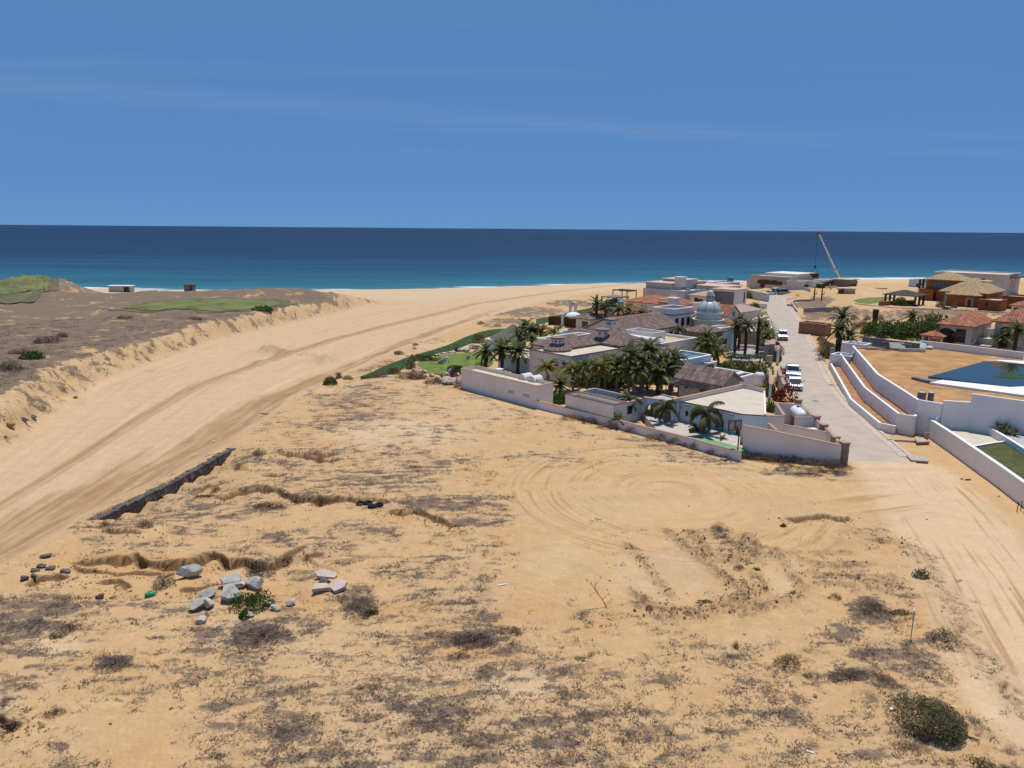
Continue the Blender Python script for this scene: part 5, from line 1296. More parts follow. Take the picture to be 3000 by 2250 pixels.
r = R3(z15, (1480, 865), (1600, 890), (1850, 885), 4.0)
t = slabhouse('far_house', 'stone house with flat projecting roof right of the crane', r, 4.0, 'stone', 'deck_tan', roofmat='deck_tan', over=.8); panel(t, r, 'r', .1, .9, .2, 2.4, 'wood_dark', 'timber_door')
for q, lab, z_, w_ in ((((-60, 885), (240, 925), (570, 985), (860, 1000), (960, 1030)), 'long grey perimeter wall in front of the far compound', 2.4, 'greywall'), (((1395, 1015), (1700, 1010), (2210, 1020)), 'long grey block wall beside the sand heaps right of the crane', 1.9, 'greywall'), (((1220, 990), (1390, 985)), 'short white site wall between truck and crane', 2.2, 'white')):
    wall_line('perimeter_wall', lab, xy(z15, *q, z=z_), 0, z_, .3, w_, 'coping_tan')
for q, lab in (((240, 940), 'brown timber screen on the perimeter wall, larger left one'), ((360, 955), 'brown timber screen on the perimeter wall, right one')):
    p = P(*z15(*q), 2.6); t = thing('timber_screen', lab, 'screen', (p.x, p.y, 2.4))
    for k in range(12): part('board', MB().box((p.x + UX * (k - 5.5) * .55, p.y + UY * (k - 5.5) * .55, 3.0), (.5, .12, 1.3), VA), M('wood_brown'), t)
# hut, cacti by the verge
p = P(*z15(1500, 1128), 1.0); t = thing('site_hut', 'small beige open-fronted site hut on the sandy verge', 'hut', (p.x, p.y, 1))
part('wall', MB().box((p.x + 1.4, p.y, 1.9), (3.6, 2.6, 2.4), -.2), M('deck_tan'), t); part('side_opening', MB().box((p.x - 1.1, p.y - .3, 1.8), (1.2, 2.2, 2.0), -.2), M('wood_brown'), t); part('roof', MB().box((p.x + .8, p.y, 3.16), (5.4, 3.0, .12), -.2), M('deck_cream'), t)

# ------------------------------------------------------------------ right side: orange house
Z0 = 1.5
r = R3(z14, (560, 212), (1122, 275), (1560, 262), 7.6)
t = house('orange_house', 'two-storey orange house with sand-coloured hipped roof and large window', r.grow(-.6), Z0)
q = r.grow(-.6); walls(t, q, Z0, 7.6, 'orange'); hip(t, q, 7.6, 9.6, 'tile_sand', .6)
window(t, q, 'l', .42, 4.6, 2.2, 4.9, 'wood_brown', 'glass_blue', mull=3); window(t, q, 'l', .82, 1.6, 1.8, 5.0); window(t, q, 'l', .25, 1.2, 2.0, 1.8); window(t, q, 'l', .62, 1.2, 1.9, 1.8)
lw_ = R3(z14, (485, 372), (770, 395), (900, 380), 5.0); block(t, Rect(lw_.u0, q.u0 + 2.5, q.v0 - 1.2, q.v0 - .02), Z0, 4.8, 'orange', 'deck_tan', .3, 'terracotta', .25, .05, name='terrace_wall')
cq_ = q.w(q.u0 - 1.6, q.v0 + .3)
for k in range(2):
    c = q.w(q.u0 - 1.8, q.v0 + .3 + 3 * k); part('loggia_post', MB().box((c[0], c[1], 6.1), (.5, .5, 2.7), VA), M('wood_dark'), t)
r = R3(z14, (800, 432), (1560, 515), (2180, 470), 5.2)
t = house('orange_house', 'single-storey orange house with broad sand-tiled pyramid roof', r.grow(-.6), Z0)
q = r.grow(-.6); walls(t, q, Z0, 5.2, 'orange'); hip(t, q, 5.2, 8.6, 'tile_sand', .6)
c = P(*z14(1525, 275), 8.6); part('roof_finial', MB().lathe((c.x, c.y, 8.2), [(.9, 0), (1.5, .25), (1.5, .4), (.9, .62), (.1, .72)], 16), M('tile_sand'), t)
r = R3(z14, (845, 500), (1420, 556), (1640, 535), 4.6)
t = house('orange_house', 'front orange wing with stone-framed door and small hipped roof', r.grow(-.4), Z0)
q = r.grow(-.4); walls(t, q, Z0 - .6, 4.6, 'orange'); hip(t, q, 4.6, 6.1, 'tile_sand', .45)
sf = panel(t, q, 'l', .58, .84, Z0 - .2, 4.0, 'stone_light', 'door_surround', .12); panel(t, q, 'l', .66, .76, Z0, 3.5, 'wood_brown', 'door', .16, .121); panel(t, q, 'l', -.10, -.005, Z0 - .3, 4.9, 'stone_light', 'corner_pier', .1, -1.2)
r = R3(z14, (1445, 600), (1780, 640), (1815, 605), 4.2); r = Rect(r.u0, r.u1, r.v0, max(r.v1, r.v0 + 4))
t = house('orange_block', 'small orange flat-roofed cube with square window before the orange house', r, Z0); block(t, r, Z0 - .8, 4.2, 'orange', 'deck_cream', .15, 'terracotta', .2, .05); window(t, r, 'l', .38, .7, .8, 2.7)
r = R3(z14, (1820, 545), (2020, 560), (2240, 540), 4.6)
t = house('orange_block', 'orange flat block at the right picture edge beyond the cube', r, Z0); block(t, Rect(r.u0, r.u1 + 3, r.v0, r.v0 + 7), Z0 - .8, 4.6, 'orange', 'deck_tan', .3, 'terracotta', .2, .05)
# retaining stone bank below it
wall_line('stone_bank', 'low grey rubble retaining wall below the orange house garden', xy(z14, (-900, 690), (-200, 770), (500, 790), (1000, 810), (1500, 840), (1900, 860), z=1.6), .2, 1.7, .9, 'stone_light', None)
# gazebo
g4 = R3(z4, (925, 352), (1180, 385), (1312, 372), 4.4)
t = house('gazebo', 'dark open gazebo with grey tiled hipped roof on stout posts', g4.grow(-.3), Z0, 'gazebo')
q = g4.grow(-.4); hip(t, q, 4.2, 5.4, 'tile_grey', .5)
for fu in (.02, .98):
    for fv in (.02, .5, .98): c = q.at(fu, fv); part('post', MB().box((c[0], c[1], 2.7), (.45, .45, 3.1), VA), M('wood_dark'), t)
c = q.at(.5, .3); part('bar_counter', MB().box((c[0], c[1], 1.9), (4, .8, 1.1), VA), M('orange'), t)
p = xy(z21, (1015, 205), (1240, 190), (1600, 180), (1600, 190), z=1.6)
wall_line('terrace_wall', 'orange brick terrace wall with slanting buttress at the gazebo', p[:3], .6, 2.6, .35, 'orange', 'terracotta')
# far white modern house
r = R3(z14, (690, 88), (1900, 160), (2115, 122), 8.2)
t = slabhouse('white_modern_house', 'long white modern house on the skyline behind the orange house', Rect(r.u0, r.u1, r.v0, max(r.v1, r.v0 + 8)), 8.2, 'greywall', 'deck_cream', z0=1)
rr_ = Rect(r.u0, r.u1, r.v0, max(r.v1, r.v0 + 8))
for f in (.04, .065, .5, .53, .56): window(t, rr_, 'l', f, .5, 1.2, 5.0, mull=0)
window(t, rr_, 'l', .70, 1.2, 2.2, 4.4); window(t, rr_, 'r', .5, 4.2, 3.2, 3.8, mull=2)
panel(t, rr_, 'r', .2, .85, 7.1, 7.35, 'wood_dark', 'canopy', 2.2)
r = R3(z14, (100, 240), (480, 262), (530, 255), 4.0); r = Rect(r.u0, r.u1, r.v0, r.v0 + 6)
t = slabhouse('far_house', 'low pale teal-white house near the beach left of the orange house', r, 4.0, 'bluewhite', 'deck_cream'); window(t, r, 'l', .45, 1.0, 1.4, 1.2); window(t, r, 'l', .6, .5, 1.2, 1.4); window(t, r, 'l', .7, .5, 1.2, 1.4)
r = R3(z14, (290, 368), (480, 385), (520, 378), 3.6); r = Rect(r.u0, r.u1, r.v0, r.v0 + 5)
t = slabhouse('far_house', 'small grey house between gazebo roof and orange house', r, 3.6, 'greywall', 'deck_grey', z0=1)
# red-brown block on the verge
p = P(*z21(90, 680), .6); r = R3(z21, (-330, 560), (60, 560), (200, 555), 2.0); r = Rect(uv(p)[0] - 5.5, uv(p)[0], uv(p)[1], uv(p)[1] + 3)
t = house('terracotta_block', 'low terracotta-coloured utility enclosure beside the street verge', r, .4, 'enclosure'); block(t, r, .3, 2.4, 'terracotta', 'deck_tan', .5, 'wood_pale', .25, .06)
wall_line('verge_kerb', 'curved pale kerb round the dark scrub plot', xy(z15, (745, 1375), (690, 1300), (668, 1240), (690, 1215), (800, 1203), (1010, 1205), (1250, 1203), z=.5), .1, .55, .35, 'concrete', None, 'kerb wall')
wall_line('plot_kerb', 'straight pale low wall crossing the dark scrub plot', xy(z15, (860, 1362), (1150, 1345), (1420, 1352), z=1.2), .7, 1.5, .3, 'concrete', None, 'kerb wall')
wall_line('stone_box', 'low stone meter box wall on the street verge', xy(z15, (590, 1285), (670, 1285), z=.5), 0, .6, .6, 'stone_light', None)

# ------------------------------------------------------------------ grey house, right edge
G0 = 2.2
r = R3(z14, (655, 1040), (1300, 1118), (1765, 1010), 5.6)
q = r.grow(-.5); t = house('grey_house', 'grey stone house with terracotta roof and arched loggia by the terrace', q, G0)
walls(t, q, G0 - 1, 5.5, 'greywall'); hip(t, q, 5.5, 7.2, 'tile_red', .5, w=.36)
window(t, q, 'l', .68, 1.5, 2.3, 2.6)
o, a, n, L = wall_frame(q, 'l')
def arch_panel(t, o, a, n, s, w, z0, sp, mat, name, d=.05):
    pts = [(s - w / 2, z0)] + [(s + w / 2 * math.cos(k), sp + w / 2 * math.sin(k)) for k in np.linspace(math.pi, 0, 11)] + [(s + w / 2, z0)]
    vs = [(o[0] + a[0] * x + n[0] * dd, o[1] + a[1] * x + n[1] * dd, z) for dd in (.003, d) for x, z in pts]; N = len(pts)
    return part(name, MB().add(vs, [tuple(range(N - 1, -1, -1)), tuple(range(N, 2 * N))] + [(i, (i + 1) % N, N + (i + 1) % N, N + i) for i in range(N)]), M(mat), t)
arch_panel(t, o, a, n, L * .22, 2.6, G0, 3.6, 'frame_dark', 'arched_opening'); arch_panel(t, o, a, n, L * .40, 1.3, G0, 3.9, 'glass_dark', 'arched_opening')
r = R3(z14, (1680, 985), (2330, 1060), (2700, 980), 6.6)
q = Rect(r.u0 + .4, r.u1 - .4, r.v0 + .4, r.v0 + 8); t = house('grey_house', 'taller grey house with coarse terracotta roof at the right edge', q, G0)
walls(t, q, G0 - 1, 6.5, 'greywall'); hip(t, q, 6.5, 8.4, 'tile_red', .5, w=.42)
o, a, n, L = wall_frame(q, 'l'); arch_panel(t, o, a, n, L * .35, 1.5, 4.2, 5.0, 'frame_dark', 'arched_window'); panel(t, q, 'l', .28, .5, 1.6, 2.9, 'frame_dark', 'cellar_opening')
bc = R3(z14, (1320, 1290), (1650, 1335), (1760, 1290), 3.4)
t = house('balcony_terrace', 'raised white-floored balcony with white pillars beside the grey house', bc, G0); block(t, Rect(bc.u0, bc.u1, bc.v0, bc.v0 + 3), G0 - 1.4, 3.2, 'greywall', 'coping_white', .02, 'coping_white', .2, .05)
for k in range(4):
    c = (bc.w(bc.u0 + (bc.u1 - bc.u0) * k / 3, bc.v0 + 2.8)); part('pillar', MB().box((c[0], c[1], 3.95), (.5, .5, 1.3), VA), M('warmwhite'), t); part('pillar_cap', MB().box((c[0], c[1], 4.66), (.8, .8, .1), VA), M('coping_white'), t)
for k in range(10):
    c = bc.w(bc.u0 + (bc.u1 - bc.u0) * (k + .5) / 10, bc.v0 + .15); part('baluster', MB().box((c[0], c[1], 3.7), (.06, .06, .9), VA), M('metal_black'), t)
r = R3(z14, (540, 1200), (720, 1305), (920, 1270), 3.6); r = Rect(r.u0, r.u1, r.v0, max(r.v1, r.v0 + 3.4))
t = house('tiled_canopy', 'little canopy with orange tiled roof on posts beside the sun loungers', r, G0, 'canopy'); hip(t, r, 3.5, 4.3, 'tile_red', .1, w=.32)
for fu in (.08, .92):
    for fv in (.08, .92): c = r.at(fu, fv); part('post', MB().box((c[0], c[1], 2.8), (.35, .35, 1.5), VA), M('greywall'), t)
r = R3(z14, (2050, 690), (2330, 730), (2500, 690), 4.2)
t = house('grey_house', 'small pale house with red tiles and paired windows at right edge', r, Z0); walls(t, r, 0, 4.0, 'warmwhite'); hip(t, r, 4.0, 5.0, 'tile_red', .4, w=.36); window(t, r, 'l', .28, .9, 1.1, 2.4); window(t, r, 'l', .55, .9, 1.1, 2.4)
# ------------------------------------------------------------------ right-hand plot under construction
PZ = 2.9
W3 = xy(z5, (560, 45), (800, 320), (1000, 445), (1190, 567), z=3.6)
W3b = xy(z5, (1190, 567), (1428, 607), z=3.6); W3c = xy(z5, (1432, 557), (1698, 597), z=3.9); W3d = xy(z5, (1703, 500), (2212, 571), z=4.7)
ext = lambda a, b, k: (b[0] + (b[0] - a[0]) * k, b[1] + (b[1] - a[1]) * k)
W3d = [W3c[1], (W3c[1][0] + (W3d[1][0] - W3d[0][0]), W3c[1][1] + (W3d[1][1] - W3d[0][1]))]; W3d[1] = ext(W3d[0], W3d[1], 1.2)
W3c[0] = W3b[1]
wall_line('terrace_wall', 'upper white retaining wall of the dirt terrace, curving along the street', W3, .2, 3.6, .26, 'white_new', 'coping_white', copz=.05, extra=.02)
wall_line('terrace_wall', 'white retaining wall step nearest the upper corner of the dirt terrace', W3b, -.2, 3.6, .26, 'white_new', 'coping_white', copz=.05, extra=.02)
wall_line('terrace_wall', 'middle step of the white terrace wall, slightly higher', W3c, -.2, 3.95, .26, 'white_new', 'coping_white', copz=.05, extra=.02)
wall_line('terrace_wall', 'tallest step of the white terrace wall below the pool deck', W3d, -.2, 4.85, .26, 'white_new', 'coping_white', copz=.05, extra=.02)
back = xy(z5, (640, 30), (1000, 95), (1230, 0), (1560, 40), (2212, 115), z=PZ)
tp = W3 + [W3b[1], W3d[0], W3d[1], (W3d[1][0] + 30, W3d[1][1] + 40), ext(back[3], back[4], .9), back[4], back[3], back[2], back[1], back[0]]
def bumpy_plate(name, pts, z, mat, nz=.06, grid=.7, skirt=3.5):
    """dirt surface filling a plot: fine grid clipped to the outline, with sides"""
    bm = bmesh.new(); fv = [bm.verts.new((p[0], p[1], z)) for p in pts]; f = bm.faces.new(fv)
    if f.normal.z < 0: f.normal_flip()
    xs = [p[0] for p in pts]; ys = [p[1] for p in pts]
    for ax, lo, hi in ((0, min(xs), max(xs)), (1, min(ys), max(ys))):
        v = lo + grid
        while v < hi:
            no = (1, 0, 0) if ax == 0 else (0, 1, 0); co = (v, 0, 0) if ax == 0 else (0, v, 0)
            bmesh.ops.bisect_plane(bm, geom=bm.verts[:] + bm.edges[:] + bm.faces[:], plane_co=co, plane_no=no); v += grid
    for v in bm.verts:
        v.co.z = z + nz * (float(fbm(np.array([v.co.x * .35]), np.array([v.co.y * .35]), 3, 120)[0]) + .4 * float(pn(np.array([v.co.x * 1.3]), np.array([v.co.y * 1.3]), 5)[0]))
    be = [e for e in bm.edges if e.is_boundary]
    r_ = bmesh.ops.extrude_edge_only(bm, edges=be)
    for e in r_['geom']:
        if isinstance(e, bmesh.types.BMVert): e.co.z = z - skirt
    bmesh.ops.recalc_face_normals(bm, faces=bm.faces)
    me = bpy.data.meshes.new(name); bm.to_mesh(me); bm.free()
    for p_ in me.polygons: p_.use_smooth = abs(p_.normal.z) > .5
    return solo(name, me, M(mat), kind='structure')
bumpy_plate('dirt_terrace', tp, PZ, 'dirt', .12, 1.0)
W2 = xy(z5, (430, 110), (675, 450), (1000, 700), z=2.1); W2b = xy(z5, (1000, 700), (1152, 726), z=2.1)
W1 = xy(z5, (332, 190), (540, 560), (820, 792), (972, 822), z=.85)
wall_line('planter_wall', 'middle white planter wall stepping up from the street', W2 + [W2b[1]], -.2, 2.1, .24, 'white_new', 'coping_white', copz=.05, extra=.02)
wall_line('planter_wall', 'lowest white planter wall nearest the street kerb', W1, -.2, .85, .24, 'white_new', 'coping_white', copz=.05, extra=.02)
bumpy_plate('planter_soil', W2 + [W2b[1]] + W3[::-1], 1.55, 'planter_soil', .1, .8, 1.8)
bumpy_plate('planter_soil', W1 + W2[::-1], .5, 'planter_soil', .08, .8, .9)
wall_line('planter_wall', 'dark-capped end wall closing the planters at their far end', [W1[0], W2[0], W3[0]], -.2, [.95, 2.1, 2.3], .24, 'white_new', 'darkgrey', copz=.05)
# lower front wall with the driveway
F0 = xy(z5, (975, 830), (1210, 890), z=.0)
L1 = xy(z17, (590, 127), (905, 182), (1235, 240), z=1.9); L2 = xy(z17, (1255, 180), (1600, 240), (2049, 320), z=2.3)
wall_line('front_wall', 'white wall in front of the terrace steps behind the ramp', [W2b[1], L1[0], L1[1], L1[2]], -.3, [2.1, 1.95, 1.95, 1.95], .26, 'white_new', 'coping_white', copz=.05, extra=.02)
L2 = [L1[2], (L1[2][0] + L2[2][0] - L2[0][0], L1[2][1] + L2[2][1] - L2[0][1])]; L2[1] = ext(L2[0], L2[1], .8)
wall_line('front_wall', 'higher stretch of white wall behind the planted bed', L2, -.3, 2.35, .26, 'white_new', 'coping_white', copz=.05, extra=.02)
D1 = xy(z17, (712, 238), (1030, 440), (1330, 640), (1700, 890), (2049, 1135), z=1.8); D1 = D1 + [ext(D1[-2], D1[-1], 1.0)]
wall_line('ramp_wall', 'long white street wall flanking the entrance ramp and lawn', D1, -.2, 1.8, .3, 'white_new', 'coping_white', copz=.06, extra=.03)
D2 = xy(z17, (1410, 265), (1640, 400), (1880, 545), (2049, 650), z=1.75); D2 = D2 + [ext(D2[-2], D2[-1], 1.2)]
wall_line('ramp_wall', 'inner white wall between the cream ramp and planted bed', D2, -.3, 1.75, .26, 'white_new', 'coping_white', copz=.05, extra=.02)
wall_line('ramp_wall', 'low white curb wall crossing between ramp and lawn', xy(z17, (1320, 622), (1600, 575), (1880, 540), z=1.3), -.3, 1.3, .22, 'white_new', 'coping_white', copz=.05, extra=.02)
rp_ = xy(z17, (720, 300), (905, 330), (1390, 330), (1730, 545), (1330, 615), z=1.05)
solo('entrance_ramp', MB().prism(rp_, -.3, 1.05), M('deck_cream'), kind='structure')
lp = xy(z17, (1335, 635), (1720, 570), (1880, 560), (2049, 665), z=1.2)
lp = lp + [ext(lp[2], lp[3], 1.5), D1[-1], D1[-2], D1[-3]]
bumpy_plate('weedy_lawn', [(p[0], p[1]) for p in lp], 1.2, 'lawn_weedy', .06, .8, 1.5)
bd = [D2[0], D2[1], D2[2], D2[3], D2[4], L2[1], L2[0]]
bumpy_plate('gravel_bed', [(p[0], p[1]) for p in bd], 1.6, 'deck_grey', .04, 1.2, 1.8)
gp_ = xy(z17, (795, 258), (930, 228), z=1.9); t = thing('ramp_gate', 'small white metal gate at the head of the ramp', 'gate', (*gp_[0], .9))
gd = Vector((gp_[1][0] - gp_[0][0], gp_[1][1] - gp_[0][1], 0)); gl_ = gd.length; gd.normalize(); gn = Vector((gd.y, -gd.x, 0))
for k in range(5): part('gate_bar', quadbox(gp_[0], gd, gn, gl_ * k / 4 - .06, gl_ * k / 4 + .06, -.04, .04, .92, 2.1), M('metal_white'), t)
part('gate_rail', quadbox(gp_[0], gd, gn, -.06, gl_ + .06, -.05, .05, 2.102, 2.2), M('metal_white'), t)
# pool
A1, B1, C1, D1p = [P(*z5(*q), 3.12) for q in ((1285, 338), (1815, 196), (2680, 560), (2230, 330))]
pp = [P(*z5(*q), 3.12) for q in ((1285, 340), (1815, 196), (2420, 235), (2700, 300), (2650, 410), (2075, 440))]
t = thing('swimming_pool', 'dark blue infinity pool with white deck on the dirt terrace', 'pool', (pp[0].x, pp[0].y, PZ))
part('basin', MB().prism([(p.x, p.y) for p in pp], 2.2, 3.0), M('darkgrey'), t)
part('water', MB().prism([(p.x, p.y) for p in pp], 3.002, 3.12), M('pool_dark'), t)
dk = [P(*z5(*q), 3.16) for q in ((1300, 395), (1420, 372), (2075, 442), (2660, 412), (2700, 600), (2212, 520))]
part('deck', MB().prism([(p.x, p.y) for p in dk], 2.5, 3.16), M('coping_white'), t)
dk2 = [P(*z5(*q), 3.16) for q in ((1810, 190), (1940, 185), (2400, 240), (2420, 200), (1980, 178))]
part('rear_deck', MB().prism([(p.x, p.y) for p in dk2], 2.5, 3.16), M('coping_white'), t)
sh = [P(*z5(*q), 3.14) for q in ((1915, 210), (2420, 240), (2500, 330), (1990, 265))]
iso = [P(*z5(*q), 3.14) for q in ((1910, 345), (2040, 300), (2330, 345), (2330, 370))]
part('sun_shelf', MB().prism([(p.x, p.y) for p in iso], 3.0, 3.14), M('lawn_dark'), t)
tr = xy(z5, (1150, 345), (1340, 385), z=3.2); part('trough_wall', strip(MB(), tr, -.5, .5, 2.4, 3.25), M('darkgrey'), t)
# block walls, slabs and odds of the building site
for q, z_, lab, m_ in ((((745, 735), (1130, 775)), 3.9, 'dark grey block wall below the big hedge', 'darkgrey'), (((1130, 785), (1720, 850)), 3.9, 'longer dark grey block wall right below the hedge', 'darkgrey'), (((1065, 815), (1400, 850), (1580, 865)), 3.7, 'front dark grey block wall enclosing the planting pit', 'darkgrey'), (((1360, 930), (1600, 940), (1810, 945)), 3.4, 'low grey block wall with pointed end on the dirt', 'greywall'), (((1720, 810), (2000, 835), (2400, 880), (3490, 1010)), 3.9, 'long white garden wall at the back of the dirt terrace', 'white_new')):
    wall_line('block_wall', lab, xy(z21, *q, z=z_), PZ - .2, z_, .24, m_, 'coping_white' if m_ == 'white_new' else None)
for q, lab in (((1330, 905), 'grey paving slab leaning on the block wall, left one'), ((1690, 895), 'pale green-grey slab leaning at the block wall, right one')):
    p = P(*z21(*q), PZ + .3); t = thing('leaning_slab', lab, 'slab', (p.x, p.y, PZ)); bm = MB().box((0, 0, 0), (2.2, .12, 1.3)); 
    o = part('slab', bm, M('concrete' if 'left' in lab else 'dome_blue'), t, local=True); o.rotation_euler = (-.9, 0, VA * .3); o.location = (0, 0, .45)
for k, (q, rz) in enumerate((((900, 935), .05), ((1000, 955), -.08), ((1150, 912), -.02), ((1220, 965), .03))):
    p = P(*z21(*q), PZ + .08); t = thing('timber_plank', ('grey', 'longest grey', 'short grey', 'dark')[k] + ' timber plank lying on the dirt by the block walls', 'plank', (p.x, p.y, PZ), rz); part('board', MB().box((0, 0, .1), (4.5 - k * .6, .2, .09)), M('wood_grey'), t, local=True)
p = P(*z21(1968, 930), PZ); t = thing('brick_pile', 'small orange-red brick stack in front of the white garden wall', 'bricks', (p.x, p.y, PZ), VA)
for k in range(6):
    for j in range(3): part('brick', MB().box(((j - 1) * .42, .02 * (k % 2), .16 + k * .27), (.4, .6, .25)), M('orange'), t, local=True)
for q, lab in (((2030, 930), 'grey bucket beside the orange brick stack'), ((2085, 925), 'blue-grey bucket farthest right of the brick stack')):
    p = P(*z21(*q), PZ); t = thing('bucket', lab, 'bucket', (p.x, p.y, PZ)); part('pail', MB().lathe((0, 0, 0), [(.25, 0), (.34, .75)], 14), M('concrete' if 'grey b' in lab else 'metal_grey'), t, local=True); part('rim', MB().lathe((0, 0, .752), [(.37, 0), (.37, .05)], 14), M('metal_grey'), t, local=True)
for k, q in enumerate(((1850, 905), (1800, 885), (1880, 930), (1760, 900))):
    p = P(*z21(*q), PZ + .2); t = thing('cement_sack', ('cream sack on the rubble pile', 'torn cream sack behind the rubble pile', 'front cream sack of the pile', 'pale sack at the left end of the pile')[k] + ' by the garden wall', 'sack', (p.x, p.y, PZ), k)
    part('bag', MB().lathe((0, 0, .05), [(.25, 0), (.5, .1), (.55, .25), (.4, .42), (.1, .5)], 10), M('warmwhite'), t, smooth=True, local=True)
for q, lab in (((1215, 575), 'dark grey concrete drum on the dirt behind the terrace corner, wider'), ((1305, 578), 'dark grey concrete drum on the dirt, narrower right one')):
    p = P(*z5(*q), PZ); t = thing('concrete_drum', lab, 'drum', (p.x, p.y, PZ)); part('barrel', MB().lathe((0, 0, 0), [(.42 if 'wider' in lab else .3, 0), (.42 if 'wider' in lab else .3, .95)], 12), M('darkgrey'), t, local=True); part('lid', MB().lathe((0, 0, .952), [(.3, 0), (.3, .04)], 12), M('greywall'), t, local=True)
p0_, p1_ = P(*z5(520, 210), 1.6), P(*z5(605, 65), 3.7); t = thing('leaning_plank', 'long dark plank leaning against the upper white wall', 'plank', (p0_.x, p0_.y, 1.5)); part('board', MB().tube([p0_, p1_], .12, 4), M('wood_dark'), t)
for q, lab in (((352, 160), 'stack of pale concrete blocks standing at the far end of the planters'),):
    p = P(*z5(*q), .6); t = thing('block_stack', lab, 'blocks', (p.x, p.y, 0))
    for k in range(6): part('concrete_block', MB().box((0, 0, .2 + k * .38), (.7, .4, .36), .05 * (k % 3)), M('concrete'), t, local=True)
p = P(*z21(430, 1045), 2.2); t = thing('white_cistern', 'open white cistern box behind the planter end wall', 'cistern', (p.x, p.y, 0)); ring_r = Rect(uv(p)[0] - 1.6, uv(p)[0] + 1.6, uv(p)[1] - 1.4, uv(p)[1] + 1.4)
part('wall', ring(MB(), ring_r, .25, -.2, 2.3), M('white_new'), t); part('water_cover', MB().prism(ring_r.grow(-.26).pts(), 0, 1.6), M('dome_blue'), t)
p = P(*z21(640, 850), 3.2); t = thing('white_cistern', 'flat white tank top behind the upper terrace wall', 'cistern', (p.x, p.y, 0)); ring_r = Rect(uv(p)[0] - 1.8, uv(p)[0] + 1.8, uv(p)[1] - 1.5, uv(p)[1] + 1.5)
part('wall', ring(MB(), ring_r, .25, -.2, 3.3), M('white_new'), t); part('water_cover', MB().prism(ring_r.grow(-.26).pts(), 0, 2.9), M('dome_blue'), t)
# concrete pads at the kerb
for q, lab, zz in ((((370, 755), (610, 765), (690, 835), (440, 818)), 'pale square concrete pad beside the end of the kerb', .22), (((485, 505), (600, 498), (705, 552), (520, 560)), 'grey manhole slab on a brick collar near the ramp wall', .32)):
    pts = xy(z17, *q, z=zz); t = thing('concrete_pad', lab, 'slab', (*pts[0], 0)); part('slab', MB().prism(pts, zz - .12, zz), M('concrete'), t)
    cx_ = sum(p[0] for p in pts) / 4; cy_ = sum(p[1] for p in pts) / 4; part('collar', MB().prism([(cx_ + (p[0] - cx_) * .93, cy_ + (p[1] - cy_) * .93) for p in pts], -.2, zz - .122), M('terracotta'), t)
wall_line('drain_kerb', 'thin pale concrete strip from kerb to manhole slab', xy(z17, (90, 525), (300, 530), (500, 545), z=.12), -.1, .14, .22, 'concrete', None, 'kerb wall')
p = P(*z17(650, 490), .3); t = thing('wood_offcut', 'cream board offcut leaning at the ramp wall foot', 'board', (p.x, p.y, 0)); o = part('board', MB().box((0, 0, .4), (.6, .1, .8), .4), M('wood_pale'), t, local=True)
for q, lab in (((2060, 1463), 'round dark manhole cover on the paved street'), ((2110, 750), 'far small manhole cover on the street')):
    p = P(*z2(*q)); t = thing('manhole_cover', lab, 'manhole', (p.x, p.y, .06)); part('lid', MB().lathe((0, 0, 0), [(.42, 0), (.42, .03)], 20), M('darkgrey'), t, local=True); part('frame', MB().lathe((0, 0, 0), [(.5, 0), (.5, .02)], 20), M('greywall'), t, local=True)
# timber frame lying at the planter
p = P(*z5(385, 430)); t = thing('timber_pallet', 'small pale timber frame lying beside the street planter', 'frame', (p.x, p.y, 0), .2)
for a, b, dx, dy in ((0, .35, 1.6, .12), (0, -.35, 1.6, .12), (.75, 0, .12, .58), (-.75, 0, .12, .58)): part('slat', MB().box((a, b, .1), (dx, dy, .1)), M('wood_pale'), t, local=True)
# ------------------------------------------------------------------ greens, lawns, pools and small things near the beach
def patch(name, mat, pts, dz=.05, rings=7, n=90, zfix=None):
    """grass or paving sheet draped over the land, outline given in world xy"""
    p = resample(smooth_line(pts + [pts[0]], 2), n + 1)[:-1]; cx = sum(q[0] for q in p) / n; cy = sum(q[1] for q in p) / n
    X = []; Y = []
    for k in range(rings):
        f = 1 - k / rings
        for q in p: X.append(cx + (q[0] - cx) * f); Y.append(cy + (q[1] - cy) * f)
    X.append(cx); Y.append(cy)
    Z = groundv(X, Y) + dz if zfix is None else np.full(len(X), zfix)
    mb = MB(); mb.v = [(float(a), float(b), float(c)) for a, b, c in zip(X, Y, Z)]
    for k in range(rings - 1):
        for i in range(n): mb.f.append((k * n + i, k * n + (i + 1) % n, (k + 1) * n + (i + 1) % n, (k + 1) * n + i))
    o = (rings - 1) * n
    for i in range(n): mb.f.append((o + i, o + (i + 1) % n, rings * n))
    a = sum(p[i][0] * p[(i + 1) % n][1] - p[(i + 1) % n][0] * p[i][1] for i in range(n))
    if a < 0: mb.f = [f[::-1] for f in mb.f]
    return solo(name, mb, M(mat), kind='structure', smooth=True)
def txy(f, *pp): return [tuple(PT(*f(*p))[:2]) for p in pp]
def fringed(pts, dz, mat='golf', k=1.16):     # green with a ring of rougher grass round it
    cx = sum(p[0] for p in pts) / len(pts); cy = sum(p[1] for p in pts) / len(pts); rr = random.Random(len(pts))
    out = []
    for i, p in enumerate(pts):
        q = pts[(i + 1) % len(pts)]
        for f in (0, .33, .66): m = (p[0] + (q[0] - p[0]) * f, p[1] + (q[1] - p[1]) * f); e = k + rr.uniform(-.10, .12); out.append((cx + (m[0] - cx) * e, cy + (m[1] - cy) * e))
    patch('rough_grass', 'golf_rough', out, dz - .1, rings=16, n=160); patch('golf_green', mat, pts, dz, rings=16, n=140)
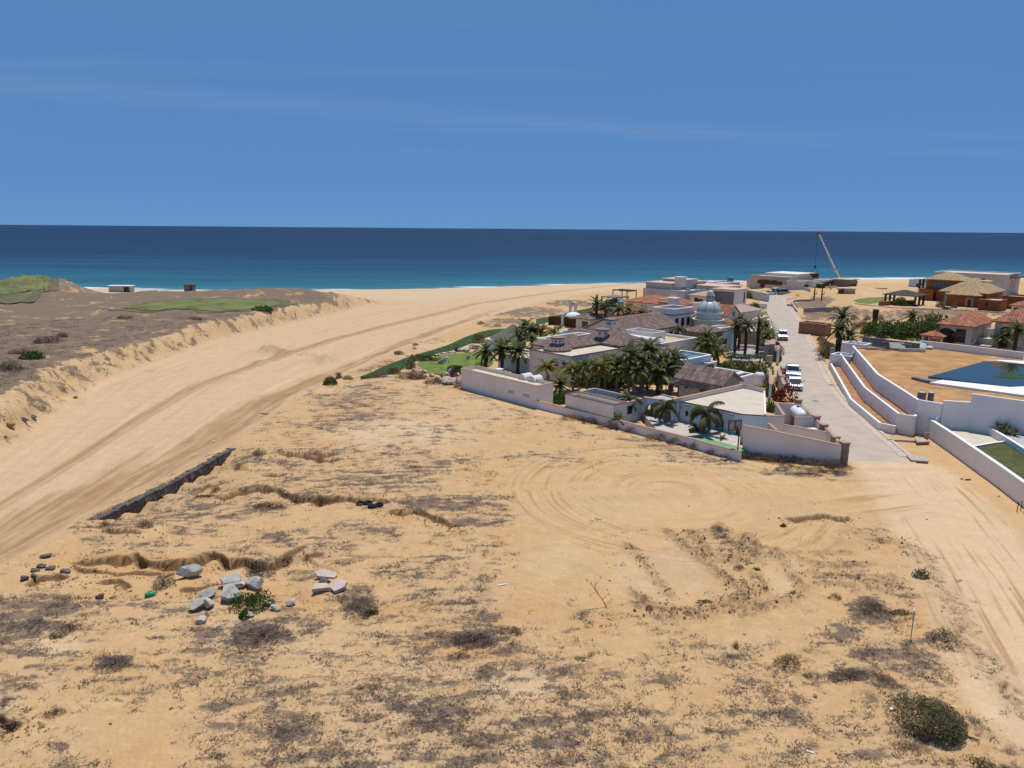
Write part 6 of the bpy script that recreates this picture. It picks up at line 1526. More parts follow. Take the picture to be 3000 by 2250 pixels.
fringed(txy(z6, (800, 345), (920, 325), (1000, 300), (1200, 285), (1450, 280), (1700, 285), (1800, 296), (1830, 312), (1780, 326), (1650, 342), (1500, 358), (1300, 360), (1250, 345), (1100, 348), (950, 358)), .18)
fringed(txy(z6, (10, 205), (90, 190), (200, 186), (330, 186), (400, 190), (330, 215), (200, 240), (60, 255), (-60, 255), (-60, 225)), .35)
patch('golf_green', 'lawn', txy(z15, (1660, 1225), (1750, 1195), (1950, 1175), (2210, 1165), (2350, 1180), (2180, 1215), (2050, 1250), (1900, 1275), (1750, 1255)), .12)
patch('lawn', 'lawn', txy(z13, (940, 640), (1050, 590), (1250, 540), (1400, 490), (1600, 475), (1800, 470), (1900, 420), (2000, 440), (2150, 500), (2212, 660), (2000, 720), (1700, 760), (1500, 850), (1300, 820), (1130, 800), (1050, 740)), .06, zfix=.05)
def ribbon(name, mat, A, B, dz, kind='structure', cols=5, n=80):
    a = resample(smooth_line(A, 2), n); b = resample(smooth_line(B, 2), n); X = []; Y = []; S = []
    for p, q in zip(a, b):
        for k in range(cols + 1): f = k / cols; X.append(p[0] + (q[0] - p[0]) * f); Y.append(p[1] + (q[1] - p[1]) * f); S.append(math.sin(math.pi * f))
    X = np.array(X, np.float32); Y = np.array(Y, np.float32); S = np.array(S)
    Z = groundv(X, Y) + .04 + dz * S * (1 + .35 * fbm(X * 1.3, Y * 1.3, 3, 130))
    mb = MB(); mb.v = [(float(x), float(y), float(z)) for x, y, z in zip(X, Y, Z)]
    for i in range(n - 1):
        for k in range(cols): c = i * (cols + 1) + k; mb.f.append((c, c + 1, c + cols + 2, c + cols + 1))
    return solo(name, mb, M(mat), kind=kind, smooth=True)
ribbon('ground_cover', 'lawn_dark', txy(z13, (30, 890), (300, 730), (600, 610), (900, 520), (1200, 430), (1450, 345), (1700, 220), (2000, 110), (2300, 80), (2500, 75)), txy(z13, (60, 895), (380, 860), (690, 760), (790, 660), (950, 590), (1250, 500), (1550, 420), (1850, 300), (2150, 190), (2500, 130)), .5, kind='stuff')
ribbon('ground_cover', 'lawn_dark', txy(z20, (-200, 520), (100, 470), (400, 400), (700, 330), (1000, 270), (1200, 180)), txy(z20, (-200, 640), (150, 560), (450, 500), (800, 420), (1150, 360), (1300, 250)), .4, kind='stuff')
patch('lawn', 'lawn_dark', txy(z19, (480, 340), (600, 300), (780, 280), (900, 290), (900, 320), (700, 350), (560, 375)), .35)
patch('lawn', 'lawn', txy(z19, (850, 250), (900, 215), (1000, 215), (1020, 270), (930, 290)), .05)
# family pools
for f, pp, lab in ((z1, ((1110, 745), (1180, 700), (1260, 690), (1260, 760), (1170, 770)), 'bright blue swimming pool behind the white pool-side wing'), (z1, ((830, 870), (850, 845), (940, 845), (935, 880), (880, 890)), 'small blue plunge pool between palms and brown roof'), (z20, ((900, 540), (980, 520), (1040, 545), (980, 580)), 'far blue pool beside the pillared pavilion')):
    pts = xy(f, *pp, z=.25); t = thing('swimming_pool', lab, 'pool', (*pts[0], 0)); cx_ = sum(p[0] for p in pts) / len(pts); cy_ = sum(p[1] for p in pts) / len(pts)
    part('rim', MB().prism([(cx_ + (p[0] - cx_) * 1.15, cy_ + (p[1] - cy_) * 1.15) for p in pts], -.2, .2), M('deck_cream'), t); part('water', MB().prism(pts, .0, .24), M('pool_blue'), t)
# palapa
c = P(*z1(640, 800), 1.6); t = thing('palapa', 'round grey thatched palapa among the palms beside the lawn', 'palapa', (c.x, c.y, 0))
part('thatch', MB().lathe((c.x, c.y, 1.9), [(4.2, 0), (4.25, .12), (3.0, .85), (1.7, 1.6), (.6, 2.3), (.08, 2.6)], 26), M('thatch'), t)
for k in range(6): w = k * math.pi / 3; part('post', MB().tube([(c.x + 3.5 * math.cos(w), c.y + 3.5 * math.sin(w), -.1), (c.x + 3.5 * math.cos(w), c.y + 3.5 * math.sin(w), 2.1)], .12, 7), M('wood_dark'), t)
p = P(*z1(440, 790), 1.9); t = thing('bar_kiosk', 'small pale blue kiosk with flat white top beside the palapa', 'kiosk', (p.x, p.y, 0)); part('wall', MB().box((p.x, p.y, .9), (1.9, 1.9, 2.0), VA), M('bluewhite'), t); part('roof_slab', MB().box((p.x, p.y, 1.96), (2.3, 2.3, .12), VA), M('coping_white'), t)
# pavilion with white columns
r = R3(z20, (430, 470), (880, 500), (1010, 450), 3.0); r = Rect(r.u0, r.u1, r.v0, max(r.v1, r.v0 + 5))
t = house('pool_pavilion', 'low pavilion with brown slatted roof near the timber fence', r); walls(t, r.grow(-.5), 0, 2.6, 'white'); hip(t, r, 2.7, 3.9, 'tile_brown', .2); window(t, r.grow(-.5), 'l', .7, 1.6, 1.4, .7)
for q, h, lab in (((485, 465), 5.0, 'left of two tall white columns by the pavilion'), ((590, 470), 4.4, 'right of two tall white columns by the pavilion'), ((335, 545), 2.6, 'short white column left of the timber fence end')):
    p = P(*z20(*q), 1.2); t = thing('white_column', lab, 'column', (p.x, p.y, 0)); part('shaft', MB().lathe((0, 0, 0), [(.45, 0), (.45, .3), (.36, .32), (.34, h)], 14), M('coping_white'), t, local=True); part('capital', MB().lathe((0, 0, h + .002), [(.42, 0), (.42, .14)], 14), M('coping_white'), t, local=True)
fp = resample(xy(z20, (45, 640), (130, 630), (400, 655), (560, 690), (800, 680), (990, 640), z=0.0), 40)
t = thing('timber_fence', 'curving dark red-brown timber fence behind the pool', 'fence', (*fp[0], 0))
for k in range(39):
    a, b = fp[k], fp[k + 1]; d = math.atan2(b[1] - a[1], b[0] - a[0]); L = math.hypot(b[0] - a[0], b[1] - a[1]); part('board', MB().box(((a[0] + b[0]) / 2, (a[1] + b[1]) / 2, .92 + .03 * math.sin(k * 2.1)), (L * .93, .09, 2.0), d), M('wood_brown'), t)
c = P(*z20(545, 672), 0); t = thing('parasol', 'white domed parasol with slim pole in front of the timber fence', 'parasol', (c.x, c.y, 0))
part('pole', MB().tube([(0, 0, 0), (0, 0, 3.0)], .07, 8), M('metal_white'), t, local=True); part('canopy', MB().lathe((0, 0, 2.35), [(1.75, 0), (1.72, .08), (1.45, .45), (.95, .72), (.4, .86), (.05, .9)], 16), M('cloth_white'), t, smooth=True, local=True)
# sun loungers by the grey house
for k, q in enumerate(((700, 1390), (855, 1390), (1030, 1412), (1180, 1440))):
    p = P(*z14(*q), 2.4); t = thing('sun_lounger', ('white sun lounger under the tiled canopy', 'second white sun lounger from the tiled canopy', 'third sun lounger right of the tiled canopy', 'sun lounger beside the grey-green shrub')[k], 'sun lounger', (p.x, p.y, 2.2), VA + .4, 'sun loungers behind the white garden wall')
    part('seat', MB().box((0, 0, .38), (1.3, .65, .08)), M('cloth_white'), t, local=True); o = part('backrest', MB().box((0, 0, .3), (.08, .65, .8)), M('cloth_white'), t, local=True); o.location = (.7, 0, .42); o.rotation_euler = (0, .5, 0)
    for sx in (-.55, .55):
        for sy in (-.28, .28): part('leg', MB().box((sx, sy, .17), (.06, .06, .34)), M('metal_white'), t, local=True)
bumpy_plate('terrace_paving', [(p.x, p.y) for p in [P(*z14(*q), 2.2) for q in ((560, 1400), (640, 1340), (1300, 1340), (1700, 1400), (2300, 1560), (1900, 1520), (1300, 1460))]], 2.2, 'deck_cream', .01, 3, 2.2)
# small beach huts on the left
for q, dims, lab, w_, r_ in (((790, 232), (9.5, 3.2, 2.5), 'low white-roofed beach hut on the sand left of the bay', 'beigewall', 'coping_white'), ((1232, 228), (4.0, 3.0, 2.6), 'small brown beach shack with flat roof near the water', 'wood_grey', 'wood_brown'), ((1000 / 2.212 / .4521 * 0 + 1840, 252), (3.6, 1.2, .8), 'tiny dark bench-like shelter on the beach', 'wood_grey', 'wood_dark')):
    p = PT(*z6(*q)); t = thing('beach_hut', lab, 'hut', (p.x, p.y, p.z), .05); part('wall', MB().box((0, 0, dims[2] / 2 - .1), (dims[0] * .9, dims[1], dims[2])), M(w_), t, local=True); part('roof', MB().box((0, 0, dims[2] + .06), (dims[0], dims[1] + .6, .2)), M(r_), t, local=True); part('doorway', MB().box((dims[0] * .28, -dims[1] / 2 - .02, dims[2] * .45), (dims[0] * .22, .06, dims[2] * .8)), M('frame_dark'), t, local=True)

# ------------------------------------------------------------------ plants
RN = random.Random(5)
def frond_mesh(name, elev, length, droop, n, leaf, mat, stiff=.25, hang=.35, w=.12):
    mb = MB(); pos = Vector((0, 0, 0)); pts = []; th = elev; st = length / n
    for k in range(n + 1):
        pts.append(pos.copy()); t = k / n; th = elev - droop * t ** 1.3
        pos = pos + Vector((math.cos(th), 0, math.sin(th))) * st
    mb.tube(pts, [.035 * (1 - .8 * k / n) + .006 for k in range(n + 1)], 3, False)
    for k in range(1, n + 1):
        t = k / n; tg = (pts[min(k + 1, n)] - pts[k - 1]).normalized(); up = Vector((-tg.z, 0, tg.x))
        l = leaf * (math.sin(math.pi * min(1, .12 + t * .86)) ** .6)
        for s in (-1, 1):
            for h_ in (0, .5):
                b0 = pts[k] - tg * st * h_; d = (tg * (.55 + .5 * t) + Vector((0, s, 0)) * (1 - .3 * t) + up * stiff).normalized()
                tip = b0 + d * l * RN.uniform(.85, 1.1) + Vector((0, 0, -hang * l * RN.uniform(.6, 1.3)))
                mid = b0 + d * l * .55
                sd = tg * w
                mb.add([b0 - sd * .5, b0 + sd * .5, mid + sd * .5, mid - sd * .5, tip], [(0, 1, 2, 3), (3, 2, 4)])
    me = mb.mesh(name); me.materials.append(M(mat)); return me
def frondset(tag_, mat, dry, L, leaf, hang, n=13, elevs=(1.15, .72, .32, -.08), droops=(1.1, 1.2, 1.2, .9)):
    s = [frond_mesh('frond_' + tag_, e, L, d, n, leaf, mat, hang=hang) for e, d in zip(elevs, droops)]
    s.append(frond_mesh('frond_' + tag_, -.75, L * .75, .6, n, leaf * .8, dry, hang=.2)); return s
FR = {'date': frondset('date', 'palm_green', 'palm_dry', 2.5, .42, .25), 'datedark': frondset('datedark', 'palm_dark', 'palm_dry', 2.6, .45, .25),
      'coco': frondset('coco', 'palm_green', 'palm_dry', 2.7, .58, .7, 14, (1.25, .85, .45, .05), (1.2, 1.5, 1.5, 1.1)), 'cocoy': frondset('cocoy', 'palm_yellow', 'palm_dry', 2.5, .55, .7, 13, (1.2, .8, .4, .05), (1.3, 1.5, 1.5, 1.2)),
      'royal': frondset('royal', 'palm_dark', 'palm_dry', 2.0, .45, .9, 12, (1.1, .8, .5, .2), (1.9, 2.2, 2.2, 1.8)), 'small': frondset('small', 'palm_green', 'palm_dry', 1.2, .28, .4, 9)}
def trunk_mesh(name, r0, r1, mat, rings=10, rough=.12):
    mb = MB(); N = 9; pr = []
    for k in range(rings * 2 + 1):
        t = k / (rings * 2); r = r0 + (r1 - r0) * t; pr.append((r * (1 + (rough if k % 2 else -rough)), t))
    mb.lathe((0, 0, 0), pr, N); me = mb.mesh(name); me.materials.append(M(mat)); return me
TK = {'thick': trunk_mesh('palm_trunk', .24, .30, 'trunk'), 'slim': trunk_mesh('palm_trunk', .13, .10, 'trunk_grey', 8, .05), 'skirt': trunk_mesh('palm_trunk', .32, .50, 'trunk', 12, .15), 'mid': trunk_mesh('palm_trunk', .17, .15, 'trunk_grey', 9, .08)}
PLAN = {'date': ('thick', (6, 9, 9, 7, 2)), 'datedark': ('thick', (6, 9, 9, 7, 3)), 'coco': ('mid', (6, 7, 7, 4, 1)), 'cocoy': ('mid', (6, 7, 7, 4, 1)), 'royal': ('slim', (2, 4, 4, 2, 1)), 'small': ('slim', (3, 5, 4, 2, 0)), 'skirt': ('skirt', (5, 7, 7, 6, 6))}
def palm(kind, f, cx, cy, hc, label, scale=1.0, trunk=None, gz=None, lean=0):
    if kind in ('coco', 'cocoy') and (f is z18 or f is z1): scale *= .86
    c = P(*f(cx, cy), hc); z0 = gz if gz is not None else ground(c.x, c.y); rr = random.Random(int(c.x * 37 + c.y * 91))
    t = thing('palm_tree', label, 'palm', (c.x, c.y, z0), rr.uniform(0, 6.28)); tk, plan = PLAN[kind]; fs = FR['datedark' if kind == 'skirt' else kind]
    h = hc - z0; o = part('trunk', TK[trunk or tk], None, t, local=True); o.scale = (1, 1, h + .25); o.location = (0, 0, -.2)
    k = 0
    for lvl, nn in enumerate(plan):
        a0 = rr.uniform(0, 6.28)
        for i in range(nn):
            o = part('frond', fs[lvl], None, t, local=True); o.location = (0, 0, h - .04 * lvl); sc = scale * 1.12 * rr.uniform(.82, 1.12)
            o.rotation_euler = (rr.uniform(-.12, .12), rr.uniform(-.16, .16), a0 + 6.2832 * i / nn + rr.uniform(-.3, .3)); o.scale = (sc, sc, sc)
    return t
PALMS = [('date', z1, 340, 930, 2.9, 'leftmost of three palms before the white house side wall', .9), ('date', z1, 520, 905, 3.4, 'middle of three palms before the white house side wall', 1), ('date', z1, 692, 925, 3.4, 'rightmost of three palms before the white house side wall', 1),
    ('cocoy', z1, 1010, 1110, 2.2, 'leftmost yellow-green palm at the edge of the courtyard clump', .9), ('date', z1, 1150, 1270, 1.6, 'short bushy palm behind the low wall beside the service block', .75), ('cocoy', z1, 1290, 1135, 2.6, 'yellow-green palm below the dark pergola, left of two', .95), ('coco', z1, 1445, 1110, 3.0, 'green palm touching the dark pergola end', .85), ('cocoy', z1, 1570, 1110, 3.2, 'yellow-green palm in the middle of the courtyard clump', .9), ('cocoy', z1, 1760, 1160, 2.6, 'yellow-green palm above the annex roof hatch', .85), ('coco', z1, 1640, 1060, 3.6, 'green palm against the right end of the pergola', .8),
    ('coco', z18, 470, 960, 5.4, 'tallest dark palm of the courtyard clump', .95), ('coco', z18, 110, 1080, 4.9, 'tall dark palm on the left of the courtyard clump', .95), ('coco', z18, 740, 1190, 4.0, 'palm leaning over the solar block corner', .9), ('coco', z18, 960, 1130, 4.4, 'palm rising in front of the solar block roof', .85), ('date', z18, 660, 1440, 2.6, 'large arching palm left of the brown tiled gable', 1.25), ('coco', z18, 330, 1250, 3.8, 'palm in the heart of the courtyard clump', .9), ('coco', z18, 180, 1430, 2.8, 'low palm in shade behind the annex', .9), ('cocoy', z18, 380, 1260, 3.0, 'pale palm with hanging fronds in the courtyard clump', .8),('coco', z18, -120, 1250, 3.2, 'dense palm left of the tall dark courtyard palms', .9),('coco', z18, 900, 1330, 3.0, 'palm squeezed between courtyard clump and tiled gable', .8),
    ('coco', z18, 1620, 900, 3.2, 'palm before the stone garage wall', .9), ('date', z18, 1760, 960, 2.3, 'big low palm in front of the garage', 1.1), ('coco', z18, 1590, 700, 4.6, 'palm crown overlapping the garage roof edge', .7), ('royal', z18, 1050, 570, 4.2, 'slender palm left of the garage roof', .8), ('royal', z18, 1200, 690, 3.8, 'slim palm with round crown before the cream garage wall', .6), ('royal', z18, 1300, 730, 3.4, 'thin palm beside the cream garage wall', .6), ('coco', z18, 1480, 860, 2.8, 'low palm left of the stone garage corner', .8),
    ('date', z18, 60, 170, 4.2, 'palm at the left edge of the low terracotta roof', .8), ('date', z18, 325, 270, 3.9, 'palm before the low terracotta roof, left of the tower', .8), ('date', z18, 1030, 390, 4.4, 'palm at the near corner of the blue-topped tower', .75), ('date', z18, 1300, 420, 3.9, 'palm before the domed hall roof, first from the tower', .7), ('date', z18, 1560, 440, 3.9, 'palm before the domed hall roof, second from the tower', .75), ('date', z18, 1830, 435, 4.2, 'palm before the right end of the domed hall roof', .8), ('date', z18, 490, 270, 3.6, 'bushy palm beside the tower balcony', .6),
    ('skirt', z19, 590, 480, 5.4, 'tall thick palm with brown trunk, left of the pair by the rubble wall', .75, 'thick'), ('skirt', z19, 825, 470, 5.4, 'tall shaggy palm, right of the pair by the rubble wall', .75, 'thick'), ('datedark', z19, 380, 520, 5.0, 'dark palm behind the white garage portal', .75), ('date', z19, 960, 500, 4.2, 'green palm by the curved garden wall corner', .7), ('date', z19, 1000, 700, 3.0, 'full palm beside the white-capped street wall', .9), ('date', z19, 1040, 640, 2.6, 'smaller palm tucked against the white-capped street wall', .7), ('date', z19, 450, 560, 3.6, 'palm shading the yellow garden shrubs', .7),
    ('datedark', z20, 1030, 210, 5.6, 'dark palm by the dunes, left of two behind the pavilion', .85), ('datedark', z20, 1205, 290, 5.0, 'dark palm behind the pavilion, right of two', .8), ('date', z20, 1470, 340, 4.6, 'palm before the round-window house, left one', .8), ('date', z20, 1680, 360, 4.4, 'palm before the round-window house, right one', .8), ('date', z20, 1930, 400, 3.8, 'palm in front of the low terracotta roof', .75),
    ('coco', z1, 850, 700, 4.2, 'windswept palm over the palapa, middle one', .85), ('coco', z1, 770, 660, 4.4, 'windswept palm over the palapa, tallest', .85), ('coco', z1, 930, 720, 3.8, 'windswept palm beside the blue pool edge', .85), ('cocoy', z1, 1070, 720, 2.8, 'low palm at the blue pool corner', .75), ('coco', z1, 700, 740, 3.4, 'lowest windswept palm left of the palapa clump', .75), ('coco', z1, 840, 800, 3.0, 'palm in front of the palapa clump', .75), ('date', z1, 560, 850, 2.4, 'short palm behind the three wall-side palms', .75),
    ('royal', z3, 755, 430, 2.7, 'tall slender palm on the green court strip, nearest the lot', 1.15), ('royal', z3, 378, 362, 2.35, 'slender palm in front of the arcade opening', 1.0), ('royal', z3, 38, 290, 2.2, 'slender palm in front of the annex side wall', .95), ('small', z3, 900, 655, .7, 'tiny potted-size palm beside the basketball hoop', .6), ('royal', z3, 675, 560, 1.0, 'short palm half hidden by the tall court palm', .6), ('small', z3, -60, 470, .9, 'bushy small palm at the annex corner', .9),
    ('skirt', z21, 395, 400, 6.2, 'tallest of three shaggy palms at the street verge', 1.05, 'skirt'), ('skirt', z21, 350, 620, 4.6, 'middle of three shaggy palms at the street verge', 1.05, 'skirt'), ('skirt', z21, 520, 740, 3.6, 'rightmost of three shaggy palms at the street verge', 1.0, 'skirt'), ('skirt', z21, 1590, 380, 4.8, 'lone shaggy palm standing behind the big hedge', .85, 'skirt'),
    ('date', z14, 2090, 1200, 5.6, 'bright palm in front of the taller grey house', 1.1), ('date', z14, 1790, 1350, 3.6, 'low palm left of the bright palm at the grey house', .85), ('datedark', z14, 450, 265, 4.6, 'small far palm beside the teal-white beach house', .7), ('datedark', z2, 1250, 570, 3.6, 'shaded palm left of the curved garden wall', .6)]
for e in PALMS: palm(e[0], e[1], e[2], e[3], e[4], e[5], e[6], e[7] if len(e) > 7 else None)

# leafy masses: leaf quads spread through a lumpy volume
def leaf_mesh(name, mat, n, size, seed, flat=.75, lumps=7, hollow=.35, thin=1.0):
    rr = np.random.RandomState(seed); d = rr.normal(size=(n, 3)); d /= np.linalg.norm(d, axis=1)[:, None]; d[:, 2] = np.abs(d[:, 2]) * 1.0 - .12
    r = (hollow + (1 - hollow) * rr.rand(n)) ** .6
    lc = rr.normal(size=(lumps, 3)); lc /= np.linalg.norm(lc, axis=1)[:, None]; lc[:, 2] = np.abs(lc[:, 2]); lh = rr.uniform(.1, .38, lumps)
    lump = 1 + (np.maximum(0, d @ lc.T - .55) / .45 * lh).sum(1) - .12
    c = d * (r * lump)[:, None] * np.array([1, 1, flat]); mb = MB()
    for k in range(n):
        a = rr.normal(size=3); a /= np.linalg.norm(a); b = np.cross(a, rr.normal(size=3)); b /= np.linalg.norm(b); s = size * rr.uniform(.6, 1.4)
        a = a * s; b = b * s * .55 * thin; p = c[k]; p[2] = max(p[2], .02)
        mb.add([p - a, p + b, p + a, p - b], [(0, 1, 2, 3)])
    me = mb.mesh(name); me.materials.append(M(mat)); return me
def branch_mesh(name, mat, n, seed, flat=.8):
    rr = random.Random(seed); mb = MB()
    for k in range(n):
        a = rr.uniform(0, 6.28); e = rr.uniform(.15, 1.45); d = Vector((math.cos(a) * math.cos(e), math.sin(a) * math.cos(e), math.sin(e) * flat)); l = rr.uniform(.6, 1.0)
        m_ = d * l * .5 + Vector((rr.uniform(-.1, .1), rr.uniform(-.1, .1), .05)); mb.tube([(0, 0, 0), m_, d * l], [.03, .018, .006], 3, False)
        for j in range(3):
            q = m_ + (d * l - m_) * rr.uniform(0, .8); mb.tube([q, q + Vector((rr.uniform(-.25, .25), rr.uniform(-.25, .25), rr.uniform(0, .22)))], [.01, .004], 3, False)
    me = mb.mesh(name); me.materials.append(M(mat)); return me
LEAF = {}
for nm, mat, n, s, th in (('green', 'leaf_green', 520, .13, 1), ('bright', 'leaf_bright', 460, .13, 1), ('olive', 'leaf_olive', 480, .11, .8), ('red', 'leaf_red', 420, .11, 1), ('magenta', 'leaf_magenta', 380, .11, 1), ('dryb', 'twig_brown', 620, .16, .16), ('dryg', 'twig_grey', 620, .16, .16), ('dryd', 'twig_dark', 620, .15, .16), ('big', 'leaf_olive', 7500, .042, .7), ('fine', 'leaf_green', 1500, .07, .9)):
    LEAF[nm] = [leaf_mesh('foliage_' + nm, mat, n, s, 10 * k + len(nm), thin=th) for k in range(1 if nm == 'big' else 3)]
BR = [branch_mesh('branches', 'twig_dark', 14, k) for k in range(3)]
def bush(kind, c, dims, label, cat='shrub', group=None, name='shrub', br=True, seed=None):
    rr = random.Random(seed if seed is not None else int(c[0] * 53 + c[1] * 17)); t = thing(name, label, cat, tuple(c), rr.uniform(0, 6.28) if abs(dims[0] - dims[1]) < .3 * dims[0] else 0, group)
    o = part('foliage', rr.choice(LEAF[kind]), None, t, local=True); o.scale = dims
    if br: o = part('branches', rr.choice(BR), None, t, local=True); o.scale = (dims[0] * .8, dims[1] * .8, dims[2] * .8)
    return t
def bushp(kind, f, px, py, w, h, label, depth=None, zz=None, **kw):      # base pixel, size in metres
    p = PT(*f(px, py)) if zz is None else P(*f(px, py), zz); return bush(kind, (p.x, p.y, p.z - .03), (w / 2 * 1.12, (depth or w) / 2 * 1.1, h * 1.25), label, **kw)
GREENS = [('fine', z2, 1130, 1120, 4.2, 1.7, 'leafy hedge shrub above the sunken white roof, left part', 2.2), ('olive', z2, 1280, 1130, 3.6, 1.8, 'yellowish flowering hedge shrub in the middle of the driveway hedge', 2), ('fine', z2, 1440, 1160, 4.2, 1.9, 'green hedge shrub at the street end of the driveway hedge', 2.2), ('red', z2, 1690, 1450, 2.6, 2.2, 'red-flowered shrub behind the gas tank yard', 2.2), ('bright', z2, 1560, 1400, 1.2, 2.0, 'bright green banana-like shrub beside the cream court roof', 2.6), ('bright', z2, 1575, 1570, 1.2, 1.5, 'yellow-green shrub at the cream roof corner near the yards', 1.6), ('olive', z2, 1500, 1290, 1.9, 1.7, 'sparse grey-green shrub beside the water tank', 1.6), ('dryd', z2, 1640, 1300, 1.1, 1.7, 'dark spiky dry plant behind the street wall', 1.1), ('fine', z18, 1030, 930, 3.2, 2.6, 'round dark green tree between white flat blocks', 3.0),
    ('magenta', z19, 1165, 870, .8, 1.0, 'magenta bougainvillea spilling over the street wall by the far pickup', 3.2), ('magenta', z19, 1275, 1430, .7, .9, 'magenta bougainvillea beside the parked silver pickup', 2.4), ('magenta', z19, 1310, 1600, .6, .8, 'magenta bougainvillea beside the white sedan', 2.4), ('red', z19, 1215, 1060, .7, 1.6, 'red climbing flowers on the gate wall end', 2.0), ('green', z19, 1160, 1190, 1.5, 2.0, 'green vine at the driveway gatepost', 1.4), ('red', z19, 900, 920, 3.6, .7, 'bed of red flowers below the tall palms', 1.2), ('dryb', z19, 600, 890, 4.2, .7, 'bed of russet groundcover below the tall palms', 1.2), ('olive', z19, 480, 700, 3.0, 2.8, 'yellow-green garden shrubbery behind the driveway', 3), ('fine', z19, 760, 190, 3.0, 2.2, 'small spreading tree by the far garden path', 2.6), ('fine', z15, 60, 1190, 5.5, 2.4, 'round green tree at the far end of the left verge', 5),
    ('fine', z21, 950, 690, 6.0, 3.0, 'leftmost dense part of the big hedge above the block wall', 4), ('fine', z21, 1250, 730, 7.0, 3.6, 'dense dark hedge tree, second from the left', 4.5), ('fine', z21, 1560, 760, 7.4, 4.0, 'tallest dense hedge tree in the middle of the big hedge', 5), ('fine', z21, 1850, 770, 5.6, 3.8, 'hedge tree beside the little tiled canopy', 4), ('olive', z21, 1930, 600, 6.5, 3.8, 'pale-flowering hedge tree below the grey house roof', 4), ('olive', z21, 850, 640, 1.8, 1.6, 'sparse yellow shrub at the hedge left end', 1.8), ('fine', z21, 1380, 200, 4.0, 2.6, 'round green tree in front of the gazebo', 3.4), ('olive', z21, 2060, 235, 2.4, 2.0, 'clipped grey-green shrub right of the gazebo', 2), ('magenta', z14, 600, 620, 5.0, 1.6, 'purple bougainvillea mass at the foot of the orange house', 2.6), ('bright', z14, 770, 800, 1.6, .9, 'small bright shrub below the orange house pier', 1.4), ('olive', z14, 920, 770, 1.8, 1.7, 'thin small tree before the front orange wing', 1.6), ('bright', z14, 1960, 790, 3.6, 1.8, 'green creeper pergola at the right of the orange cube', 3), ('olive', z14, 1200, 1440, 1.8, 1.4, 'grey-green shrub beside the sun loungers', 1.4), ('green', z20, 1330, 330, 5, 3.4, 'broad dark garden tree left of the turquoise turret', 4), ('green', z20, 1100, 590, 3.4, 1.4, 'garden shrubs between pavilion and gabled house', 2), ('green', z1, 1140, 1480, 2.4, 1.7, 'dense shade plants below the short bushy palm', 1.6), ('green', z1, 1580, 1300, 7.0, 2.0, 'dark understorey mass beneath the courtyard palms', 2.4), ('green', z18, 350, 1600, 6.0, 2.0, 'dark understorey behind the annex roof', 3), ('green', z3, 230, 500, 1.3, 1.8, 'dark climbing plant inside the arcade opening', .8), ('green', z13, 1590, 800, 2.6, 1.6, 'dark round shrub on the lawn beside the service block', 2.2), ('magenta', z13, 1540, 850, 1.0, .9, 'small purple bougainvillea among the lawn boulders', .9), ('olive', z13, 1060, 590, 5.0, 1.3, 'row of spiky plants at the lawn edge', 1.4), ('olive', z13, 850, 720, 1.4, 1.5, 'yellow-flowering shrub at the lawn corner', 1.4), ('fine', z8, 150, 165, 2.0, 1.3, 'bright green bush alone on the bank beside the wash', 1.8), ('olive', z13, 565, 800, 1.9, 1.0, 'olive bush at the tip of the dark groundcover', 1.6), ('dryb', z13, 350, 850, 2.8, .9, 'brown dry shrub at the end of the dark groundcover', 1.6), ('dryb', z13, 830, 880, 3.2, 1.3, 'brown grassy shrub below the lawn boulders', 2), ('dryb', z13, 970, 880, 2.6, 1.3, 'tawny grass shrub next to the lawn boulders', 1.8), ('dryb', z13, 1230, 960, 3.0, 1.0, 'dry grass clump left of the service block corner', 1.6), ('dryb', z13, 1700, 1030, 2.8, 1.3, 'dry grass clump against the service block corner', 1.4), ('dryd', z13, 2000, 690, 2.2, 1.0, 'reddish garden shrubs behind the service block', 1.4), ('olive', z13, 1950, 300, 2.4, 1.8, 'pale shrub left of the bar kiosk', 1.8)]
for e in GREENS: bushp(e[0], e[1], e[2], e[3], e[4], e[5], e[6], e[7], cat='tree' if ' tree' in e[6] else 'shrub', name='small_tree' if ' tree' in e[6] else 'shrub')
for k, q in enumerate(((285, 1170), (465, 1195), (620, 1205), (835, 1200))):
    p = P(*z19(*q)); t = thing('standard_tree', ('first', 'second', 'third', 'fourth')[k] + ' little flat-topped tree from the garage along the driveway edge', 'tree', (p.x, p.y, 0)); part('trunk', MB().tube([(0, 0, -.1), (.05, 0, .6), (0, 0, 1.2)], [.12, .09, .07], 7), M('trunk'), t, local=True); o = part('crown', LEAF['fine'][k % 3], None, t, local=True); o.scale = (.95, .95, .5); o.location = (0, 0, 1.0)
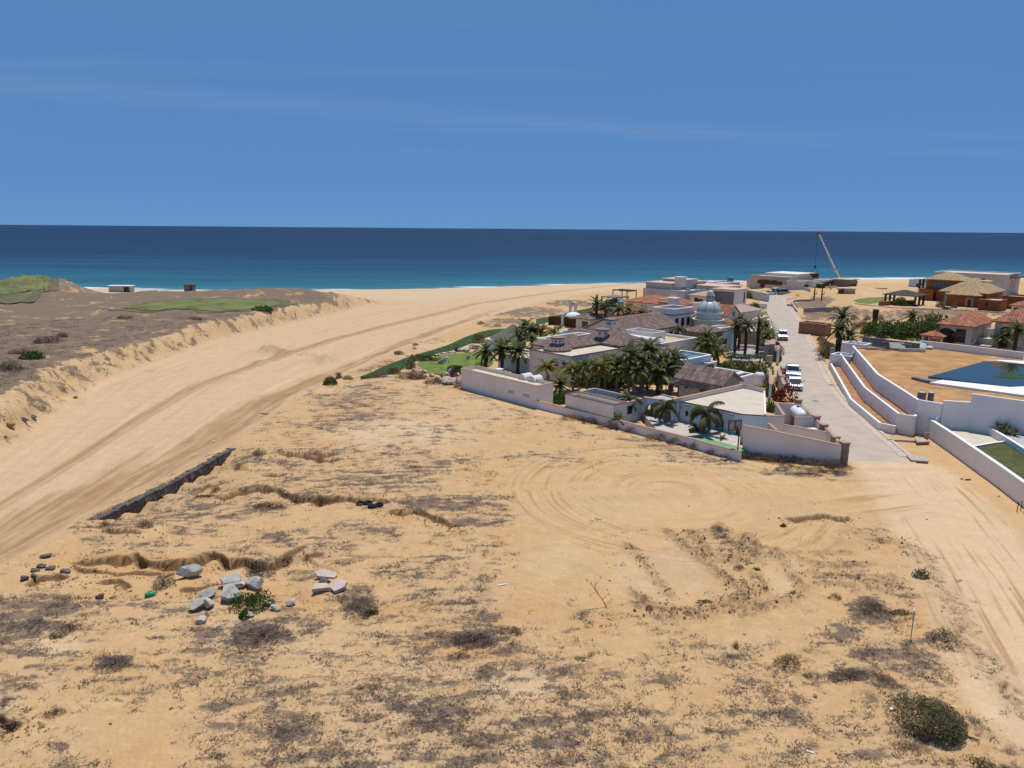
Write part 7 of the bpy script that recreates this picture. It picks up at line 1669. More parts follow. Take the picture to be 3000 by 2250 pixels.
# spiky plants
def spiky(f, px, py, n, l, mat, label, zz=None, cat='plant', name='agave'):
    p = PT(*f(px, py)) if zz is None else P(*f(px, py), zz); rr = random.Random(int(px)); t = thing(name, label, cat, (p.x, p.y, p.z))
    for k in range(n):
        a = 6.283 * k / n + rr.uniform(-.3, .3); e = rr.uniform(.5, 1.35); L = l * rr.uniform(.7, 1.1); d = Vector((math.cos(a) * math.cos(e), math.sin(a) * math.cos(e), math.sin(e))); s = Vector((-math.sin(a), math.cos(a), 0)) * .08 * l
        m_ = d * L * .55; part('leaf', MB().add([-s, s, m_ + s * .8, d * L + Vector((0, 0, -.1 * l)), m_ - s * .8], [(0, 1, 2, 3, 4)]), M(mat), t, local=True)
for f, px, py, n, l, m_, lab in ((z13, 1580, 430, 14, 1.3, 'leaf_agave', 'blue-grey agave behind the lawn stones'), (z13, 1340, 880, 12, 1.1, 'leaf_agave', 'brown-green agave among the front boulders'), (z13, 1440, 590, 10, 1.0, 'leaf_agave', 'spiky plant on the lawn boulder island, right'), (z1, 30, 920, 14, 1.3, 'leaf_agave', 'agave at the dark groundcover edge'), (z1, 1150, 670, 14, 1.4, 'leaf_agave', 'blue-green agave beside the blue pool'), (z20, 240, 740, 12, 1.3, 'leaf_agave', 'dark agave by the pool corner below the fence')): spiky(f, px, py, n, l, m_, lab)
for k, (q, sc_) in enumerate((((1720, 400), 1.6), ((1850, 380), 1.5), ((1950, 360), 1.5), ((1800, 440), 1.3), ((2000, 420), 1.4), ((1920, 470), 1.2), ((1700, 310), 1.2))):
    spiky(z17, q[0], q[1], 16, sc_, 'leaf_olive', ('leftmost', 'second', 'third', 'nearest', 'far right', 'lowest front', 'rear left')[k] + ' of the spiky yellow-green plants in the grey bed', zz=1.62, name='spiky_plant')
# grass tussocks on the street verge
for k, q in enumerate(((20, 1160), (60, 1080), (110, 1020), (60, 940), (130, 960), (180, 1000), (230, 1040), (150, 900), (210, 930), (40, 860), (90, 890), (240, 960), (-10, 1010), (130, 1090), (20, 800), (70, 820))):
    bushp('olive' if k % 3 else 'dryb', z21, q[0], q[1], 1.5, 1.1, 'yellowish bushy tussock on the verge between the street and shaggy palms', group='tussocks on the street verge', name='grass_tussock', br=False)
# shrubs on the scrub plot behind
for k, q in enumerate(((600, 560), (640, 600), (700, 565), (760, 530), (765, 595), (830, 560), (1040, 440), (820, 450), (590, 440))):
    bushp('dryd' if k % 2 else 'dryb', z21, q[0], q[1], 1.5, 1.3, 'dark dry shrub on the sandy slope left of the lone shaggy palm', group='dry shrubs on the sandy slope', name='dry_shrub')
p = PT(*z21(940, 540)); t = thing('dead_palm', 'dark shaggy palm stump standing on the sandy slope', 'palm stump', (p.x, p.y, p.z)); o = part('trunk', TK['skirt'], None, t, local=True); o.scale = (1.3, 1.3, 3.4)
for k in range(8): o = part('frond', FR['datedark'][4], None, t, local=True); o.location = (0, 0, 3.2); o.rotation_euler = (0, .3, k * .785); o.scale = (.7, .7, .7)
for q, lab in (((1020, 1210), 'left thin dark pole-like cactus on the scrub plot'), ((1140, 1215), 'right branching cactus on the scrub plot')):
    p = PT(*z15(*q)); t = thing('cactus', lab, 'cactus', (p.x, p.y, p.z)); part('stem', MB().tube([(0, 0, -.1), (0, 0, 2.2), (0, 0, 4.0)], [.2, .22, .12], 8), M('palm_dark'), t, local=True); part('arm', MB().tube([(0, 0, 1.6), (.7, 0, 1.9), (.75, 0, 2.9)], [.14, .14, .08], 7), M('palm_dark'), t, local=True)
# ------------------------------------------------------------------ vehicles (local: +Y is the nose)
def profile(mb, prof, w0, w1, zr0, zr1):      # side outline (y, z) extruded across, narrowing from w0 at height zr0 to w1 at zr1
    n = len(prof); hw = lambda z: w0 + (w1 - w0) * max(0, min(1, (z - zr0) / (zr1 - zr0)))
    vs = [(-hw(z), y, z) for y, z in prof] + [(hw(z), y, z) for y, z in prof]
    mb.add(vs, [tuple(range(n)), tuple(range(2 * n - 1, n - 1, -1))] + [(i, n + i, n + (i + 1) % n, (i + 1) % n) for i in range(n)]); return mb
def wheel(t, x, y, r, w=.24):
    s = 1 if x > 0 else -1
    ty = part('wheel', MB().tube([(x - s * w / 2, y, r), (x + s * w * .35, y, r), (x + s * w / 2, y, r)], [r, r, r * .9], 18), M('rubber'), t, local=True)
    part('rim', MB().tube([(x + s * w / 2, y, r), (x + s * (w / 2 + .015), y, r)], r * .62, 14), M('metal_grey'), ty, local=True)
def car(kind, f, px, py, paint, label, face=1, z=.06, ang_=None, cat='car', L=None):
    p = P(*f(px, py), z); dy = .5; d = Vector((float(road_r(p.y + 4) - road_r(p.y - 4)), 8, 0)).normalized(); rz = math.atan2(d.y, d.x) - math.pi / 2
    if ang_ is not None: rz = ang_
    if face > 0: rz += math.pi                # nose towards the drone
    nm = {'pickup': 'pickup_truck', 'sedan': 'sedan_car', 'van': 'passenger_van'}[kind]
    if kind == 'pickup': Ln, W, H = 5.4, .93, 1.82
    elif kind == 'sedan': Ln, W, H = 4.8, .92, 1.45
    else: Ln, W, H = 5.2, .97, 1.95
    fwd = Vector((-math.sin(rz), math.cos(rz), 0)); c = p - fwd * (Ln / 2); c = Vector((p.x, p.y, 0)) - fwd * (Ln / 2) * (1 if face > 0 else -1)
    t = thing(nm, label, cat, (c.x, c.y, z), rz); h = Ln / 2
    if kind == 'pickup':
        body = [(-h, .45), (-h, 1.05), (-.35, 1.08), (.9, 1.06), (h - .25, .98), (h - .02, .85), (h, .5), (h - .35, .34), (-h + .3, .34)]
        cab = [(-.95, 1.0), (-.85, 1.68), (-.3, H - .02), (.45, H - .06), (1.25, 1.03)]; roof = [(-.88, H - .13), (-.8, H - .03), (-.3, H), (.42, H - .02), (.62, H - .13)]
    elif kind == 'sedan':
        body = [(-h, .5), (-h + .02, .92), (-h + .75, .98), (.85, .93), (h - .3, .80), (h - .02, .66), (h, .42), (h - .3, .24), (-h + .3, .26)]
        cab = [(-1.75, .93), (-.95, 1.38), (-.3, H - .02), (.25, H - .05), (1.2, .90)]; roof = [(-1.0, H - .13), (-.9, H - .05), (-.3, H), (.25, H - .02), (.42, H - .12)]
    else:
        body = [(-h, .45), (-h, 1.05), (1.2, 1.05), (h - .3, .98), (h - .02, .85), (h, .45), (h - .3, .3), (-h + .3, .3)]
        cab = [(-h + .04, 1.0), (-h + .16, H - .1), (-1.6, H - .03), (.6, H - .03), (1.55, 1.03)]; roof = [(-h + .16, H - .16), (-h + .25, H - .04), (-1.6, H), (.6, H), (.85, H - .14)]
    bo = part('body', profile(MB(), body, W, W - .03, .5, 1.1), M(paint), t, local=True)
    part('glasshouse', profile(MB(), cab, W - .06, W - .2, .95, H), M('glass_dark'), t, local=True)
    part('roof', profile(MB(), roof, W - .16, W - .22, H - .2, H), M(paint), t, local=True)
    cab_y = (cab[0][0], cab[-1][0])
    for s in (-1, 1):
        for yy in ((cab_y[0] + cab_y[1]) / 2 - .05, cab_y[0] + .42):
            part('pillar', MB().tube([(s * (W - .06), yy, 1.0), (s * (W - .185), yy, H - .1)], .045, 4), M(paint), t, local=True)
        part('windscreen_post', MB().tube([(s * (W - .07), cab[-1][0] - .02, 1.02), (s * (W - .2), cab[-2][0] + .12, H - .1)], .05, 4), M(paint), t, local=True)
        m_ = part('wing_mirror', MB().box((s * (W + .12), cab_y[1] - .45, 1.12), (.24, .12, .18)), M('metal_black' if paint == 'paint_silver' else paint), t, local=True)
        part('headlight', MB().box((s * (W - .22), h - .10, .80 if kind != 'sedan' else .66), (.36, .24, .16)), M('lamp_glass'), t, local=True)
        part('taillight', MB().box((s * (W - .14), -h + .02, .85), (.18, .1, .26)), M('lamp_red'), t, local=True)
        for yy in (h - .95, -h + 1.05): wheel(t, s * (W - .1), yy, .38 if kind == 'pickup' else .33)
    part('grille', MB().box((0, h - .04, .74 if kind != 'sedan' else .56), (1.05, .12, .26 if kind != 'sedan' else .16)), M('metal_black'), t, local=True)
    part('front_bumper', MB().box((0, h - .03, .47 if kind != 'sedan' else .36), (W * 1.9, .2, .2)), M('metal_grey' if kind == 'pickup' else paint), t, local=True)
    part('rear_bumper', MB().box((0, -h + .02, .5), (W * 1.9, .2, .2)), M('metal_grey' if kind == 'pickup' else paint), t, local=True)
    part('number_plate', MB().box((0, h + .075, .48 if kind != 'sedan' else .36), (.32, .015, .15)), M('coping_white'), t, local=True)
    if kind == 'pickup':
        bd = part('load_bed', MB().box((0, -h + .88, 1.07), (W * 1.66, 1.55, .06)), M('metal_black'), t, local=True)
        for s in (-1, 1): part('bed_rail', MB().box((s * (W - .06), -h + .9, 1.11), (.1, 1.7, .08)), M(paint), bd, local=True)
    if kind == 'sedan': part('bonnet_scoop', MB().box((0, h - .95, .885), (1.1, .7, .03)), M('metal_black'), t, local=True)
    return t
car('pickup', z16, 487, 524, 'paint_silver', 'silver pickup parked facing the camera behind the white sedan')
car('sedan', z16, 517, 655, 'paint_white', 'white sedan parked nearest on the paved street')
car('pickup', z16, 368, 74, 'paint_white', 'white pickup standing farther up the street by the red planters')
car('van', z15, 425, 1125, 'paint_grey', 'grey minivan at the far bend of the street', ang_=-1.2, face=-1)
car('van', z15, 320, 1112, 'paint_white', 'white van half hidden left of the grey minivan', ang_=-.9, face=1)
car('sedan', z15, 225, 1128, 'paint_white', 'white car at the far left end of the street bend', ang_=-1.1, face=1)
# box truck
p = P(*z15(1055, 1092)); t = thing('box_truck', 'green and yellow truck with tall white box body at the site', 'truck', (p.x + 1.0, p.y + 3.5, .05), math.pi + .35)
part('cab', profile(MB(), [(1.6, .6), (1.6, 2.7), (2.0, 2.85), (2.9, 2.8), (3.4, 1.9), (3.55, 1.6), (3.55, .6)], 1.15, 1.05, 1.5, 2.9), M('paint_green'), t, local=True)
part('windscreen', MB().box((0, 3.3, 2.15), (1.9, .2, .7)), M('glass_dark'), t, local=True); part('cab_stripe', MB().box((0, 3.57, 1.35), (2.3, .06, .3)), M('paint_yellow'), t, local=True)
part('cab_roof', MB().box((0, 2.4, 2.95), (2.0, 1.1, .22)), M('paint_yellow'), t, local=True)
part('cargo_box', MB().box((0, -1.3, 2.35), (2.4, 5.6, 2.5)), M('metal_white'), t, local=True); part('box_roof', MB().box((0, -1.3, 3.64), (2.44, 5.64, .08)), M('lamp_glass'), t, local=True)
part('chassis', MB().box((0, -.3, .85), (2.2, 7.4, .4)), M('paint_yellow'), t, local=True)
for s in (-1, 1):
    for yy in (2.6, -2.2, -3.3): wheel(t, s * 1.05, yy, .5, .3)
    part('headlight', MB().box((s * .85, 3.56, .95), (.35, .1, .22)), M('lamp_glass'), t, local=True)
# crane
p = P(*z15(1500, 1005), 0.3); cb = Vector((p.x, p.y, 0)); t = thing('mobile_crane', 'white mobile crane with long telescopic boom raised above the site', 'crane', (cb.x, cb.y, 0))
tip = None
dd = ray(2400, 686); tt = (cb.y - 1.0) / dd[1]; tip = Vector((dd[0] * tt, dd[1] * tt, CAMH + dd[2] * tt))
d2_ = ray(*z15(1460, 930)); tt = cb.y / d2_[1]; ft = Vector((d2_[0] * tt, d2_[1] * tt, max(1.8, CAMH + d2_[2] * tt)))
part('carrier', MB().box((cb.x, cb.y, 1.1), (9.5, 2.5, .9), .15), M('paint_white'), t); part('driver_cab', MB().box((cb.x + 3.8, cb.y + .4, 2.1), (1.7, 2.4, 1.4), .15), M('paint_white'), t); part('cab_window', MB().box((cb.x + 4.2, cb.y - .75, 2.3), (1.2, .2, .7), .15), M('glass_dark'), t)
part('turntable', MB().box((ft.x, ft.y, 2.2), (3.2, 2.4, 1.3), .3), M('warmwhite'), t)
for k in range(4):
    for s in (-1, 1): part('wheel', MB().tube([(cb.x - 3.3 + k * 2.1, cb.y + s * 1.1 - .2, .55), (cb.x - 3.3 + k * 2.1, cb.y + s * 1.1 + .2, .55)], .55, 14), M('rubber'), t)
bs = [0, .28, .52, .76, 1.0]; rd = [.45, .37, .30, .24]
for k in range(4):
    a, b = ft.lerp(tip, bs[k]), ft.lerp(tip, bs[k + 1]); part('boom_section', MB().tube([a, b], rd[k], 4), M('warmwhite'), t)
    if k: part('boom_collar', MB().tube([a - (b - a) * .01, a + (b - a) * .02], rd[k - 1] + .04, 4), M('metal_black'), t)
part('boom_head', MB().box(tuple(tip + Vector((-.3, 0, .2))), (1.2, .7, .7), .6), M('paint_red'), t)
part('luffing_ram', MB().tube([ft + Vector((-1.6, -.2, -.6)), ft.lerp(tip, .24)], .16, 6), M('metal_grey'), t)
dl = ray(*z15(1022, 815)); tt = (cb.y - 1.0) / dl[1]; ld = Vector((dl[0] * tt, dl[1] * tt, CAMH + dl[2] * tt))
part('hoist_cable', MB().tube([tip + Vector((-.8, 0, 0)), Vector((ld.x + .1, ld.y, ld.z + 3.6))], .05, 4), M('metal_black'), t)
t = thing('hanging_load', 'brown crate load hanging on slings from the crane', 'load', tuple(ld)); part('crate', MB().box(tuple(ld), (3.0, 1.4, 1.5), .1), M('wood_brown'), t); part('hook_block', MB().box((ld.x + .1, ld.y, ld.z + 3.3), (.6, .4, .9)), M('metal_black'), t)
for sx in (-1.3, 1.3): part('sling', MB().tube([(ld.x + sx, ld.y, ld.z + .75), (ld.x + .1, ld.y, ld.z + 2.9)], .05, 4), M('metal_black'), t)
p = P(*z15(1290, 1110)); t = thing('timber_prop', 'leaning pale timber prop beside the truck', 'prop', (p.x, p.y, 0)); part('board', MB().tube([(0, 0, 0), (.1, 0, 1.2), (-.4, .3, 3.4)], [.45, .3, .25], 4), M('wood_pale'), t, local=True)
for q, lab, c_ in (((80, 875), 'blue excavator cab beside the long beige house', 'paint_blue'), ((-330, 845), 'small blue machine behind the modern compound roofs', 'paint_blue')):
    p = P(*z15(*q), 3.0); t = thing('site_machine', lab, 'machine', (p.x, p.y, 0)); part('cab', profile(MB(), [(-1, .8), (-1, 3.0), (-.6, 3.4), (.8, 3.4), (1.3, 2.2), (1.3, .8)], 1.0, .8, 1, 3.4), M(c_), t, local=True); part('tracks', MB().box((0, 0, .4), (2.4, 3.4, .9)), M('metal_black'), t, local=True); part('cab_window', MB().box((0, 1.25, 2.5), (1.3, .3, .8)), M('glass_dark'), t, local=True)

# ------------------------------------------------------------------ boulders and rubble
def rock_mesh(seed, dims, cuts=14, rough=.03, lay=0.0):
    rr = np.random.RandomState(seed); bm = bmesh.new(); bmesh.ops.create_icosphere(bm, subdivisions=3, radius=1.0)
    co = np.array([v.co[:] for v in bm.verts])
    for k in range(cuts):
        n = rr.normal(size=3); n /= np.linalg.norm(n); d = rr.uniform(.45, .8); s = co @ n; m = s > d; co[m] -= np.outer(s[m] - d, n)
    co = co / np.abs(co).max(0); no = rr.normal(size=3) * 3
    co *= (1 + rough * np.sin(co[:, :1] * 9 + no[0]) * np.sin(co[:, 1:2] * 11 + no[1]) + rough * rr.normal(size=(len(co), 1)) * .4)
    if lay: co[:, 2] = co[:, 2] + lay * np.sin(co[:, 0] * 6) * .05
    co = co * np.array(dims) / 2; co[:, 2] += dims[2] * .36
    for v, c in zip(bm.verts, co): v.co = c
    me = bpy.data.meshes.new('rock'); bm.to_mesh(me); bm.free(); return me
def rock(f, x0, x1, y0, y1, label, mat='rock', seed=None, depth=None, name='boulder', rz=0.0, cat='boulder', tilt=0.0, group=None, hf=1.0):
    """rock from the pixel box it fills in the survey"""
    b = PT(*f((x0 + x1) / 2, y1 - (y1 - y0) * .18)); l = PT(*f(x0, y1 - (y1 - y0) * .18)); w = abs((P(*f(x1, y1), b.z) - P(*f(x0, y1), b.z)).length); k = f(1, 0)[0] - f(0, 0)[0]
    D = math.hypot(b.x, b.y); h = (y1 - y0) * k * math.hypot(D, CAMH) / FPX * .78 * hf; dp = depth or w * .75; seed = seed or int(x0 * 3 + y0)
    kf = (1.28 if f is z7 or f is z13 else 1.1) if name != 'wall_remnant' else .95; w *= kf; dp *= kf; h *= kf; me = rock_mesh(seed, (w, dp, h)); me.materials.append(M(mat)); o = solo(name, me, None, label, cat, group, loc=(b.x, b.y + dp * .2, b.z - .02)); o.rotation_euler = (tilt, 0, rz); return o
rock(z7, 1150, 1285, 900, 995, 'large grey boulder leaning alone beside the dead twiggy bush', 'rock_grey', rz=.5, hf=.85, depth=.7, seed=77)
rock(z7, 1420, 1572, 975, 1055, 'broad pale boulder at the back left of the boulder group', 'rock_grey'); rock(z7, 1420, 1556, 1055, 1145, 'pale layered boulder at the front of the group beside the green bush', 'rock_grey')
rock(z7, 1505, 1590, 995, 1065, 'tan boulder between the two pale ones', 'rock'); rock(z7, 1585, 1690, 988, 1060, 'pale boulder partly hidden behind the green bush', 'rock_grey')
rock(z7, 1290, 1378, 1062, 1130, 'upper end of the long white rock left of the green bush', 'rock_grey', rz=.5); rock(z7, 1225, 1340, 1105, 1200, 'long white tapering rock pointing down left', 'rock_grey', rz=.7, hf=.75); rock(z7, 1312, 1380, 1120, 1192, 'brown rock beside the long white one', 'rock')
for b, lab in (((1695, 1755, 1132, 1164), 'small white rock right of the green bush'), ((1755, 1812, 1155, 1200), 'small tan rock with shadow, right of the white one'), ((1850, 1908, 1120, 1168), 'small cream rock farthest right of the boulder group'), ((1265, 1325, 1225, 1285), 'flat cream stone lying alone below the brown rock'), ((1590, 1640, 1208, 1240), 'small grey stone at the edge of the grey brush'), ((1403, 1438, 1288, 1315), 'little grey stone left of the grey brush'), ((620, 672, 1085, 1122), 'small brown clod left of the green jug'), ((705, 738, 1103, 1118), 'tiny dark clod below the brown clod')):
    rock(z7, *b, lab, 'rock' if 'cream' in lab or 'tan' in lab or 'white' in lab else 'rock_dark' if 'dark' in lab or 'brown' in lab else 'rock_grey', name='stone', cat='stone')
for b, lab, rz in (((35, 140, 1455, 1548), 'triangular pale pink slab, front left of the broken slabs', .3), ((147, 256, 1418, 1532), 'largest pale pink slab, right of the broken slabs', -.5), ((50, 192, 1398, 1432), 'long pink slab lying at the back of the broken slabs', .05)):
    c = PT(*z8((b[0] + b[1]) / 2, b[3] - (b[3] - b[2]) * .3)); w = (b[1] - b[0]) * .4521 * math.hypot(c.length, CAMH) / FPX; rr = random.Random(b[0]); N = 6
    pts = [(w * .52 * math.cos(6.283 * k / N + rr.uniform(-.25, .25)) * rr.uniform(.75, 1.1), w * .5 * math.sin(6.283 * k / N + rr.uniform(-.25, .25)) * rr.uniform(.75, 1.1)) for k in range(N if 'tri' not in lab else 4)]
    if 'long' in lab: pts = [(x * 1.1, y * .45) for x, y in pts]
    mb = MB().prism(pts, 0, .22); o = solo('broken_slab', mb, M('slab_pink'), lab, 'slab', loc=None); o.location = (c.x, c.y, c.z + .12); o.rotation_euler = (.28, .12, rz)
rock(z8, 60, 150, 1428, 1462, 'dark stone wedged under the broken pink slabs', 'rock_dark', name='stone', cat='stone')
# half-buried stone wall: rows of rough stones
wl = resample([(P(*z7(*q)).x + .32, P(*z7(*q)).y - .38) for q in ((545, 600), (640, 540), (760, 480), (850, 447), (960, 385), (1100, 325), (1200, 272), (1300, 228), (1400, 178), (1488, 128))], 46)
def stone_wall(name, label, line, ztop, mat_face, courses=2, th=.75, ch=.5):
    t = thing(name, label, 'wall', (*line[0], 0)); ms = []
    for k in range(5):
        r5 = random.Random(k); b5 = MB().box((0, 0, .36), (1, 1, 1)); b5.v = [(x + r5.uniform(-.06, .06), y + r5.uniform(-.08, .08), z + r5.uniform(-.06, .06)) for x, y, z in b5.v]; ms.append(b5.mesh('stone'))
    for m_ in ms: m_.materials.append(M(mat_face))
    rr = random.Random(9)
    for c in range(courses):
        for k in range(len(line) - 1):
            a, b = line[k], line[k + 1]; L = math.hypot(b[0] - a[0], b[1] - a[1]); zt = ztop(k)
            o = part('stone', rr.choice(ms), None, t, local=True); o.location = ((a[0] + b[0]) / 2 - line[0][0] + rr.uniform(-.04, .04), (a[1] + b[1]) / 2 - line[0][1], zt - ch * (c + 1) + rr.uniform(-.03, .03)); o.rotation_euler = (rr.uniform(-.1, .1), rr.uniform(-.1, .1), math.atan2(b[1] - a[1], b[0] - a[0])); o.scale = (L * 1.06, th * rr.uniform(.9, 1.1), ch * 1.12)
    return t
def wtop(k): a = wl[min(k, 44)]; return ground(a[0] - 1.5, a[1] + 1.1) + .22
stone_wall('stone_wall', 'half-buried dark stone retaining wall between the wash and eroded lot', wl, wtop, 'rock_dark', 3)
for k, b in enumerate(((118, 190, 945, 1010), (180, 260, 895, 950), (230, 300, 870, 925), (290, 365, 880, 940), (255, 330, 800, 860), (380, 460, 905, 950), (190, 240, 930, 985))):
    rock(z7, *b, ('dark rock at the lower end of the broken wall remnant', 'dark rock second from the lower end of the wall remnant', 'dark rock in the middle of the wall remnant', 'flat dark slab at the right of the wall remnant', 'brown block above the wall remnant', 'dark ledge rock farthest right of the remnant', 'small dark rock inside the wall remnant')[k], 'rock_dark', name='wall_remnant', cat='rock', hf=.6)
# lawn boulders
for k, (b, lab) in enumerate((((1285, 1390, 555, 675), 'grey rock on the left of the lawn island'), ((1375, 1480, 530, 640), 'tallest grey rock of the lawn island'), ((860, 935, 630, 690), 'pale rock at the lawn corner by yellow flowers'), ((875, 965, 715, 780), 'white flat rock at the lawn edge beside tawny grass'), ((1030, 1105, 725, 815), 'upright grey rock at the left lawn edge'), ((1140, 1230, 795, 865), 'rounded grey rock at the front lawn edge'), ((1075, 1125, 820, 860), 'small pale rock at the front lawn edge'), ((1225, 1355, 845, 950), 'angular grey rock left of the big front boulder'), ((1365, 1570, 875, 1005), 'biggest grey boulder in front of the lawn'), ((1570, 1690, 870, 985), 'grey boulder against the service block corner'), ((1440, 1560, 725, 830), 'slanted grey rock beside the purple bougainvillea'), ((1370, 1470, 780, 835), 'low pale rock left of the slanted one'), ((1560, 1660, 790, 850), 'grey rock right of the purple bougainvillea'), ((1795, 1950, 320, 415), 'large cream boulder behind the lawn'), ((1690, 1815, 395, 465), 'flat cream ledge rock behind the lawn'), ((1610, 1690, 400, 460), 'cream rock left of the flat ledge'), ((1330, 1420, 455, 490), 'edging stone of the lawn, third from left'), ((1420, 1500, 445, 475), 'edging stone of the lawn, fourth from left'), ((1500, 1580, 440, 470), 'edging stone of the lawn, fifth from left'), ((1270, 1340, 468, 505), 'edging stone of the lawn, second from left'), ((1235, 1290, 490, 520), 'edging stone of the lawn, first from left'), ((1750, 1800, 505, 590), 'narrow dark rock among the lawn cacti'))):
    rock(z13, *b, lab, 'rock', seed=500 + k, name='garden_boulder', hf=1.15)
for b, lab in (((515, 590, 160, 235), 'pink-white rock on the dune path left of the two columns'), ((670, 725, 150, 200), 'cream rock on the dune path behind the columns')): rock(z20, *b, lab, 'slab_pink', name='garden_boulder')
# rough wall debris in the wash
for k, (b, lab) in enumerate((((185, 235, 1030, 1052), 'dark lump in the wash below the left bank'), ((115, 185, 1048, 1078), 'brown clod in the wash beside the dark lump'), ((475, 510, 905, 924), 'small clod below the debris heap in the wash'), ((30, 100, 1085, 1118), 'flat brown clod at the left edge of the wash'), ((20, 45, 1165, 1178), 'tiny dark stone near the left picture edge'))): rock(z6, *b, lab, 'rock_dark' if 'dark' in lab else 'dirt', name='clod', cat='clod')
# ------------------------------------------------------------------ litter and markers on the lot
for k, q in enumerate(((345, 950), (395, 945), (422, 966), (466, 957))):
    p = PT(*z8(*q)); t = thing('tyre', ('leftmost old black tyre on the sand', 'old tyre lying behind the left two', 'front old black tyre of the four', 'rightmost flat half-sunk old tyre')[k], 'tyre', (p.x, p.y, p.z), k)
    N, Q = 22, 10; mb = MB()
    for i in range(N):
        for j in range(Q):
            a, w = 6.2832 * i / N, 6.2832 * j / Q; rr_ = .26 + .10 * math.cos(w) * (1.0 if math.cos(w) < 0 else .9); mb.v.append((rr_ * math.cos(a) * 1.05, rr_ * math.sin(a) * 1.05, .11 + .11 * math.sin(w)))
    mb.f = [(i * Q + j, ((i + 1) % N) * Q + j, ((i + 1) % N) * Q + (j + 1) % Q, i * Q + (j + 1) % Q) for i in range(N) for j in range(Q)]
    o = part('tread', mb, M('rubber'), t, smooth=True, local=True); o.rotation_euler = (.25 - .1 * k, .12, 0)
p = PT(*z7(975, 1098)); t = thing('plastic_jug', 'turquoise green plastic jug lying on the sand', 'jug', (p.x, p.y, p.z), .6)
part('bottle', MB().tube([(-.30, 0, .13), (-.26, 0, .13), (.10, 0, .13), (.2, 0, .13), (.26, 0, .13), (.32, 0, .13)], [.08, .14, .15, .12, .06, .05], 12), M('plastic_green'), t, smooth=True, local=True); part('cap', MB().tube([(.32, 0, .13), (.38, 0, .13)], .055, 10), M('wood_brown'), t, local=True); part('handle', MB().tube([(-.1, 0, .27), (-.05, 0, .34), (.08, 0, .33), (.12, 0, .24)], .022, 6), M('plastic_green'), t, local=True)
p = PT(*z11(1478, 815)); t = thing('lot_sign', 'small grey lot sign on a thin metal post', 'sign', (p.x, p.y, p.z), .9); part('post', MB().tube([(0, 0, -.1), (0, 0, 1.55)], .025, 6), M('metal_grey'), t, local=True); part('board', MB().box((0, .03, 1.35), (.34, .025, .55)), M('metal_white'), t, local=True)
p = PT(*z12(612, 950)); t = thing('dry_sapling', 'bare leaning dry sapling with few twigs on the sand', 'sapling', (p.x, p.y, p.z)); part('stem', MB().tube([(0, 0, 0), (-.25, .05, .45), (-.65, .1, 1.0), (-.72, .1, 1.9)], [.03, .022, .016, .006], 5), M('twig_dark'), t, local=True)
rr = random.Random(4)
for a, b in (((-.25, .05, .45), (.1, 0, .9)), ((-.4, .06, .65), (-.9, .1, 1.5)), ((-.65, .1, 1.0), (-1.2, .1, 1.7)), ((-.1, .02, .2), (.25, 0, .55)), ((-.05, 0, .1), (.2, .1, .3)), ((-.6, .1, .9), (-.95, 0, .8)), ((-.68, .1, 1.3), (-.4, 0, 1.9))):
    part('twig', MB().tube([a, ((a[0] + b[0]) / 2 + .04, (a[1] + b[1]) / 2, (a[2] + b[2]) / 2), b], [.014, .009, .004], 4), M('twig_dark'), t, local=True)
    lf = MB()
    part('withered_leaf', lf.tube([b, (b[0] + .03, b[1], b[2] - .16)], [.02, .008], 4), M('twig_brown'), t, local=True)
LITTER = [(z8, 1265, 1471, .55, .07, 'metal_white', 'white stick lying on the sand below the scrub edge', .3), (z7, 1862, 430, .5, .08, 'metal_white', 'white pipe piece on the rim of the eroded bank', .5), (z6, 1730, 1027, 1.5, .25, 'wood_dark', 'dark plank lying on the edge of the wash', -.1), (z11, 1355, 1285, .22, .14, 'cloth_white', 'crumpled white litter left of the big bush', .2), (z11, 825, 1560, .3, .05, 'metal_white', 'thin white strip on the sand at the bottom', -.5), (z11, 1103, 325, .5, .07, 'wood_dark', 'dark stick among the dozer furrows', .5), (z10, 505, 595, .25, .04, 'paint_blue', 'thin blue strip on the orange sand', .4), (z7, 1387, 98, .3, .12, 'cloth_white', 'white scrap on the wash edge above the stone wall', 0), (z13, 455, 845, 1.7, 1.0, 'dome_blue', 'pale green-blue sheet lying beside the dry shrub', .2), (z17, 1245, 1107, .6, .12, 'metal_black', 'dark scrap on the sand track beside the ramp wall', .2), (z17, 1158, 1098, .3, .1, 'metal_black', 'small dark scrap left of the other on the sand track', 0), (z11, 1870, 1470, .6, .07, 'wood_dark', 'short dark stick below the big bush', -.5)]
for f, x, y, L, w, m_, lab, rz in LITTER:
    p = PT(*f(x, y)); o = solo('litter' if w < .2 else 'sheet' if w > .5 else 'plank', MB().prism([(-L / 2, -w * .4), (L * .1, -w / 2), (L / 2, -w * .3), (L / 2, w * .4), (-L * .1, w / 2), (-L / 2, w * .35)], 0, min(.06, w * .4)), M(m_), lab, 'litter' if 'plank' not in lab else 'plank'); o.location = (p.x, p.y, p.z + .05); o.rotation_euler = (.08, .05, rz)
for k, q in enumerate(((1945, 1560), (1997, 1545), (2046, 1580))):
    p = PT(*z17(*q)); t = thing('rebar_stake', ('leftmost', 'middle', 'rightmost')[k] + ' rusty stake beside the ramp wall at the picture edge', 'stake', (p.x, p.y, p.z)); part('rod', MB().tube([(0, 0, -.1), (.02, 0, .75)], .03, 6), M('wood_brown'), t, local=True); part('cap', MB().tube([(.02, 0, .752), (.02, 0, .82)], .04, 6), M('paint_red'), t, local=True)

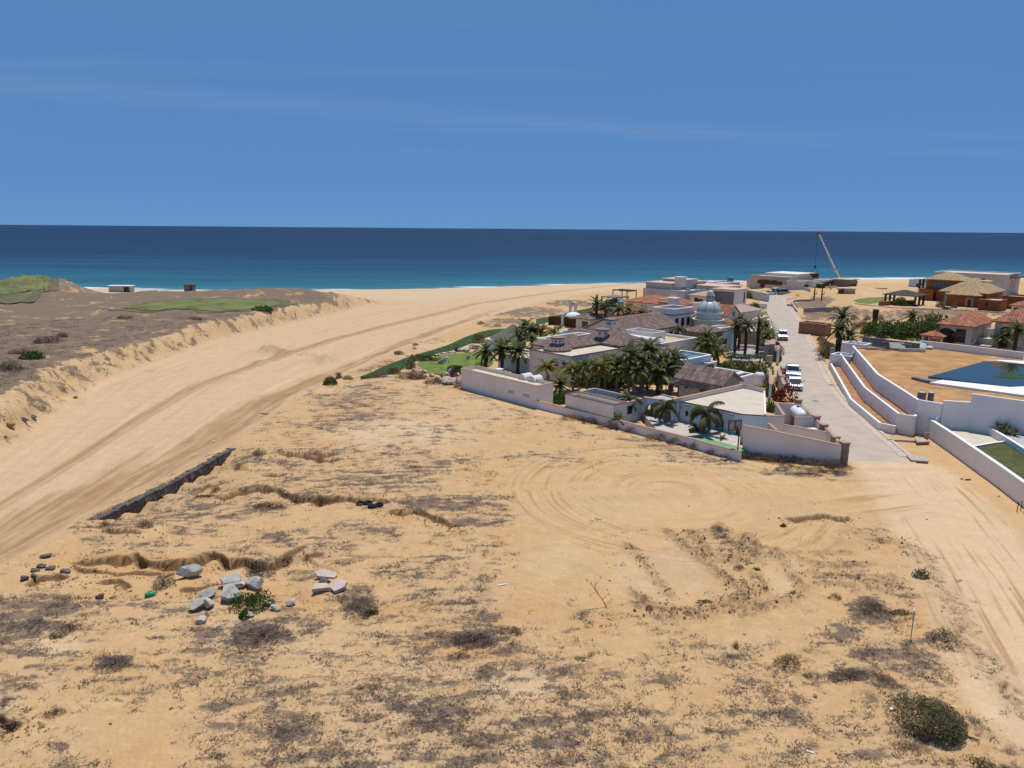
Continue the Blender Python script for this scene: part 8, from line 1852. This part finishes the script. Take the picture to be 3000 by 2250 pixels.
# ------------------------------------------------------------------ shrubs on the lot
BUSHES = [('big', z11, 1645, 1375, 2.4, 1.0, 'big rounded olive-green bush in the lower right corner', 2.2), ('dryd', z11, 680, 985, 1.35, .6, 'dark compact bush alone on pale sand', 1.0), ('dryg', z11, 1690, 840, 1.9, .8, 'domed grey bush beside the sand road, below the lot sign', 1.5), ('olive', z11, 1545, 420, .9, .6, 'small dark olive bush on the berm beside the sand road', .7), ('dryg', z7, 1060, 1030, 1.5, .9, 'grey dead twiggy bush beside the lone grey boulder', 1.1), ('fine', z7, 1635, 1160, 1.8, .95, 'leafy green bush growing over the boulder group', 1.5), ('bright', z7, 1575, 1240, .55, .5, 'small bright green sprig below the boulder bush', .5), ('dryd', z7, 1690, 960, 1.9, .45, 'low dark brush above the boulder group', 1.4), ('dryg', z7, 1680, 1360, 2.8, .5, 'wide low grey brush below the boulders', 2.0), ('dryg', z10, 120, 400, 2.2, .6, 'grey brush mound beside the broken pink slabs', 1.7), ('bright', z10, 190, 440, .7, .35, 'small green tuft at the foot of the grey brush mound', .5), ('dryd', z10, 860, 620, 2.4, .5, 'dark brush patch among the orange sand, largest', 1.3), ('dryd', z10, 1100, 560, 1.4, .4, 'dark brush right of the largest orange-sand patch', .9), ('dryd', z10, 760, 720, 1.1, .35, 'dark brush below the largest orange-sand patch', .8), ('dryg', z9, 740, 770, 1.7, .45, 'grey-brown brush in the left foreground', 1.2), ('dryd', z9, 360, 1090, .8, .35, 'little brown bush at the left picture edge', .6), ('dryd', z9, 410, 560, 1.3, .4, 'brown brush patch in the left foreground slope', 1.0), ('dryb', z7, 940, 640, 1.3, .5, 'tawny brush on the mound behind the stone wall', 1.0), ('dryb', z7, 680, 640, .8, .45, 'yellowish tuft at the lower end of the stone wall', .6), ('dryd', z7, 1740, 520, 2.6, .45, 'wide brown brush patch below the curved eroded bank', 1.3), ('dryb', z7, 1550, 270, 1.2, .55, 'tawny bush between two eroded banks', .9), ('dryg', z7, 1680, 180, 1.5, .6, 'grey bush right of the stone wall end', 1.1), ('olive', z7, 1330, 455, 1.7, .25, 'low olive-green mat in front of the curved eroded bank', .6), ('dryd', z7, 1400, 420, .9, .55, 'dark bush at the start of the curved eroded bank', .7), ('dryd', z12, 890, 965, .45, .35, 'tiny dark bush at the end of the dozer strip', .4), ('green', z12, 1580, 710, .5, .25, 'small green plant beside the clod ridge', .4), ('olive', z12, 1245, 918, .9, .2, 'flat green weed at the end of the wide dozer strip', .4), ('dryg', z12, 1470, 700, .8, .35, 'grey tuft on the clod ridge', .6), ('dryd', z12, 2100, 890, .65, .35, 'dark tuft on the pale sand right of the strips', .5), ('olive', z11, 1410, 655, 1.1, .25, 'olive mat left of the lot sign', .6), ('dryd', z11, 1250, 640, 1.9, .45, 'dark brush patch left of the lot sign', 1.5), ('dryd', z11, 1080, 1080, 2.0, .4, 'brown brush right of the compact dark bush', 1.0), ('dryd', z11, 1310, 1090, 1.1, .35, 'dark brush above the big olive bush', .8), ('dryd', z11, 835, 1070, .9, .3, 'small brown brush below the compact dark bush', .6), ('dryd', z11, 345, 880, .35, .45, 'upright dark tuft on the pale sand, left', .3), ('olive', z11, 1930, 1640, .8, .35, 'green-grey bush at the bottom right picture edge', .8), ('dryg', z12, 1335, 445, .9, .35, 'tan tuft at the top of the dozer strips', .7), ('dryd', z6, 55, 740, 3.6, 1.4, 'dark round bush at the left picture edge on the dunes', 3), ('green', z6, 215, 670, 2.6, 1.3, 'dark green bush on the dunes right of the edge bush', 2.4), ('dryb', z6, 150, 635, 4.5, 1.0, 'ochre-green brush above the dark green dune bush', 2.5), ('dryd', z6, 305, 560, 4.2, 1.2, 'brown dune bush above the others on the left', 3), ('olive', z6, 405, 525, 1.8, .8, 'small olive dune bush right of the brown one', 1.6), ('dryd', z6, 800, 405, 3.5, .8, 'dark dune shrub below the golf green, left', 2.5), ('dryd', z6, 1260, 415, 3.5, .8, 'dark dune shrub below the golf green, middle', 2.5), ('green', z6, 1710, 350, 5.0, 1.0, 'dark shrub at the right lip of the golf green', 3), ('green', z6, 1370, 268, 6.0, .8, 'low green shrubs behind the golf green', 3), ('dryd', z1, 290, 625, 2.2, .8, 'dark dry bush on the wash margin near the dunes', 1.8), ('dryd', z13, 925, 345, 1.3, .6, 'dark little bush on the wash margin', 1.0), ('dryd', z13, 910, 400, 1.2, .4, 'flat dark bush below the margin bush', .9), ('olive', z13, 650, 490, 1.3, .9, 'small agave-like bush on the wash margin', 1.0), ('olive', z8, 205, 130, .9, 1.1, 'thin upright weed right of the bright bank bush', .6), ('dryd', z8, 265, 135, 1.6, .7, 'dark dry bush right of the bright bank bush', 1.0), ('bright', z11, 650, 95, .5, .25, 'little green weed near the crack in the sand road', .4)]
for e in BUSHES: bushp(e[0], e[1], e[2], e[3], e[4], e[5], e[6], e[7], name='dry_bush' if e[0].startswith('dry') else 'bush', cat='bush', br=e[0] != 'big' or True)
for k, q in enumerate(((120, 585), (220, 600), (330, 660), (470, 690), (600, 710), (690, 735), (880, 780), (960, 800), (1000, 815), (1220, 830), (1310, 845), (1420, 850), (1560, 860), (1850, 900), (1950, 905), (2000, 920), (1700, 880), (-150, 545), (-330, 500), (-480, 470), (1130, 825))):
    rr = random.Random(k); bushp('dryb' if k % 3 else 'dryd', z3, q[0], q[1] + 8, rr.uniform(1.6, 2.9), rr.uniform(.55, .95), 'dry tawny shrub at the foot of the white boundary wall', rr.uniform(.8, 1.2), group='dry shrubs along the boundary wall', name='dry_shrub', br=False)
for k, q in enumerate(((1400, 870), (1500, 900), (1600, 925), (1780, 950), (1900, 960), (1990, 975), (1700, 990), (1450, 940))):
    rr = random.Random(k + 50); bushp('dryg' if k % 2 else 'dryd', z3, q[0], q[1], rr.uniform(1.2, 2.4), rr.uniform(.25, .5), 'low grey brush on the verge below the tall white wall', rr.uniform(.8, 1.4), group='grey brush below the tall wall', name='dry_shrub', br=False)

# ------------------------------------------------------------------ dry creeping scrub and weeds (uncountable)
def scatter(name, mat, N, seed, dens, blades, h, rmul, maxd=170, label=None):
    rs = np.random.RandomState(seed); D = np.hypot(GX, GY); wgt = dens * (np.abs(np.arctan2(GX, GY)) < .72) * (D > 20) * (D < maxd)
    wgt = wgt / wgt.sum(); ii = rs.choice(len(GX), N, p=wgt); d = D[ii]; r = rs.uniform(.09, .24, N) * (1 + d / 45.) * rmul
    X = GX[ii] + rs.normal(size=N) * .15; Y = GY[ii] + rs.normal(size=N) * .25; Z = GZ[ii]
    V = []; F = []
    a = rs.rand(N, blades) * 6.2832; e = rs.rand(N, blades) * .9 + .08; l = r[:, None] * rs.uniform(.35, 1.1, (N, blades)); wv = r[:, None] * .085
    dx, dy, dz = np.cos(a) * np.cos(e) * l, np.sin(a) * np.cos(e) * l, np.sin(e) * l * h
    ox, oy = rs.normal(size=(N, blades)) * r[:, None] * .75, rs.normal(size=(N, blades)) * r[:, None] * .55
    bx, by, bz = X[:, None] + ox, Y[:, None] + oy, np.repeat(Z[:, None] - .01, blades, 1)
    sx, sy = -np.sin(a) * wv, np.cos(a) * wv
    v = np.stack([np.stack([bx - sx, by - sy, bz], -1), np.stack([bx + sx, by + sy, bz], -1), np.stack([bx + dx, by + dy, bz + dz + .02], -1)], 2).reshape(-1, 3)
    me = bpy.data.meshes.new(name); n3 = len(v); me.vertices.add(n3); me.vertices.foreach_set('co', v.astype(np.float32).ravel()); me.loops.add(n3); me.loops.foreach_set('vertex_index', np.arange(n3, dtype=np.int32)); me.polygons.add(n3 // 3); me.polygons.foreach_set('loop_start', np.arange(0, n3, 3, dtype=np.int32)); me.update(calc_edges=True)
    return solo(name, me, M(mat), kind='stuff')
patchy = np.clip(fbm(GX * 1.1, GY * 1.1, 3, 140) * 1.6 + .35, 0, 1)
scatter('dry_scrub', 'twig_dark', 3600, 1, scrub ** 2.4 * patchy, 15, .5, .66)
scatter('dry_scrub', 'twig_grey', 4500, 2, scrub ** 2.4 * np.clip(fbm(GX * .9, GY * .9, 3, 141) * 1.6 + .35, 0, 1), 15, .5, .72)
scatter('dry_scrub', 'twig_brown', 3600, 3, scrub ** 2 * np.clip(fbm(GX * .7, GY * .7, 3, 142) * 1.8 + .2, 0, 1), 14, .6, .66)
scatter('green_weeds', 'leaf_olive', 900, 4, scrub * np.clip(fbm(GX * .25, GY * .25, 3, 143) * 2.4 - .3, 0, 1), 7, .7, .5)
def clods(name, mat, N, seed, dens):
    rs = np.random.RandomState(seed); D = np.hypot(GX, GY); w = dens * (D > 20) * (D < 75) * (np.abs(np.arctan2(GX, GY)) < .7); ii = rs.choice(len(GX), N, p=w / w.sum()); mb = MB()
    for i in ii:
        r = rs.uniform(.025, .105) * rs.uniform(.6, 1.2); c = np.array([GX[i] + rs.normal() * .1, GY[i] + rs.normal() * .15, GZ[i] + r * .25]); v = np.array([(1, 0, 0), (0, 1, 0), (-1, 0, 0), (0, -1, 0), (0, 0, .8), (0, 0, -.8)]) * r * rs.uniform(.6, 1.3, (6, 3)) + rs.normal(size=(6, 3)) * r * .25 + c
        mb.add(v, [(0, 1, 4), (1, 2, 4), (2, 3, 4), (3, 0, 4), (1, 0, 5), (2, 1, 5), (3, 2, 5), (0, 3, 5)])
    return solo(name, mb, M(mat), kind='stuff')
sfoot = np.zeros_like(GX)
for pts, h, L in _SC:
    m = (GX > min(p[0] for p in pts) - 2) & (GX < max(p[0] for p in pts) + 2) & (GY > min(p[1] for p in pts) - 3) & (GY < max(p[1] for p in pts) + 1)
    d, s, gg, tot = dline(GX[m], GY[m], pts); sfoot[m] = np.maximum(sfoot[m], sst(.1, .3, gg) * sst(1.6, .4, gg))
clods('loose_clods', 'clod', 1000, 5, .5 * clod + .3 * f_berm[0] * (GY < 75) + .004 * lotm)
clods('fallen_crumbs', 'clod', 1500, 6, sfoot)
